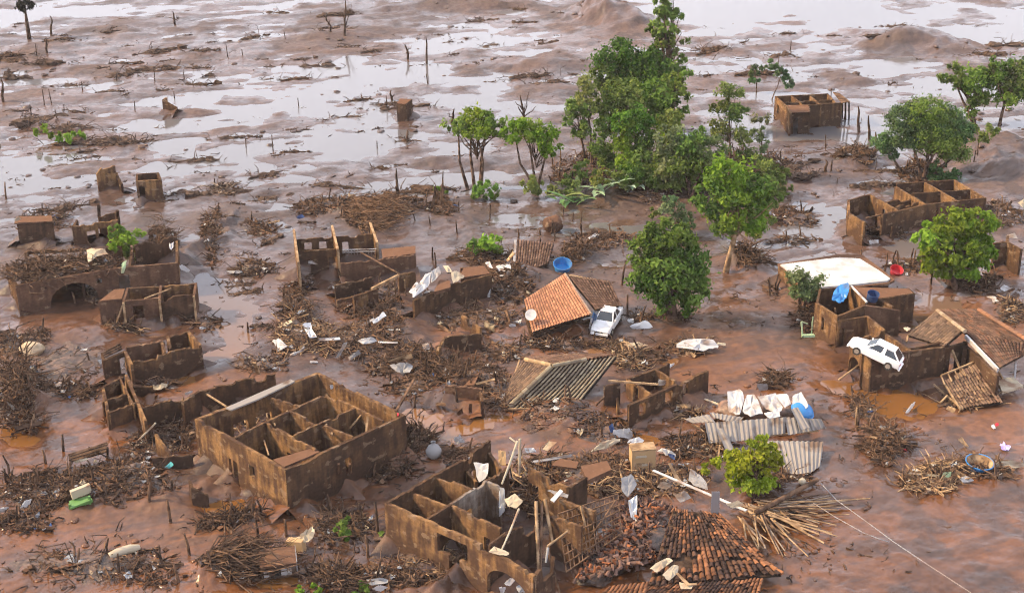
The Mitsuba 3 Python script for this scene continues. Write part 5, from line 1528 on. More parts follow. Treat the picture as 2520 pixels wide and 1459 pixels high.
pieces(1, 0, [
    ('white_sail', 'white triangular sheet hung in the left room of the beamed ruin', 'sheet', 'white_sheet', [(940, 728, 1.6), (1015, 785, 1.3), (915, 770, 1.2)]),
    ('blue_drum', 'blue scrap of plastic on the branch heap behind the beamed ruin', 'plastic scrap', 'dark_blue_plastic', [(810, 345, .8), (870, 320, 1.0), (895, 350, .7), (830, 370, .5)]),
    ('white_scrap', 'white sheet scrap on the right branch heap behind the beamed ruin', 'sheet', 'white_sheet', [(1455, 315, .4), (1510, 320, .4), (1510, 340, .2), (1480, 345, .2)]),
    ('pale_plank', 'pale plank on the dark drift left of the beamed ruin', 'plank', 'pale_wood', [(535, 405, .2), (660, 375, .3), (660, 390, .3), (540, 415, .2)]),
    ('white_bag', 'white bag at the tip of the drift beside the road', 'bag', 'white_sheet', [(250, 915, .3), (280, 910, .4), (285, 930, .2), (255, 935, .2)]),
    ('grey_scrap', 'grey sheet scrap at the left end of the road drift', 'sheet', 'grey_sheet', [(170, 840, .2), (310, 835, .4), (330, 850, .3), (210, 860, .2)]),
])
pieces(1, 1, [
    ('metal_scrap', 'bent grey metal sheet standing in the middle of the scrap drift', 'metal sheet', 'zinc', [(860, 130, 1.1), (950, 120, 1.2), (960, 190, .8), (1010, 265, .3), (930, 270, .3), (890, 190, .8)]),
    ('metal_scrap', 'crumpled white sheet at the left end of the scrap drift', 'metal sheet', 'white_sheet', [(590, 290, .5), (650, 265, .7), (740, 340, .4), (640, 390, .2), (620, 330, .4)]),
    ('metal_scrap', 'white strip lying level in the scrap drift', 'plank', 'white_sheet', [(1015, 265, .4), (1210, 258, .4), (1215, 280, .3), (1020, 288, .3)]),
    ('metal_scrap', 'narrow grey sheet leaning at the right of the scrap drift', 'metal sheet', 'grey_sheet', [(1250, 300, .9), (1285, 300, .9), (1210, 440, .1), (1165, 450, .1)]),
    ('metal_scrap', 'torn whitish sheet at the right end of the scrap drift', 'metal sheet', 'white_sheet', [(1370, 290, .5), (1500, 250, .8), (1560, 290, .5), (1430, 330, .3)]),
    ('metal_scrap', 'small grey sheet below the torn whitish one', 'metal sheet', 'grey_sheet', [(1280, 450, .2), (1380, 370, .6), (1410, 400, .4), (1300, 470, .1)]),
    ('metal_scrap', 'long thin white strip pointing right in the scrap drift', 'strip', 'white_sheet', [(1560, 295, .3), (1740, 300, .3), (1740, 310, .25), (1560, 308, .25)]),
    ('metal_scrap', 'curled pale gutter along the front of the scrap drift', 'gutter', 'white_sheet', [(740, 420, .15), (870, 370, .3), (890, 330, .5), (895, 350, .4), (880, 385, .2), (760, 432, .1)]),
    ('metal_scrap', 'pale plank at the upper left of the scrap drift', 'plank', 'cream_sheet', [(640, 160, .3), (760, 100, .5), (780, 120, .5), (660, 175, .3)]),
    ('metal_scrap', 'white strip above the large bent sheet of the scrap drift', 'strip', 'white_sheet', [(795, 180, .5), (870, 195, .5), (865, 210, .45), (800, 195, .45)]),
    ('metal_scrap', 'grey double panel in the debris right of the scrap drift', 'metal sheet', 'zinc', [(1500, 240, .6), (1600, 200, .8), (1640, 240, .6), (1540, 300, .3)]) if 0 else
    ('metal_scrap', 'pale blue grey sheet below the sheeted ruin', 'metal sheet', 'zinc', [(1500, 120, .6), (1610, 20, 1.2), (1640, 60, 1.0), (1520, 140, .5)]),
    ('metal_scrap', 'white rail beneath the pale blue grey sheet', 'rail', 'white_sheet', [(1415, 140, .4), (1520, 80, .7), (1530, 95, .6), (1430, 155, .3)]),
    ('white_tile', 'white board flat in the mud above the roofless house', 'board', 'white_sheet', [(935, 475, .1), (1010, 475, .1), (1012, 490, .08), (938, 492, .08)]),
    ('white_bucket', 'white bucket scrap on the back wall corner of the roofless house', 'bucket', 'white_sheet', [(1115, 695, 3.5), (1150, 690, 3.5), (1150, 720, 3.2), (1130, 735, 3.1)]),
    ('board_row', 'row of orange boards standing in the drift right of the scrap', 'boards', 'pale_wood', [(1630, 470, .7), (1870, 400, .8), (1885, 440, .5), (1640, 500, .3)]),
    ('tarp_bundle', 'grey white tarpaulin bundle below the row of orange boards', 'tarpaulin', 'grey_sheet', [(1660, 520, .7), (1800, 490, .8), (1885, 510, .6), (1860, 590, .3), (1720, 580, .3)]),
])
pieces(2, 1, [
    ('white_bag', 'white rag bundle left of the wall stub', 'rag', 'white_sheet', [(70, 320, .6), (130, 310, .7), (145, 360, .3), (85, 380, .2)]),
    ('white_board', 'small white board left of the cardboard toned wall', 'board', 'white_sheet', [(330, 130, .8), (385, 120, .9), (385, 190, .2), (345, 175, .2)]) if 0 else
    ('white_bag', 'whitish bag in the mud right of the wall stub', 'bag', 'white_sheet', [(860, 150, .3), (920, 135, .4), (930, 155, .3), (880, 165, .2)]),
    ('blue_bag', 'small blue bag in the mud left of the hipped roof', 'bag', 'blue_plastic', [(305, 525, .3), (350, 525, .35), (350, 560, .1), (315, 562, .1)]),
    ('pale_plank', 'short cream plank behind the hipped roof', 'plank', 'cream_sheet', [(1330, 425, .4), (1500, 400, .5), (1500, 415, .45), (1340, 438, .35)]),
    ('pale_plank', 'pale beam propped on the tipped wall slab', 'beam', 'pale_wood', [(560, 675, .6), (730, 630, .9), (740, 645, .85), (570, 690, .5)]),
    ('dark_plank', 'thick dark plank floating in the orange channel', 'plank', 'dark_wood', [(195, 855, .1), (285, 855, .12), (290, 878, .1), (200, 878, .08)]),
    ('mud_block', 'flat brick slab standing by the orange channel', 'slab', 'wall_ochre', [(385, 950, .3), (440, 895, .9), (448, 950, .3), (400, 970, .1)]),
    ('mud_block', 'short upright brick post by the orange channel', 'block', 'wall_ochre', [(497, 865, .9), (527, 865, .9), (527, 945, .1), (497, 945, .1)]),
    ('white_bag', 'white sack thrown open on the bank above the grey jar', 'sack', 'white_sheet', [(360, 1170, .9), (420, 1150, 1.0), (470, 1210, .4), (400, 1235, .3), (370, 1210, .5)]),
    ('cream_box', 'cream coloured box lid on the rubble behind the gutted house', 'box', 'cream_sheet', [(1160, 1260, .7), (1230, 1205, .9), (1300, 1215, .9), (1220, 1290, .5), (1170, 1280, .5)]),
    ('zinc_sheet', 'grey zinc sheet beside the cream box lid', 'metal sheet', 'zinc', [(1000, 1270, .6), (1090, 1260, .6), (1120, 1310, .3), (1020, 1310, .3)]),
    ('white_pole', 'white pipe lying level above the back rooms of the gutted house', 'pipe', 'white_sheet', [(1070, 1385, 1.2), (1400, 1330, 1.4), (1440, 1325, 1.4), (1430, 1345, 1.3), (1080, 1402, 1.1)]),
    ('cream_strip', 'cream strip of board under the heap of white cloth', 'board', 'cream_sheet', [(1585, 1310, .3), (1700, 1210, .6), (1888, 1180, .6), (1880, 1210, .5), (1720, 1280, .3)]),
    ('white_cloth', 'heap of white cloth with a blue print at the corner of the windowed house', 'cloth', 'white_sheet', [(1790, 1130, .7), (1880, 1080, .9), (2000, 1100, .8), (1990, 1160, .5), (1900, 1190, .3)]),
    ('blue_cloth', 'blue cloth on the left of the heap of white cloth', 'cloth', 'dark_blue_plastic', [(1775, 1060, .9), (1810, 1040, 1.0), (1830, 1100, .7), (1790, 1130, .5)]),
])
pieces(3, 1, [
    ('crumpled_sheet', 'large crumpled white sheet alone in the mud right of the sedan', 'sheet', 'white_sheet', [(480, 345, .4), (560, 280, .8), (690, 265, .9), (860, 285, .8), (910, 360, .3), (830, 345, .6), (750, 395, .3), (640, 370, .5)]),
    ('cream_board', 'cream board end at the right of the crumpled white sheet', 'board', 'cream_sheet', [(880, 300, .4), (960, 315, .3), (950, 335, .2), (870, 325, .3)]),
    ('white_scrap', 'pale scrap stack between sedan and crumpled sheet', 'sheet', 'cream_sheet', [(20, 320, .3), (130, 300, .4), (250, 325, .3), (180, 370, .1), (70, 350, .2)]),
    ('white_scrap', 'white scrap by the roots of the dark mango tree', 'sheet', 'white_sheet', [(50, 95, .3), (115, 88, .35), (115, 130, .1), (70, 125, .15)]),
    ('zinc_sheet', 'blue grey sheet behind the crumpled white one', 'metal sheet', 'zinc', [(60, 160, .4), (230, 100, .7), (300, 170, .3), (160, 185, .2)]),
    ('white_scrap', 'white torn paper in the back room of the windowed house', 'paper', 'white_sheet', [(335, 640, 1.4), (400, 650, 1.4), (430, 690, 1.0), (335, 700, .9)]),
    ('white_scrap', 'white scrap at the far corner of the windowed house', 'sheet', 'white_sheet', [(415, 515, .4), (490, 490, .6), (480, 510, .4), (430, 545, .2)]),
    ('white_plate', 'broad white plate lying below the heap of white cloth', 'board', 'white_sheet', [(40, 1215, .4), (140, 1160, .7), (215, 1195, .5), (160, 1250, .2)]),
    ('print_cloth', 'purple and white patterned cloth in the mud left of the corrugated roof', 'cloth', 'white_sheet', [(320, 1290, .4), (390, 1270, .5), (500, 1330, .3), (480, 1370, .2), (400, 1320, .4)]),
    ('print_cloth', 'violet cloth end lying on the patterned cloth', 'cloth', 'dark_blue_plastic', [(420, 1310, .55), (495, 1330, .4), (490, 1380, .2), (440, 1350, .3)]),
    ('grey_pipe', 'pale pole lying in the mud left of the white sheets', 'pole', 'cream_sheet', [(700, 800, .3), (715, 795, .3), (940, 880, .4), (930, 892, .35)]),
    ('stone_urn', 'pale green stone lump behind the white sheets', 'stone', 'grey_sheet', [(1230, 690, .9), (1330, 680, .9), (1345, 730, .4), (1260, 750, .3)]),
])
pieces(3, 2, [
    ('white_pipe', 'long white pipe slanting across the rubble above the jumbled roof', 'pipe', 'white_sheet', [(283, 340, 1.6), (300, 330, 1.65), (1150, 695, 2.0), (1130, 708, 1.95)]),
    ('grey_post', 'square grey post standing on the white pipe', 'post', 'zinc', [(825, 530, 3.2), (900, 530, 3.2), (895, 735, 1.6), (815, 735, 1.6)]),
    ('cream_board', 'cream board at the right end of the white pipe', 'board', 'cream_sheet', [(950, 640, 2.2), (1080, 610, 2.4), (1130, 660, 2.1), (1000, 680, 1.9)]),
    ('torn_sheet', 'tall torn white sheet standing left of the lime shrub', 'sheet', 'white_sheet', [(630, 310, 2.6), (700, 360, 2.3), (780, 440, 1.8), (800, 520, 1.3), (680, 480, 1.4), (610, 430, 1.6)]),
    ('torn_sheet', 'crushed whitish sheet on the rubble below the torn one', 'sheet', 'grey_sheet', [(480, 560, 1.6), (590, 520, 1.9), (640, 590, 1.5), (530, 640, 1.2)]),
    ('cream_board', 'cream splintered board left of the crushed whitish sheet', 'board', 'cream_sheet', [(315, 490, 1.3), (380, 430, 1.7), (470, 470, 1.4), (420, 510, 1.2)]),
    ('leaning_plank', 'brown slat leaning over the white pipe', 'plank', 'pale_wood', [(430, 275, 2.3), (450, 270, 2.3), (560, 460, 1.3), (520, 470, 1.3)]),
    ('muddy_tile_board', 'mud splashed pale board at the right corner of the lath frame', 'board', 'grey_sheet', [(0, 400, 2.4), (100, 365, 2.6), (150, 470, 2.1), (60, 590, 1.5), (0, 520, 1.8)]),
    ('zinc_sheet', 'grey metal strip hanging down left of the jumbled roof', 'metal sheet', 'zinc', [(60, 600, 1.8), (150, 560, 2.0), (140, 820, .8), (100, 860, .6)]),
    ('broken_board', 'pale broken board on the jumbled roof, upper of three', 'board', 'cream_sheet', [(255, 1220, 1.55), (430, 1120, 1.85), (480, 1165, 1.75), (320, 1275, 1.40)]),
    ('broken_board', 'pale broken board on the jumbled roof, middle of three', 'board', 'cream_sheet', [(370, 1290, 1.40), (480, 1190, 1.70), (530, 1210, 1.65), (510, 1290, 1.35), (430, 1345, 1.20)]),
    ('broken_board', 'pale broken board on the jumbled roof, lowest of three', 'board', 'cream_sheet', [(525, 1355, 1.05), (600, 1370, 1.05), (660, 1390, 1.00), (640, 1420, 0.90), (540, 1415, 0.90)]),
    ('roof_lath', 'pale lath across the gap of the jumbled roof', 'lath', 'pale_wood', [(500, 1275, 1.45), (520, 1270, 1.45), (620, 1365, 1.15), (690, 1365, 1.15), (690, 1380, 1.10), (600, 1385, 1.10)]),
])
pieces(2, 2, [
    ('white_panel_board', 'bright white board hanging in the back room of the gutted house', 'board', 'white_sheet', [(540, 250, 3.1), (680, 275, 3.1), (675, 390, 2.5), (580, 460, 2.0)]),
    ('yellow_door', 'orange door leaf standing in the back room of the gutted house', 'door', 'cardboard', [(765, 150, 3.0), (840, 160, 3.0), (840, 300, 2.0), (765, 290, 2.0)]),
    ('zinc_sheet', 'bluish metal panel hanging inside the gutted house', 'metal sheet', 'zinc', [(770, 480, 3.0), (830, 500, 3.0), (830, 720, 1.5), (770, 770, 1.2)]),
    ('cream_plaster', 'broken plaster sheet with white flakes in the middle of the gutted house', 'plaster', 'cream_sheet', [(820, 600, 2.4), (920, 540, 2.8), (1000, 620, 2.5), (930, 690, 2.1), (850, 660, 2.2)]),
    ('white_strip', 'white strip laid over the right wall of the gutted house', 'strip', 'white_sheet', [(1240, 605, 3.0), (1330, 510, 3.2), (1360, 525, 3.2), (1275, 625, 2.95)]),
    ('grey_gutter', 'grey gutter piece crossing under the white strip', 'gutter', 'grey_sheet', [(1215, 515, 2.9), (1260, 520, 2.9), (1420, 560, 2.7), (1400, 590, 2.6), (1270, 560, 2.8)]),
    ('cream_slab', 'cracked cream slab on the front wall above the arch', 'slab', 'cream_sheet', [(670, 1075, 3.2), (730, 1030, 3.4), (880, 1090, 3.2), (840, 1115, 3.1), (760, 1100, 3.15)]),
    ('white_board', 'white board inside the arch of the gutted house', 'board', 'white_sheet', [(815, 1370, 1.4), (880, 1310, 1.7), (935, 1325, 1.7), (870, 1395, 1.3)]),
    ('white_board', 'lower white sack inside the arch', 'sack', 'white_sheet', [(770, 1400, 1.2), (840, 1400, 1.2), (820, 1459, .7), (790, 1459, .7)]),
    ('round_table', 'grey round table top in the room behind the arch', 'table', 'grey_sheet', [(920, 1390, .9), (1000, 1370, .95), (1060, 1400, .9), (1040, 1440, .8), (950, 1450, .8)]),
])
pieces(4, 1, [
    ('white_board', 'white board beside a brown cone in the mud below the car wall', 'board', 'white_sheet', [(805, 945, .4), (860, 860, .9), (905, 840, 1.0), (880, 890, .7), (825, 955, .3)]),
    ('brown_board', 'brown cone shaped board right of the white one', 'board', 'pale_wood', [(870, 920, .5), (910, 900, .7), (920, 950, .1), (880, 945, .1)]),
    ('brown_board', 'brown plank wedge alone in the right mud flat', 'plank', 'pale_wood', [(1290, 1190, .4), (1320, 1165, .5), (1385, 1255, .1), (1350, 1245, .1)]),
    ('white_cup', 'white scrap beside a red one in the right mud flat', 'scrap', 'white_sheet', [(1585, 1065, .2), (1610, 1045, .3), (1635, 1085, .15), (1610, 1095, .1)]),
    ('red_scrap', 'red scrap in the right mud flat', 'scrap', 'red_plastic', [(1620, 1045, .25), (1655, 1035, .3), (1660, 1060, .15), (1635, 1070, .1)]),
    ('mud_crate', 'small wooden crate in front of the slumped roof', 'crate', 'pale_wood', [(1170, 910, .5), (1200, 880, .7), (1270, 910, .6), (1245, 950, .3)]),
])
pieces(4, 0, [
    ('white_box', 'small white box in the mud before the roomed house', 'box', 'white_sheet', [(475, 560, .3), (560, 555, .35), (563, 585, .1), (480, 590, .1)]),
    ('white_box', 'white box in the debris behind the roomed house at the right edge', 'box', 'white_sheet', [(1675, 295, .5), (1765, 285, .6), (1765, 330, .2), (1685, 335, .2)]),
    ('yellow_sheet', 'pale yellow sheet at the right edge of the picture', 'sheet', 'cream_sheet', [(1830, 215, .6), (1888, 180, .9), (1900, 260, .3), (1870, 260, .3)]),
    ('white_scrap', 'white plank pile at the right edge above the brown wall', 'planks', 'white_sheet', [(1710, 520, .4), (1800, 490, .6), (1830, 540, .3), (1740, 540, .3)]),
    ('white_scrap', 'blue white bag heap in the wet mud right of the vivid green tree', 'bag', 'white_sheet', [(1660, 990, .4), (1730, 965, .5), (1790, 995, .2), (1700, 1020, .2)]),
    ('white_scrap', 'bright white torn sheet in the pool at the right edge', 'sheet', 'white_sheet', [(1545, 1070, .3), (1620, 1065, .4), (1665, 1120, .1), (1610, 1130, .1), (1590, 1090, .2)]),
    ('white_post', 'short pale post behind the roomed house', 'post', 'cream_sheet', [(590, 60, 1.0), (610, 60, 1.0), (608, 108, .1), (592, 108, .1)]),
    ('plank_ramp', 'pale plank leaning at the foot of the vivid green tree', 'plank', 'grey_sheet', [(1085, 910, .8), (1105, 895, .9), (1190, 975, .2), (1170, 990, .1)]),
    ('white_scrap', 'white bottle scrap right of the red tub', 'bottle', 'white_sheet', [(805, 860, .3), (830, 855, .3), (832, 880, .1), (808, 882, .1)]),
    ('white_stone', 'cream boulder on the edge of the car wall house', 'boulder', 'cream_sheet', [(785, 1355, 2.6), (830, 1345, 2.7), (860, 1370, 2.6), (820, 1390, 2.5)]),
])
pieces(4, 2, [
    ('foam_mattress', 'long cream mattress on the right debris bank beside the blue basin', 'mattress', 'cream_sheet', [(1600, 290, .4), (1650, 255, .7), (1830, 255, .7), (1960, 275, .5), (1870, 310, .3), (1700, 320, .25)]),
    ('lavender_bag', 'lavender plastic bag alone in the right mud flat', 'bag', 'print_lilac', [(1665, 110, .2), (1700, 85, .4), (1775, 120, .3), (1750, 160, .1), (1690, 150, .15)]),
    ('green_rag', 'pale green rag on the right debris bank', 'rag', 'print_green', [(1130, 370, .4), (1230, 340, .6), (1220, 395, .2), (1150, 415, .15)]),
    ('white_bag', 'white bag bundle beside the pale green rag', 'bag', 'white_sheet', [(1280, 400, .3), (1380, 390, .5), (1430, 430, .2), (1330, 440, .15)]),
    ('white_bag', 'pinkish white bag behind the debris bank', 'bag', 'white_sheet', [(865, 330, .3), (910, 315, .4), (935, 345, .2), (890, 355, .1)]),
    ('pale_strip', 'pale rag strip at the front of the debris bank', 'rag', 'cream_sheet', [(970, 540, .15), (1030, 505, .3), (1040, 520, .25), (990, 555, .1)]),
    ('red_bag', 'red bottle at the upper left end of the debris bank', 'bottle', 'red_plastic', [(780, 150, .2), (810, 140, .3), (825, 165, .1), (795, 170, .1)]),
    ('bleached_plank', 'long bleached plank lying in the debris bank', 'plank', 'pale_wood', [(480, 30, .3), (510, 25, .3), (650, 70, .3), (640, 80, .25)]),
    ('bleached_plank', 'pair of grey poles in the middle of the debris bank', 'pole', 'cream_sheet', [(830, 365, .4), (850, 355, .4), (1120, 380, .4), (1115, 395, .3)]),
])
pieces(0, 0, [
    ('pale_leaf_sheet', 'pale banana leaf spilled over the arched house roof', 'leaf', 'cream_sheet', [(780, 640, 3.4), (930, 630, 3.5), (1000, 680, 3.2), (880, 700, 3.0), (800, 770, 2.8)]),
    ('pale_leaf_sheet', 'pale hanging leaf over the door gap of the arched house', 'leaf', 'print_green', [(1110, 760, 3.0), (1160, 745, 3.1), (1130, 860, 2.2), (1105, 865, 2.2)]),
    ('pale_leaf_sheet', 'white torn rag at the right end of the arched house', 'rag', 'white_sheet', [(1540, 600, 2.6), (1590, 580, 2.8), (1570, 640, 2.3), (1545, 640, 2.3)]),
    ('tin_sheet', 'bluish tin sheet thrown right of the arched house', 'metal sheet', 'white_sheet', [(1615, 790, .8), (1660, 780, .8), (1735, 830, .4), (1720, 855, .2), (1640, 820, .5)]),
    ('yellow_can', 'yellowish sack on the roof of the dark hut', 'sack', 'cream_sheet', [(125, 375, 2.9), (170, 340, 3.1), (200, 365, 2.9), (150, 385, 2.8)]),
])
pieces(0, 1, [
    ('white_bag', 'bright white bag lying in the open mud on the left', 'bag', 'white_sheet', [(500, 690, .4), (540, 660, .6), (595, 690, .4), (560, 725, .2), (510, 715, .25)]),
    ('white_bag', 'small white bag below the bright white one', 'bag', 'white_sheet', [(550, 745, .2), (600, 740, .3), (600, 770, .1), (560, 775, .1)]),
    ('yellow_can', 'yellow can at the left edge by the root tangle', 'can', 'yellow_paint', [(-20, 560, 1.3), (30, 545, 1.4), (35, 575, 1.0), (0, 590, .9)]),
    ('rag_heap', 'cream and orange rag heap in the yard of the split ruin', 'rags', 'cream_sheet', [(1320, 730, .3), (1440, 690, .5), (1540, 680, .5), (1500, 720, .3), (1390, 750, .2)]),
    ('white_bag', 'pale green and white scraps on the long jagged wall', 'scraps', 'white_sheet', [(1680, 770, 2.2), (1760, 740, 2.3), (1760, 760, 2.1), (1690, 785, 2.0)]),
])
pieces(0, 2, [
    ('white_bag', 'white and aqua bag in the broken fence, lower left', 'bag', 'white_sheet', [(180, 680, .5), (230, 610, .9), (295, 600, .9), (240, 670, .5)]),
    ('white_bag', 'white rag at the left edge, lower corner', 'rag', 'white_sheet', [(-10, 690, .5), (80, 670, .6), (80, 700, .3), (0, 720, .3)]),
    ('aqua_scrap', 'aqua plastic scrap in the ditch left of the roofless house', 'plastic scrap', 'aqua_plastic', [(1500, 310, .6), (1560, 250, 1.0), (1585, 290, .7), (1540, 325, .4)]),
    ('cream_strip', 'pinkish white board before the plank wall, lower left', 'board', 'cream_sheet', [(670, 260, .8), (800, 220, 1.0), (800, 240, .9), (690, 270, .7)]),
])
pieces(1, 2, [
    ('rag_heap', 'cream rag heap in the mud between the two front houses', 'rags', 'cream_sheet', [(810, 960, .5), (880, 890, 1.0), (960, 850, 1.2), (990, 900, .9), (920, 990, .4), (850, 1010, .3)]),
    ('white_bag', 'white bag in the dark brush at the bottom', 'bag', 'white_sheet', [(1130, 1190, .9), (1160, 1180, 1.0), (1200, 1240, .5), (1160, 1250, .4)]),
    ('zinc_sheet', 'grey white scrap sheets at the bottom between brush and gutted house', 'metal sheet', 'grey_sheet', [(1440, 1340, .3), (1560, 1310, .5), (1660, 1330, .4), (1640, 1370, .2), (1500, 1380, .2)]),
    ('white_bag', 'white plastic sheet at the very bottom left of the gutted house', 'sheet', 'white_sheet', [(1500, 1420, .3), (1560, 1380, .5), (1650, 1400, .3), (1590, 1440, .1)]),
])

# beams, poles, posts ----------------------------------------------------------
def pole(name, label, cat, a, za, b, zb, r, mat, group=None, square=False):
    A, B = at(a, za), at(b, zb)
    m = M().beam(A, B, r * 2) if square else M().tube([A, (A + B) / 2 + [0, 0, -.02 * np.linalg.norm(B - A)], B], [r, r * .92, r * .75], 6)
    return single(name, label, cat, m, mat, smooth=not square, group=group)


Z = zz(2, 2)
for lab, a, za, b, zb, r, mat in [
    ('long pale double pole rising from the middle of the gutted house', (945, 70), 5.2, (800, 465), 3.0, .09, 'cream_sheet'),
    ('pale post upright at the back of the gutted house', (965, 50), 5.0, (958, 375), 2.6, .10, 'cream_sheet'),
    ('short pale stick joining the top of the double pole', (870, 40), 5.2, (940, 90), 5.0, .06, 'cream_sheet'),
    ('pale straight pole leaning over the dark front room', (955, 690), 3.8, (800, 1060), 3.2, .07, 'cream_sheet'),
    ('thick brown beam hanging beside the lath frame, leftmost', (1110, 620), 4.0, (1140, 1420), .4, .10, 'pale_wood'),
    ('brown beam hanging beside the lath frame, second from left', (1165, 620), 3.9, (1155, 1300), .8, .08, 'mud_wood'),
    ('brown beam hanging beside the lath frame, third from left', (1190, 600), 4.0, (1265, 1000), 2.0, .11, 'pale_wood'),
    ('long dark beam dropping to the bottom edge right of the arch', (1210, 1030), 2.4, (1330, 1459), .2, .09, 'mud_wood'),
    ('grey pipe standing between the hanging beams', (1220, 1040), 2.6, (1200, 1180), 1.9, .08, 'grey_sheet'),
    ('sloping brown rafter before the lath frame', (1215, 1030), 2.6, (1400, 890), 3.0, .07, 'pale_wood'),
    ('brown rafter in the upper part of the lath frame', (1520, 660), 3.4, (1565, 860), 2.2, .09, 'pale_wood'),
    ('thin rafter crossing the lath frame at its right', (1840, 610), 3.4, (1610, 940), 2.0, .06, 'mud_wood'),
    ('dark thin stick over the plaster sheet', (690, 1010), 3.3, (830, 905), 3.2, .05, 'mud_wood')]:
    pole('fallen_beam', lab, 'beam', Z(*a), za, Z(*b), zb, r, mat)
k = thing('lath_frame', 'hanging roof frame of thin crossed laths right of the gutted house', 'roof frame')
c4 = [at(Z(1310, 745), 2.9), at(Z(1860, 560), 3.3), at(Z(1880, 930), 1.7), at(Z(1390, 1270), .9)]
for i in range(14):
    u = i / 13
    part(k, 'lath', M().beam(bil(c4, np.array(u), np.array(0.)), bil(c4, np.array(u + .02 * math.sin(i * 3)), np.array(1.)) + [0, 0, .02], .06), 'mud_wood')
for j in range(8):
    v = j / 7
    part(k, 'lath', M().beam(bil(c4, np.array(0.), np.array(v)) + [0, 0, .06], bil(c4, np.array(1.), np.array(v)) + [0, 0, .06], .06), 'mud_wood')
Z = zz(3, 2)
single('utility_pole', 'thick brown utility pole lying across the spread of thin poles', 'utility pole', M().tube([at(Z(1225, 725), 1.0), at(Z(1500, 580), 1.1), at(Z(1790, 425), .8)], [.17, .16, .13], 9), 'mud_wood', smooth=True)
single('lamp_globe', 'round pale lamp globe on the end of a stick by the lying utility pole', 'lamp', M().blob(at(Z(1652, 440), .9), (.24, .24, .22), 2, .08, 3), 'cream_sheet', smooth=True)
rs = np.random.default_rng(91)
for i in range(64):
    t = i / 63
    a = Z(1020 + 330 * rs.random() + 120 * t, 640 + 150 * rs.random() - 40 * t)
    ang = 1.45 - 1.75 * t + rs.normal() * .12
    L = (330 + 260 * rs.random()) * (1.0 + .25 * t)
    b = (a[0] + .27 * L * math.cos(ang) * 1.25, a[1] + .27 * L * math.sin(ang) * .72)
    pole('thin_pole', 'thin bamboo like pole lying in the fan shaped spread right of the jumbled roof', 'pole', a, 1.0 - .3 * rs.random(), b, gz(*at(b)[:2]) + .12 + .25 * rs.random(), .04 + .035 * rs.random(),
         ['pale_wood', 'mud_wood', 'bleached_bark', 'pale_wood'][i % 4], group='thin poles spread out in a fan')
# two strands of wire with bright wraps over the right mud flat
Z = zz(4, 2)
for j, (lab, q) in enumerate([('long sagging wire strand crossing the right mud flat, with pale wraps', [(40, 460), (180, 610), (430, 790), (700, 990), (1000, 1190), (1430, 1470)]),
                              ('shorter wire strand left of the long one', [(-150, 560), (160, 760), (430, 910), (560, 960), (640, 985)])]):
    w3 = [at(Z(*p), .55 + .25 * math.sin(i)) for i, p in enumerate(q)]
    k = thing('wire_strand', lab, 'wire')
    part(k, 'wire', M().tube(w3, .014, 5), 'wire')
    tt = np.linspace(0, len(w3) - 1.001, 34 if j == 0 else 16)
    for t in tt[:26]:
        i = int(t)
        p0 = w3[i] + (w3[i + 1] - w3[i]) * (t - i)
        d = (w3[i + 1] - w3[i]) / np.linalg.norm(w3[i + 1] - w3[i])
        part(k, 'wrap', M().tube([p0 - d * .16, p0 + d * .14], .026, 5), 'grey_sheet')

# rock, uprooted stump
single('pale_rock', 'smooth pale rock in the mud on the left edge', 'rock', M().blob(ground(zz(0, 1)(300, 405)) + [0, 0, .3], (.95, .7, .6), 3, .25, 5), 'pale_stone', smooth=True)
single('masonry_lump', 'square mud covered stump of masonry in the mud above the blue tub', 'ruin', M().blob(ground(zz(2, 0)(1270, 470)) + [0, 0, .6], (.95, .8, .85), 2, .25, 8), 'wall_pink', smooth=30)
k = thing('plank_wall', 'leaning wall of three broad dark planks behind the broken fence, lower left', 'fence')
Z = zz(0, 2)
for i in range(3):
    z1 = 1.5 - .38 * i
    part(k, 'plank', M().beam(at(Z(625 + i * 6, 205 + i * 25), z1), at(Z(980 + i * 4, 95 + i * 32), z1 + .1), .32, .08), 'dark_wood')
for x, y in ((640, 230), (980, 130)):
    part(k, 'post', M().beam(at(Z(x, y), 1.6), at(Z(x, y + 95), 0), .14), 'dark_wood')
k = thing('tipped_slab', 'thin slab of brown wall tilted in the mud left of the roofless house', 'ruin')
wall(k, Z(1750, 480), Z(1885, 560), 1.5, .16, [], .2, 'wall_brown', h2=.9)
wall(k, Z(1750, 480), Z(1730, 430), 1.4, .16, [], .2, 'wall_brown')
k = thing('ditch_wall', 'dark broken wall with a lit triangular piece left of the roofless house', 'ruin')
wall(k, Z(1400, 200), Z(1740, 180), 1.5, .2, [], .4, 'wall_dark')
wall(k, Z(1420, 0), Z(1560, 200), 1.9, .16, [], .3, 'wall_ochre', h2=1.2)
single('white_rail', 'pale straight rail propped over the yard below the long jagged wall', 'rail', M().beam(at(zz(0, 1)(1265, 1195), .6), at(zz(0, 1)(1420, 1040), 1.8), .10), 'cream_sheet')
single('painted_chair', 'light green painted metal chair in the mud beside the gabled house', 'chair', (lambda m, g: m.beam(g + [-.45, 0, .1], g + [.75, -.1, .15], .28, .2).beam(g + [-.4, 0, 0], g + [-.5, .2, 1.2], .12).beam(g + [-.5, .2, 1.2], g + [.0, .2, 1.0], .08).beam(g + [.3, .1, 0], g + [.35, .2, 1.6], .08))(M(), ground(zz(3, 1)(1700, 255))), 'print_green')
single('tin_post', 'short ochre post by the water below the car wall', 'post', M().beam(ground(zz(4, 1)(360, 1060)) - [0, 0, .3], ground(zz(4, 1)(360, 1060)) + [0, 0, 1.3], .2), 'pale_wood')
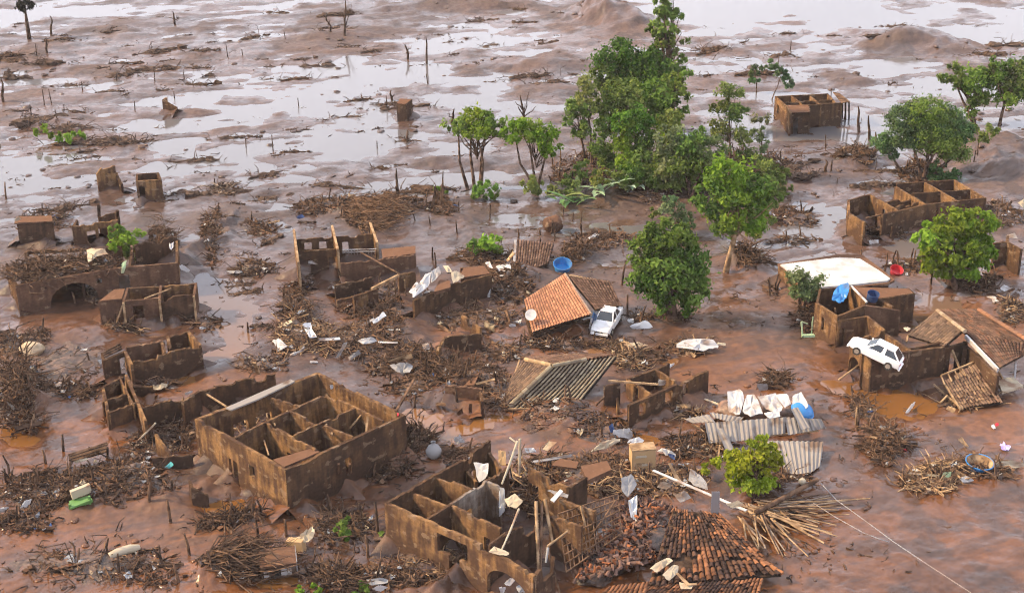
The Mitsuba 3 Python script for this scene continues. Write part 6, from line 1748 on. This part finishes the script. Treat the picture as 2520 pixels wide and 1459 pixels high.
# ---------------------------------------------------------------- drifts of branches, broken fences, stakes and clods
def stick_batch(m, P, D, L, r, sides=4, bend=.16):
    """many crooked sticks at once: starts P, unit directions D, lengths L, radii r"""
    n = len(P)
    rb = np.random.default_rng(n)
    a = np.cross(D, np.where(np.abs(D[:, 2:]) < .9, [0, 0, 1.0], [1.0, 0, 0]))
    a /= np.linalg.norm(a, axis=1, keepdims=True)
    b = np.cross(D, a)
    an = np.arange(sides) * 2 * np.pi / sides
    ring = np.cos(an)[None, :, None] * a[:, None] + np.sin(an)[None, :, None] * b[:, None]
    off = (a * rb.normal(size=(n, 1)) + b * rb.normal(size=(n, 1))) * bend * L[:, None]
    v = np.concatenate([(P + D * L[:, None] * t + off * q)[:, None] + ring * r[:, None, None] * w for t, q, w in ((0, 0, 1), (.5, 1, .85), (1, .3, .5))], 1).reshape(-1, 3)
    o = np.arange(n)[:, None] * 3 * sides
    F = []
    for s0 in (0, sides):
        for j in range(sides):
            k = (j + 1) % sides
            F += [o + s0 + [j, k, sides + k], o + s0 + [j, sides + k, sides + j]]
    F += [o + 2 * sides + [0, 1, 2], o + 2 * sides + [0, 2, 3]]
    m.add(v, np.vstack(F))


DEB = [0]


def debris(label, c, rx, ry, sticks=120, clods=30, stakes=6, tall=.0, name='debris_drift', cat='debris', wood='dark_wood', wood2='mud_wood', L=(.35, 1.7), lift=.30, tilt=.35, stakeh=(.6, 1.5), ang=None, clodr=(.12, .45), base=None):
    DEB[0] += 1
    rs = np.random.default_rng(900 + DEB[0])
    k = thing(name, label, cat)

    sticks, stakes, tilt = int(sticks * 1.45), int(math.ceil(stakes * .42)), tilt * .62

    def spot(n):
        # an uneven, patchy outline: candidates in a wider ellipse kept where a noise field allows
        u, v = rs.random((2, n * 6 + 40)) * 3.2 - 1.6
        e = u ** 2 + v ** 2
        k_ = (1 - e) + (meshkit.fbm(np.stack([u * 1.3, v * 1.1, u * 0 + DEB[0] * 3.3], -1), 4, seed=81) - .5) * 3.6 > .35 * rs.random(len(e))
        k_ = np.flatnonzero(k_ & (e < 2.5))[:n]
        u, v, q = u[k_], v[k_], np.sqrt(e[k_])
        w = np.array([at((c[0] + rx * x, c[1] + ry * y)) for x, y in zip(u, v)]).reshape(-1, 3)
        w[:, 2] = height(w[:, 0], w[:, 1])
        if base is not None:
            w = np.array([at((c[0] + rx * x, c[1] + ry * y), base) for x, y in zip(u, v)]).reshape(-1, 3)
        return w, np.clip(1 - q, 0, 1)
    for nm, mat, n in (('branches', wood, int(sticks * .6)), ('sticks', wood2, int(sticks * .4))):
        if n < 2:
            continue
        P, e = spot(n)
        n = len(P)
        if n < 2:
            continue
        az = rs.random(n) * 2 * np.pi if ang is None else ang + rs.normal(size=n) * .5
        el = rs.normal(size=n) * tilt + .12
        D = np.stack([np.cos(az) * np.cos(el), np.sin(az) * np.cos(el), np.sin(el)], 1)
        P[:, 2] += rs.random(n) * lift * (.3 + e) + tall * rs.random(n) * e
        m = M()
        stick_batch(m, P, D, L[0] + (L[1] - L[0]) * rs.random(n) ** 1.6, .025 + .05 * rs.random(n) ** 2)
        part(k, nm, m, mat, kind='stuff')
    # the soaked dark muck that binds the drift: a lumpy sheet that dips under the mud at its ragged edge
    if lift < 1.0 and base is None:
        g = np.linspace(-1.25, 1.25, 44)
        U, V = np.meshgrid(g, g)
        W = np.array([at((c[0] + rx * u, c[1] + ry * v)) for u, v in zip(U.ravel(), V.ravel())])
        e2 = (U ** 2 + V ** 2).ravel()
        q = np.stack([W[:, 0], W[:, 1], W[:, 0] * 0 + DEB[0] * 9.1], 1)
        lump = meshkit.fbm(q / 1.7, 4, seed=71) * .9 + meshkit.fbm(q / .5, 2, seed=72) * .35
        W[:, 2] = height(W[:, 0], W[:, 1]) + (lump - .36) * .75 * np.exp(-e2 * 1.2) - .16 + .10 * np.exp(-e2) - .3 * np.clip(e2 - .9, 0, 1)
        i, j = np.meshgrid(np.arange(43), np.arange(43), indexing='ij')
        fq = np.stack([i * 44 + j, i * 44 + j + 1, (i + 1) * 44 + j + 1, (i + 1) * 44 + j], -1).reshape(-1, 4)
        part(k, 'muck', M().add(W, fq[:, ::-1] if W[44, 1] < W[0, 1] else fq), 'muck', smooth=True)
    nb = max(3, sticks // 8)
    P, e = spot(nb)
    pm = M()
    for p in P:
        az, el = rs.random() * 6.28, rs.normal() * .22
        d = np.array([math.cos(az) * math.cos(el), math.sin(az) * math.cos(el), math.sin(el)]) * (.25 + .8 * rs.random())
        p = p + [0, 0, .06 + lift * .5 * rs.random()]
        pm.beam(p - d, p + d, .09 + .22 * rs.random() ** 2, .04, roll=rs.normal() * .5 + 1.57)
    part(k, 'planks', pm, [wood2, 'mud_wood', 'dark_wood'][DEB[0] % 3], kind='stuff')
    rb = M()
    P, e = spot(int(sticks * .35))
    for p in P:
        sz = .10 + .26 * rs.random(3) * [1, .8, .5]
        rb.box(p + [0, 0, .04 + lift * .25 * rs.random()], sz, frame(rs.normal(size=3) + [0, 0, 1.2], rs.random() * 6))
    part(k, 'rubble', rb, ['wall_brown', 'muck', 'wall_pink'][DEB[0] % 3], kind='stuff')
    lm = M()
    P, e = spot(3 + sticks // 28)
    for i, p in enumerate(P):
        sz = .10 + .24 * rs.random() ** 2
        a0 = rs.random() * 6.28
        q4 = [p + np.array([math.cos(a0 + t) * sz * (.5 + rs.random()), math.sin(a0 + t) * sz * (.5 + rs.random()), .12 + lift * .5 * rs.random() + rs.normal() * .08]) for t in (0, 1.5, 3.1, 4.6)]
        lm.crumple(q4, .02, int(rs.integers(1e6)), .2, [(.50, .49, .47), (.36, .33, .29), (.28, .30, .33), (.45, .38, .27), (.08, .14, .30), (.30, .20, .13)][rs.choice(6, p=[.3, .22, .18, .16, .04, .1])])
    part(k, 'litter', lm, 'vertex_diffuse', kind='stuff')
    if clods:
        P, e = spot(clods)
        m = M()
        for p, q in zip(P, e):
            r = (clodr[0] + (clodr[1] - clodr[0]) * rs.random() ** 2) * .6
            m.blob(p - [0, 0, r * .1], (r * (1 + .9 * rs.random()), r * (.8 + .4 * rs.random()), r * (.3 + .35 * rs.random())), 2, .75, int(rs.integers(1e6)), freq=2.6)
        part(k, 'clods', m, 'mud', smooth=True, kind='stuff')
    if stakes:
        P, e = spot(stakes)
        for p in P:
            h = stakeh[0] + (stakeh[1] - stakeh[0]) * rs.random()
            t = p + [rs.normal() * .22, rs.normal() * .22, h]
            part(k, 'stake', M().tube([p - [0, 0, .4], (p + t) / 2 + rs.normal(size=3) * .05, t], [.09, .08, .05], 5), ['dark_wood', 'mud_wood'][rs.integers(2)])
    return k


for a in [
    ('heap of branches spilled along the roof of the arched house, left part', (110, 668), 110, 24, 260, 8, 1, 0, dict(lift=.7, L=(.8, 3.2), base=2.55, stakeh=(.3, .6))),
    ('dense branches filling the rooms of the arched house', (215, 655), 70, 22, 240, 8, 1, 0, dict(lift=.6, L=(.6, 2.4), base=2.6, stakeh=(.3, .6))),
    ('branches piled at the right end of the arched house', (405, 610), 40, 26, 110, 8, 2, 0, dict(lift=2.6, L=(.6, 2.2))),
    ('brush heap on the dark hut and along the wall behind the arched house', (110, 545), 90, 22, 80, 10, 4, 0, dict(lift=1.0)),
    ('root tangle of a fallen tree at the left edge', (45, 1000), 55, 75, 300, 16, 8, 1.2, dict(lift=2.6, tilt=.9, L=(.8, 2.8), stakeh=(1.5, 3.2))),
    ('brush drift running right from the root tangle', (150, 975), 90, 26, 130, 14, 3, 0, {}),
    ('scrap and plank drift on the left edge above the root tangle', (45, 850), 80, 26, 110, 18, 3, 0, {}),
    ('broken stake fence and roots in the lower left, left half', (110, 1225), 120, 50, 240, 50, 20, .3, dict(tilt=.55)),
    ('broken stake fence and roots in the lower left, right half', (300, 1190), 150, 55, 260, 60, 26, .3, dict(tilt=.55)),
    ('brush along the ditch left of the roofless house', (400, 1090), 90, 50, 170, 30, 12, .3, dict(tilt=.5)),
    ('lower edge of the broken fence thicket, far left', (60, 1290), 90, 26, 110, 40, 8, 0, dict(tilt=.5)),
    ('root mass below the left corner of the roofless house', (570, 1290), 90, 22, 190, 26, 12, .5, dict(tilt=.7)),
    ('bundle of roots and thick stems left of the upturned freezer', (560, 1405), 72, 30, 260, 10, 3, .9, dict(ang=.25, tilt=.18, L=(1.2, 3.4), lift=.5)),
    ('dark brush spilled against the shaded wall of the roofless house', (930, 1140), 100, 46, 330, 46, 10, .5, dict(tilt=.6)),
    ('vertical bank of hanging stems right of the roofless house', (1020, 1080), 52, 36, 190, 16, 6, .6, dict(tilt=.9)),
    ('brush island between the two front houses', (850, 1310), 70, 40, 200, 30, 8, .3, dict(tilt=.5)),
    ('dark mound of roots at the bottom left of the gutted house', (830, 1430), 60, 34, 190, 24, 6, .9, dict(tilt=.7)),
    ('debris strip along the bottom edge before the gutted house', (950, 1430), 110, 28, 150, 50, 4, 0, {}),
    ('mud and straw heap against the front wall of the gutted house', (1090, 1400), 110, 36, 170, 60, 3, .2, dict(wood='mud_wood', wood2='pale_wood')),
    ('tangled laths and splinters inside the gutted house', (1290, 1230), 70, 50, 170, 10, 4, 0, dict(lift=2.6, wood='mud_wood', wood2='pale_wood', tilt=.7)),
    ('rubble behind the gutted house around the pale cabinet', (1440, 1160), 130, 40, 170, 50, 10, .2, dict(wood='mud_wood')),
    ('splintered wood behind the jumbled roof', (1640, 1190), 90, 36, 130, 30, 8, .2, dict(wood='mud_wood', wood2='pale_wood')),
    ('sticks and scraps below the patterned cloth', (1690, 1110), 70, 26, 80, 20, 8, 0, {}),
    ('brush in the shadow under the corrugated roof', (1880, 1190), 110, 26, 130, 20, 6, 0, {}),
    ('splinters at the left end of the corrugated roof', (1760, 1085), 36, 50, 90, 14, 6, .2, dict(wood2='pale_wood')),
    ('dry roots behind the white sheets', (1900, 945), 42, 20, 130, 8, 3, .5, dict(tilt=.6)),
    ('scrap drift of splinters and mud below the sheeted ruin, left part', (740, 840), 80, 44, 260, 50, 6, .2, dict(wood='mud_wood', wood2='pale_wood')),
    ('scrap drift of splinters and mud below the sheeted ruin, right part', (890, 850), 100, 40, 260, 50, 6, .2, dict(wood='mud_wood')),
    ('brush bank left of the sheeted ruin along the road', (730, 745), 36, 60, 170, 24, 6, .2, {}),
    ('roots and stems hanging in front of the sheeted ruin', (940, 780), 90, 36, 230, 20, 8, .6, dict(tilt=.8)),
    ('brown brush below the row of orange boards', (990, 900), 90, 30, 260, 40, 6, .3, dict(tilt=.5)),
    ('steep bank of roots left of the tipped wall slab', (1080, 920), 60, 44, 260, 40, 8, .5, dict(tilt=.8)),
    ('heap of mud and sticks left of the hipped roof', (1180, 960), 90, 40, 150, 60, 10, .2, dict(tilt=.6)),
    ('broken edge of the hipped roof over the orange channel', (1290, 1000), 90, 16, 160, 30, 4, .2, dict(wood='mud_wood')),
    ('bare mud heap in the channel below the hipped roof', (1390, 1040), 100, 32, 40, 90, 3, 0, dict(clodr=(.2, .6))),
    ('wood wreckage at the right end of the hipped roof', (1550, 890), 50, 26, 130, 10, 4, .3, dict(wood2='pale_wood')),
    ('rubbish around the wall stub below the satellite dish', (1170, 790), 100, 30, 170, 40, 6, .2, dict(wood='mud_wood')),
    ('dark rubble between the sheeted ruin and the clay roof', (1255, 720), 60, 40, 200, 40, 4, .2, {}),
    ('dark heap of wreckage above the sheeted ruin', (1180, 640), 60, 20, 150, 20, 3, .6, {}),
    ('dark brush right of the mud roof', (1420, 635), 46, 26, 200, 20, 5, .5, dict(tilt=.6)),
    ('long bundle of washed poles on the beamed ruin', (900, 545), 90, 26, 330, 16, 4, .8, dict(ang=-.35, tilt=.12, L=(1.5, 4.5), lift=.8, wood='mud_wood')),
    ('row of spikes and brush behind the washed poles', (800, 515), 90, 20, 170, 30, 14, .2, dict(tilt=.6)),
    ('brush and stakes right of the washed poles', (980, 520), 60, 26, 150, 30, 10, .2, dict(tilt=.6)),
    ('clump of rotten stumps in the mud left of the grove', (1085, 525), 36, 26, 90, 10, 18, .2, dict(stakeh=(1.0, 2.6))),
    ('dark drift with branches right of the road fork', (640, 565), 50, 14, 90, 24, 3, .2, {}),
    ('drift of mud and twigs lying across the road', (625, 668), 55, 14, 90, 40, 2, .2, {}),
    ('steep root hung bank on the left side of the road', (520, 585), 22, 60, 190, 40, 8, .4, dict(tilt=.8)),
    ('white branched brush on the bank above the road', (545, 475), 40, 18, 110, 10, 2, .5, dict(wood2='bleached_bark')),
    ('stakes and brush left of the small doorway ruin', (235, 725), 36, 30, 60, 16, 4, 0, {}),
    ('brush at the foot of the doorway ruin', (300, 815), 50, 16, 80, 14, 5, 0, dict(wood2='pale_wood')),
    ('litter in the yard behind the long jagged wall', (440, 1030), 70, 20, 80, 30, 4, 0, {}),
    ('root heap under the grove above the fallen leaves', (1600, 480), 60, 30, 330, 20, 5, .9, dict(tilt=.7)),
    ('twigs and undergrowth on the slope of the grove', (1440, 440), 90, 30, 200, 24, 14, .2, dict(tilt=.7)),
    ('brushwood on the right foot of the grove', (1850, 410), 80, 30, 190, 20, 10, .3, dict(tilt=.7)),
    ('fallen trunk and roots at the base of the large light green tree', (1840, 645), 50, 26, 260, 16, 6, .9, dict(tilt=.6)),
    ('dark flotsam in the wet mud right of the large tree', (1960, 540), 70, 26, 130, 50, 4, 0, {}),
    ('flotsam before the white slab house', (1960, 590), 70, 12, 70, 30, 6, 0, {}),
    ('brush heap on the mud ridge below the far house', (2110, 395), 46, 18, 190, 16, 2, .4, {}),
    ('stems and roots under the broad umbrella tree', (2260, 425), 60, 24, 170, 12, 8, .4, dict(tilt=.9)),
    ('leaning branches in front of the roomed house', (2190, 570), 70, 16, 90, 14, 9, .2, dict(tilt=.6)),
    ('debris behind the roomed house at the right edge', (2460, 545), 60, 40, 150, 50, 6, 0, {}),
    ('dead fronds and brush under the vivid green tree', (2400, 700), 60, 20, 190, 20, 4, .6, dict(tilt=.7)),
    ('sticks and stakes right of the white slab', (2240, 660), 60, 16, 60, 16, 10, 0, {}),
    ('broken wood along the roof ridge at the right edge', (2490, 775), 46, 26, 130, 30, 3, .2, dict(wood2='pale_wood')),
    ('roots at the base of the grey green shrub', (1990, 790), 34, 30, 130, 16, 4, .3, {}),
    ('stakes in the wet mud left of the white slab house', (1905, 720), 26, 16, 10, 6, 8, 0, {}),
    ('twiggy drift left of the car wall in the brown mud', (2115, 1000), 34, 50, 110, 20, 3, 0, {}),
    ('upper left arm of the right debris bank', (2180, 1110), 56, 40, 230, 30, 6, .2, dict(wood='mud_wood', tilt=.5)),
    ('middle of the right debris bank with straw and rags', (2290, 1190), 70, 34, 290, 36, 6, .2, dict(wood='mud_wood', wood2='pale_wood', tilt=.5)),
    ('right end of the debris bank below the cream mattress', (2430, 1165), 80, 18, 170, 20, 5, .1, dict(wood='mud_wood')),
    ('splintered battens around the slumped roof patch', (2380, 990), 70, 20, 80, 14, 2, 0, dict(wood2='pale_wood')),
    ('wood scraps beside the crumpled white sheet', (1700, 865), 60, 16, 90, 12, 3, 0, dict(wood2='pale_wood')),
    ('litter at the foot of the dark mango tree', (1620, 790), 70, 18, 110, 20, 4, 0, {}),
    ('fallen wood in front of the sedan', (1500, 850), 46, 12, 80, 16, 2, 0, dict(wood2='pale_wood')),
    ('twigs in the rooms of the roofless house', (720, 1050), 150, 60, 140, 10, 0, 0, dict(lift=1.2, wood2='pale_wood')),
    ('planks and rubble trailing right from the long jagged wall', (640, 905), 80, 18, 60, 30, 2, 0, dict(wood='mud_wood')),
    ('flat rubble between the roofless house and the orange channel', (1010, 960), 60, 26, 90, 30, 3, 0, dict(wood='mud_wood')),
    ('mud caked rubble left of the rubble behind the gutted house', (1130, 1130), 60, 26, 70, 30, 4, 0, dict(wood='mud_wood')),
    ('rubble and boards between the wall stub and the hipped roof', (1240, 870), 80, 24, 90, 40, 3, 0, dict(wood='mud_wood')),
    ('low rubble bank above the hipped roof', (1400, 855), 60, 14, 60, 24, 2, 0, {}),
    ('splinters between the windowed house and the corrugated roof', (1680, 1010), 60, 26, 70, 20, 4, 0, dict(wood='mud_wood', wood2='pale_wood')),
    ('brown rubble between the beamed ruin and the sheeted ruin', (900, 715), 90, 20, 90, 36, 3, 0, {}),
    ('boards and rubble heaped against the wall of the sheeted ruin', (1110, 745), 80, 22, 100, 36, 4, 0, dict(wood='mud_wood')),
    ('rubble in the yard between the split ruin and the long wall ruin', (390, 955), 60, 14, 60, 26, 2, 0, {}),
    ('rubble strip below the clay roof along the channel', (1330, 850), 60, 14, 60, 26, 2, 0, {}),
    ('dense rubble between the gutted house and the jumbled roof', (1520, 1200), 70, 36, 130, 40, 4, .1, dict(wood='mud_wood', wood2='pale_wood')),
    ('mud caked rubble right of the doorway ruin by the road', (510, 800), 40, 18, 40, 20, 2, 0, {}),
    ('brush and rubble above the clay roof beside the blue tub', (1300, 640), 60, 18, 90, 24, 3, 0, {}),
    ('scattered rubble around the sedan and the fallen wood', (1590, 880), 70, 20, 60, 20, 2, 0, {}),
    ('loose twigs and lumps along the bottom left edge', (230, 1400), 220, 50, 130, 90, 10, 0, {}),
    ('mud lumps on the left flat by the split ruin', (160, 900), 130, 60, 30, 60, 2, 0, {}),
    ('mud lumps and twigs on the flat below the windowed house', (1500, 1080), 90, 26, 50, 60, 4, 0, {}),
    ('twigs on the mud above the clay roof, beside the dark mango', (1480, 590), 80, 26, 100, 30, 6, 0, {}),
]:
    debris(a[0], a[1], a[2], a[3], a[4], a[5], a[6], a[7], **a[8])

# far plain: dark islands of wreckage, each a thing
rs = np.random.default_rng(41)
ZONES = [((0, 500, 20, 250), 44, 'dark clump of wreckage lying in the flooded plain at the upper left'), ((0, 560, 260, 520), 30, 'dark clump of wreckage on the wet mud left, above the huts'),
         ((500, 1100, 30, 260), 32, 'dark clump of wreckage in the upper middle of the flooded plain'), ((560, 1120, 260, 480), 30, 'dark clump of wreckage around the middle pools left of the grove'),
         ((1100, 1440, 20, 230), 26, 'dark clump of wreckage on the mud behind the grove, left of the tall tree'), ((1700, 2500, 60, 230), 30, 'dark clump of wreckage on the mud flat at the upper right'),
         ((1900, 2300, 330, 480), 14, 'small dark clump on the mud below the far house'), ((560, 760, 480, 900), 16, 'small dark clump on the wet road at the left')]
for (x0, x1, y0, y1), n, lab in ZONES:
    for i in range(n):
        p = (x0 + (x1 - x0) * rs.random(), y0 + (y1 - y0) * rs.random())
        w = at(p)
        big = rs.random() ** 3
        far = w[1] / 110
        R_ = (.22 + 1.15 * big) * min(1.4, far)
        m = M()
        nb = 3 + int(10 * big)
        gz0 = max(-.1, gz(w[0], w[1]))
        th_ = .28 + rs.normal() * .35
        stretch = np.array([math.cos(th_), math.sin(th_)]) * 1.7
        for _ in range(nb):
            o = stretch * rs.normal() * R_ * .55 + rs.normal(size=2) * R_ * .2
            r = R_ * (.15 + .28 * rs.random())
            m.blob([w[0] + o[0], w[1] + o[1], gz0 + r * .1], (r * 1.3, r, r * (.35 + .5 * rs.random())), 1, .9, int(rs.integers(1e6)), freq=2.5)
        ax = np.array([stretch[0], stretch[1], 0]) * R_ * 1.1
        cz = np.array([w[0], w[1], gz0])
        m.tube([cz - ax, cz + [0, 0, .05], cz + ax], [R_ * .10, R_ * .16, R_ * .07], 6)
        m.blob(cz, (R_ * .5, R_ * .45, R_ * .14), 2, .6, int(rs.integers(1e6)), freq=2.5)
        ns = 7 + int(36 * big)
        az = rs.random(ns) * 6.28
        el = rs.normal(size=ns) * .38 + .12
        P = np.stack([w[0] + stretch[0] * rs.normal(size=ns) * R_ * .8, w[1] + stretch[1] * rs.normal(size=ns) * R_ * .8, np.full(ns, gz0 + .05)], 1)
        stick_batch(m, P, np.stack([np.cos(az) * np.cos(el), np.sin(az) * np.cos(el), np.sin(el)], 1), R_ * (.4 + .9 * rs.random(ns)), np.full(ns, .05))
        la = ('broad ' if big > .22 else 'tiny ' if big < .012 else '') + lab.replace('small ', '')
        single('wreckage_clump', la, 'debris', m, 'clod_far' if rs.random() < .7 else 'dark_wood', group=la.replace('dark clump', 'dark clumps'))

# stakes and posts standing in the mud
STAKES = [((155, 1110), 42, 'thick post upright in the wet mud above the plank wall'), ((112, 1140), 36, 'thin leaning stake left of the thick post'), ((180, 1215), 45, 'thin leaning stake before the cream mattress'),
          ((230, 1185), 40, 'stake behind the cream mattress'), ((366, 1230), 46, 'dark stake in the broken fence right of the green bed frame'), ((420, 1285), 60, 'post with a cross rail at the right end of the broken fence'),
          ((467, 1365), 56, 'square stake alone right of the cream log'), ((440, 1430), 50, 'dark stake at the bottom, left of the root bundle'), ((635, 1330), 54, 'pale thin stake before the roofless house, left of the corner'),
          ((705, 1318), 44, 'dark stake at the front corner of the roofless house'), ((905, 1370), 60, 'double stake in the mud between the front houses'), ((930, 1310), 80, 'long dark leaning pole by the left corner of the gutted house'),
          ((185, 745), 28, 'thin stake leaning before the arch'), ((697, 735), 24, 'short stake in the wet road beside the beamed ruin'), ((1065, 640), 30, 'post right of the beamed ruin'), ((1072, 672), 50, 'tall thin stake in the pool right of the beamed ruin'),
          ((1275, 585), 22, 'stub post above the mud roof'), ((1330, 580), 20, 'second stub post above the mud roof'), ((1530, 700), 60, 'post by the left edge of the dark mango tree'), ((1545, 770), 46, 'stake right of the clay roof'),
          ((1580, 810), 40, 'stake at the roots of the dark mango tree'), ((2045, 420), 26, 'blunt post on the ridge below the far house'), ((2120, 645), 30, 'post behind the white slab, left one'),
          ((2170, 690), 34, 'post behind the white slab, right one'), ((2290, 700), 50, 'dark trunk like post left of the vivid green tree'), ((2110, 1060), 60, 'ochre topped post in the brown mud below the car wall'),
          ((15, 490), 40, 'dark post at the left edge below the plain'), ((1125, 985), 36, 'stake on the bank above the orange channel'), ((1180, 1000), 34, 'row stake on the bank, right one'),
          ((1020, 1000), 30, 'stake right of the roofless house'), ((2415, 560), 30, 'thin stake behind the vivid green tree'), ((1430, 345), 30, 'bare stake on the bank left of the grove'), ((1380, 400), 28, 'bare stake below the two lobed tree'),
          ((1360, 410), 24, 'stub stake right of the two lobed tree'), ((610, 820), 26, 'short stake on the wet road')]
for p, hpx, lab in STAKES:
    b = ground(p)
    h = hpx / scale_at(p) / .92
    t = b + [rs.normal() * .08 * h, rs.normal() * .1, h]
    single('wooden_stake', lab, 'stake', M().tube([b - [0, 0, .4], (b + t) / 2 + rs.normal(size=3) * .03, t], [.10, .09, .06], 6), ['dark_wood', 'mud_wood'][rs.integers(2)], smooth=True)
for (x0, x1, y0, y1), n, lab in [((20, 480, 130, 300), 12, 'thin dark stake standing in the flooded plain at the upper left'), ((560, 1060, 90, 420), 9, 'thin dark stake in the wet mud of the upper middle'),
                                 ((1900, 2450, 120, 420), 12, 'thin dark stake on the mud flat at the upper right'), ((1000, 1500, 520, 600), 12, 'thin stake in the mud above the mud roof')]:
    for i in range(n):
        p = (x0 + (x1 - x0) * rs.random(), y0 + (y1 - y0) * rs.random())
        b = ground(p)
        h = .7 + 1.2 * rs.random()
        single('thin_stake', lab, 'stake', M().tube([b - [0, 0, .5], b + [rs.normal() * .1, 0, h]], [.08, .05], 5), 'dark_wood', group='stakes: ' + lab[10:])

# fine scatter over the mud: clods and twigs
rs = np.random.default_rng(52)
n = 9000
px, py = rs.random(n) * 2600 - 40, 20 + 1480 * rs.random(n) ** .8
w = np.array([at(q) for q in zip(px, py)])
w[:, 2] = height(w[:, 0], w[:, 1])
dens = meshkit.fbm(w * [1 / 9, 1 / 9, 0] + 60, 4, seed=31)
right = np.clip((px - 1750) / 500, 0, 1) * np.clip((py - 700) / 200, 0, 1)
keep = (dens > .38 + .30 * rs.random(n) * 1.0 + .16 * right) & (w[:, 2] > -.25)
w[:, 2] = np.maximum(w[:, 2], -.05)
w = w[keep]
m1, m2 = M(), M()
half = len(w) // 2
v0, f0 = ICO[1]
for i, p in enumerate(w[:half]):
    r = (.04 + .15 * rs.random() ** 3) * (1 + 1.2 * min(1, max(0, (p[1] - 110) / 60)))
    v = v0 * (1 + .5 * (rs.random((len(v0), 1)) - .5)) * [r * 1.3, r * (1 + rs.random()), r * .7]
    m1.add(v + p + [0, 0, r * .1], f0)
q = w[half:]
az = rs.random(len(q)) * 6.28
el = rs.normal(size=len(q)) * .16
stick_batch(m2, q + [0, 0, .05], np.stack([np.cos(az) * np.cos(el), np.sin(az) * np.cos(el), np.sin(el)], 1), .3 + 1.1 * rs.random(len(q)) ** 2, .025 + .03 * rs.random(len(q)))
single('mud_clods', 'small clods strewn over the mud between the ruins', 'clods', m1, 'mud', smooth=True, kind='stuff')
single('loose_twigs', 'loose twigs strewn over the mud between the ruins', 'twigs', m2, 'dark_wood', kind='stuff')

# ---------------------------------------------------------------- thin moist air over the mud
scene['damp_air'] = {'type': 'homogeneous', 'albedo': {'type': 'rgb', 'value': [.95, .95, .96]}, 'sigma_t': .00012}
scene['haze'] = {'type': 'cube', 'to_world': T().translate([0, 300, 24.5]).scale([1500, 950, 27.5]), 'bsdf': {'type': 'null'}, 'interior': {'type': 'ref', 'id': 'damp_air'}}
labels['haze'] = {'label': 'thin pale damp air over the flooded valley', 'kind': 'stuff', 'category': 'haze'}
scene['camera']['medium'] = {'type': 'ref', 'id': 'damp_air'}
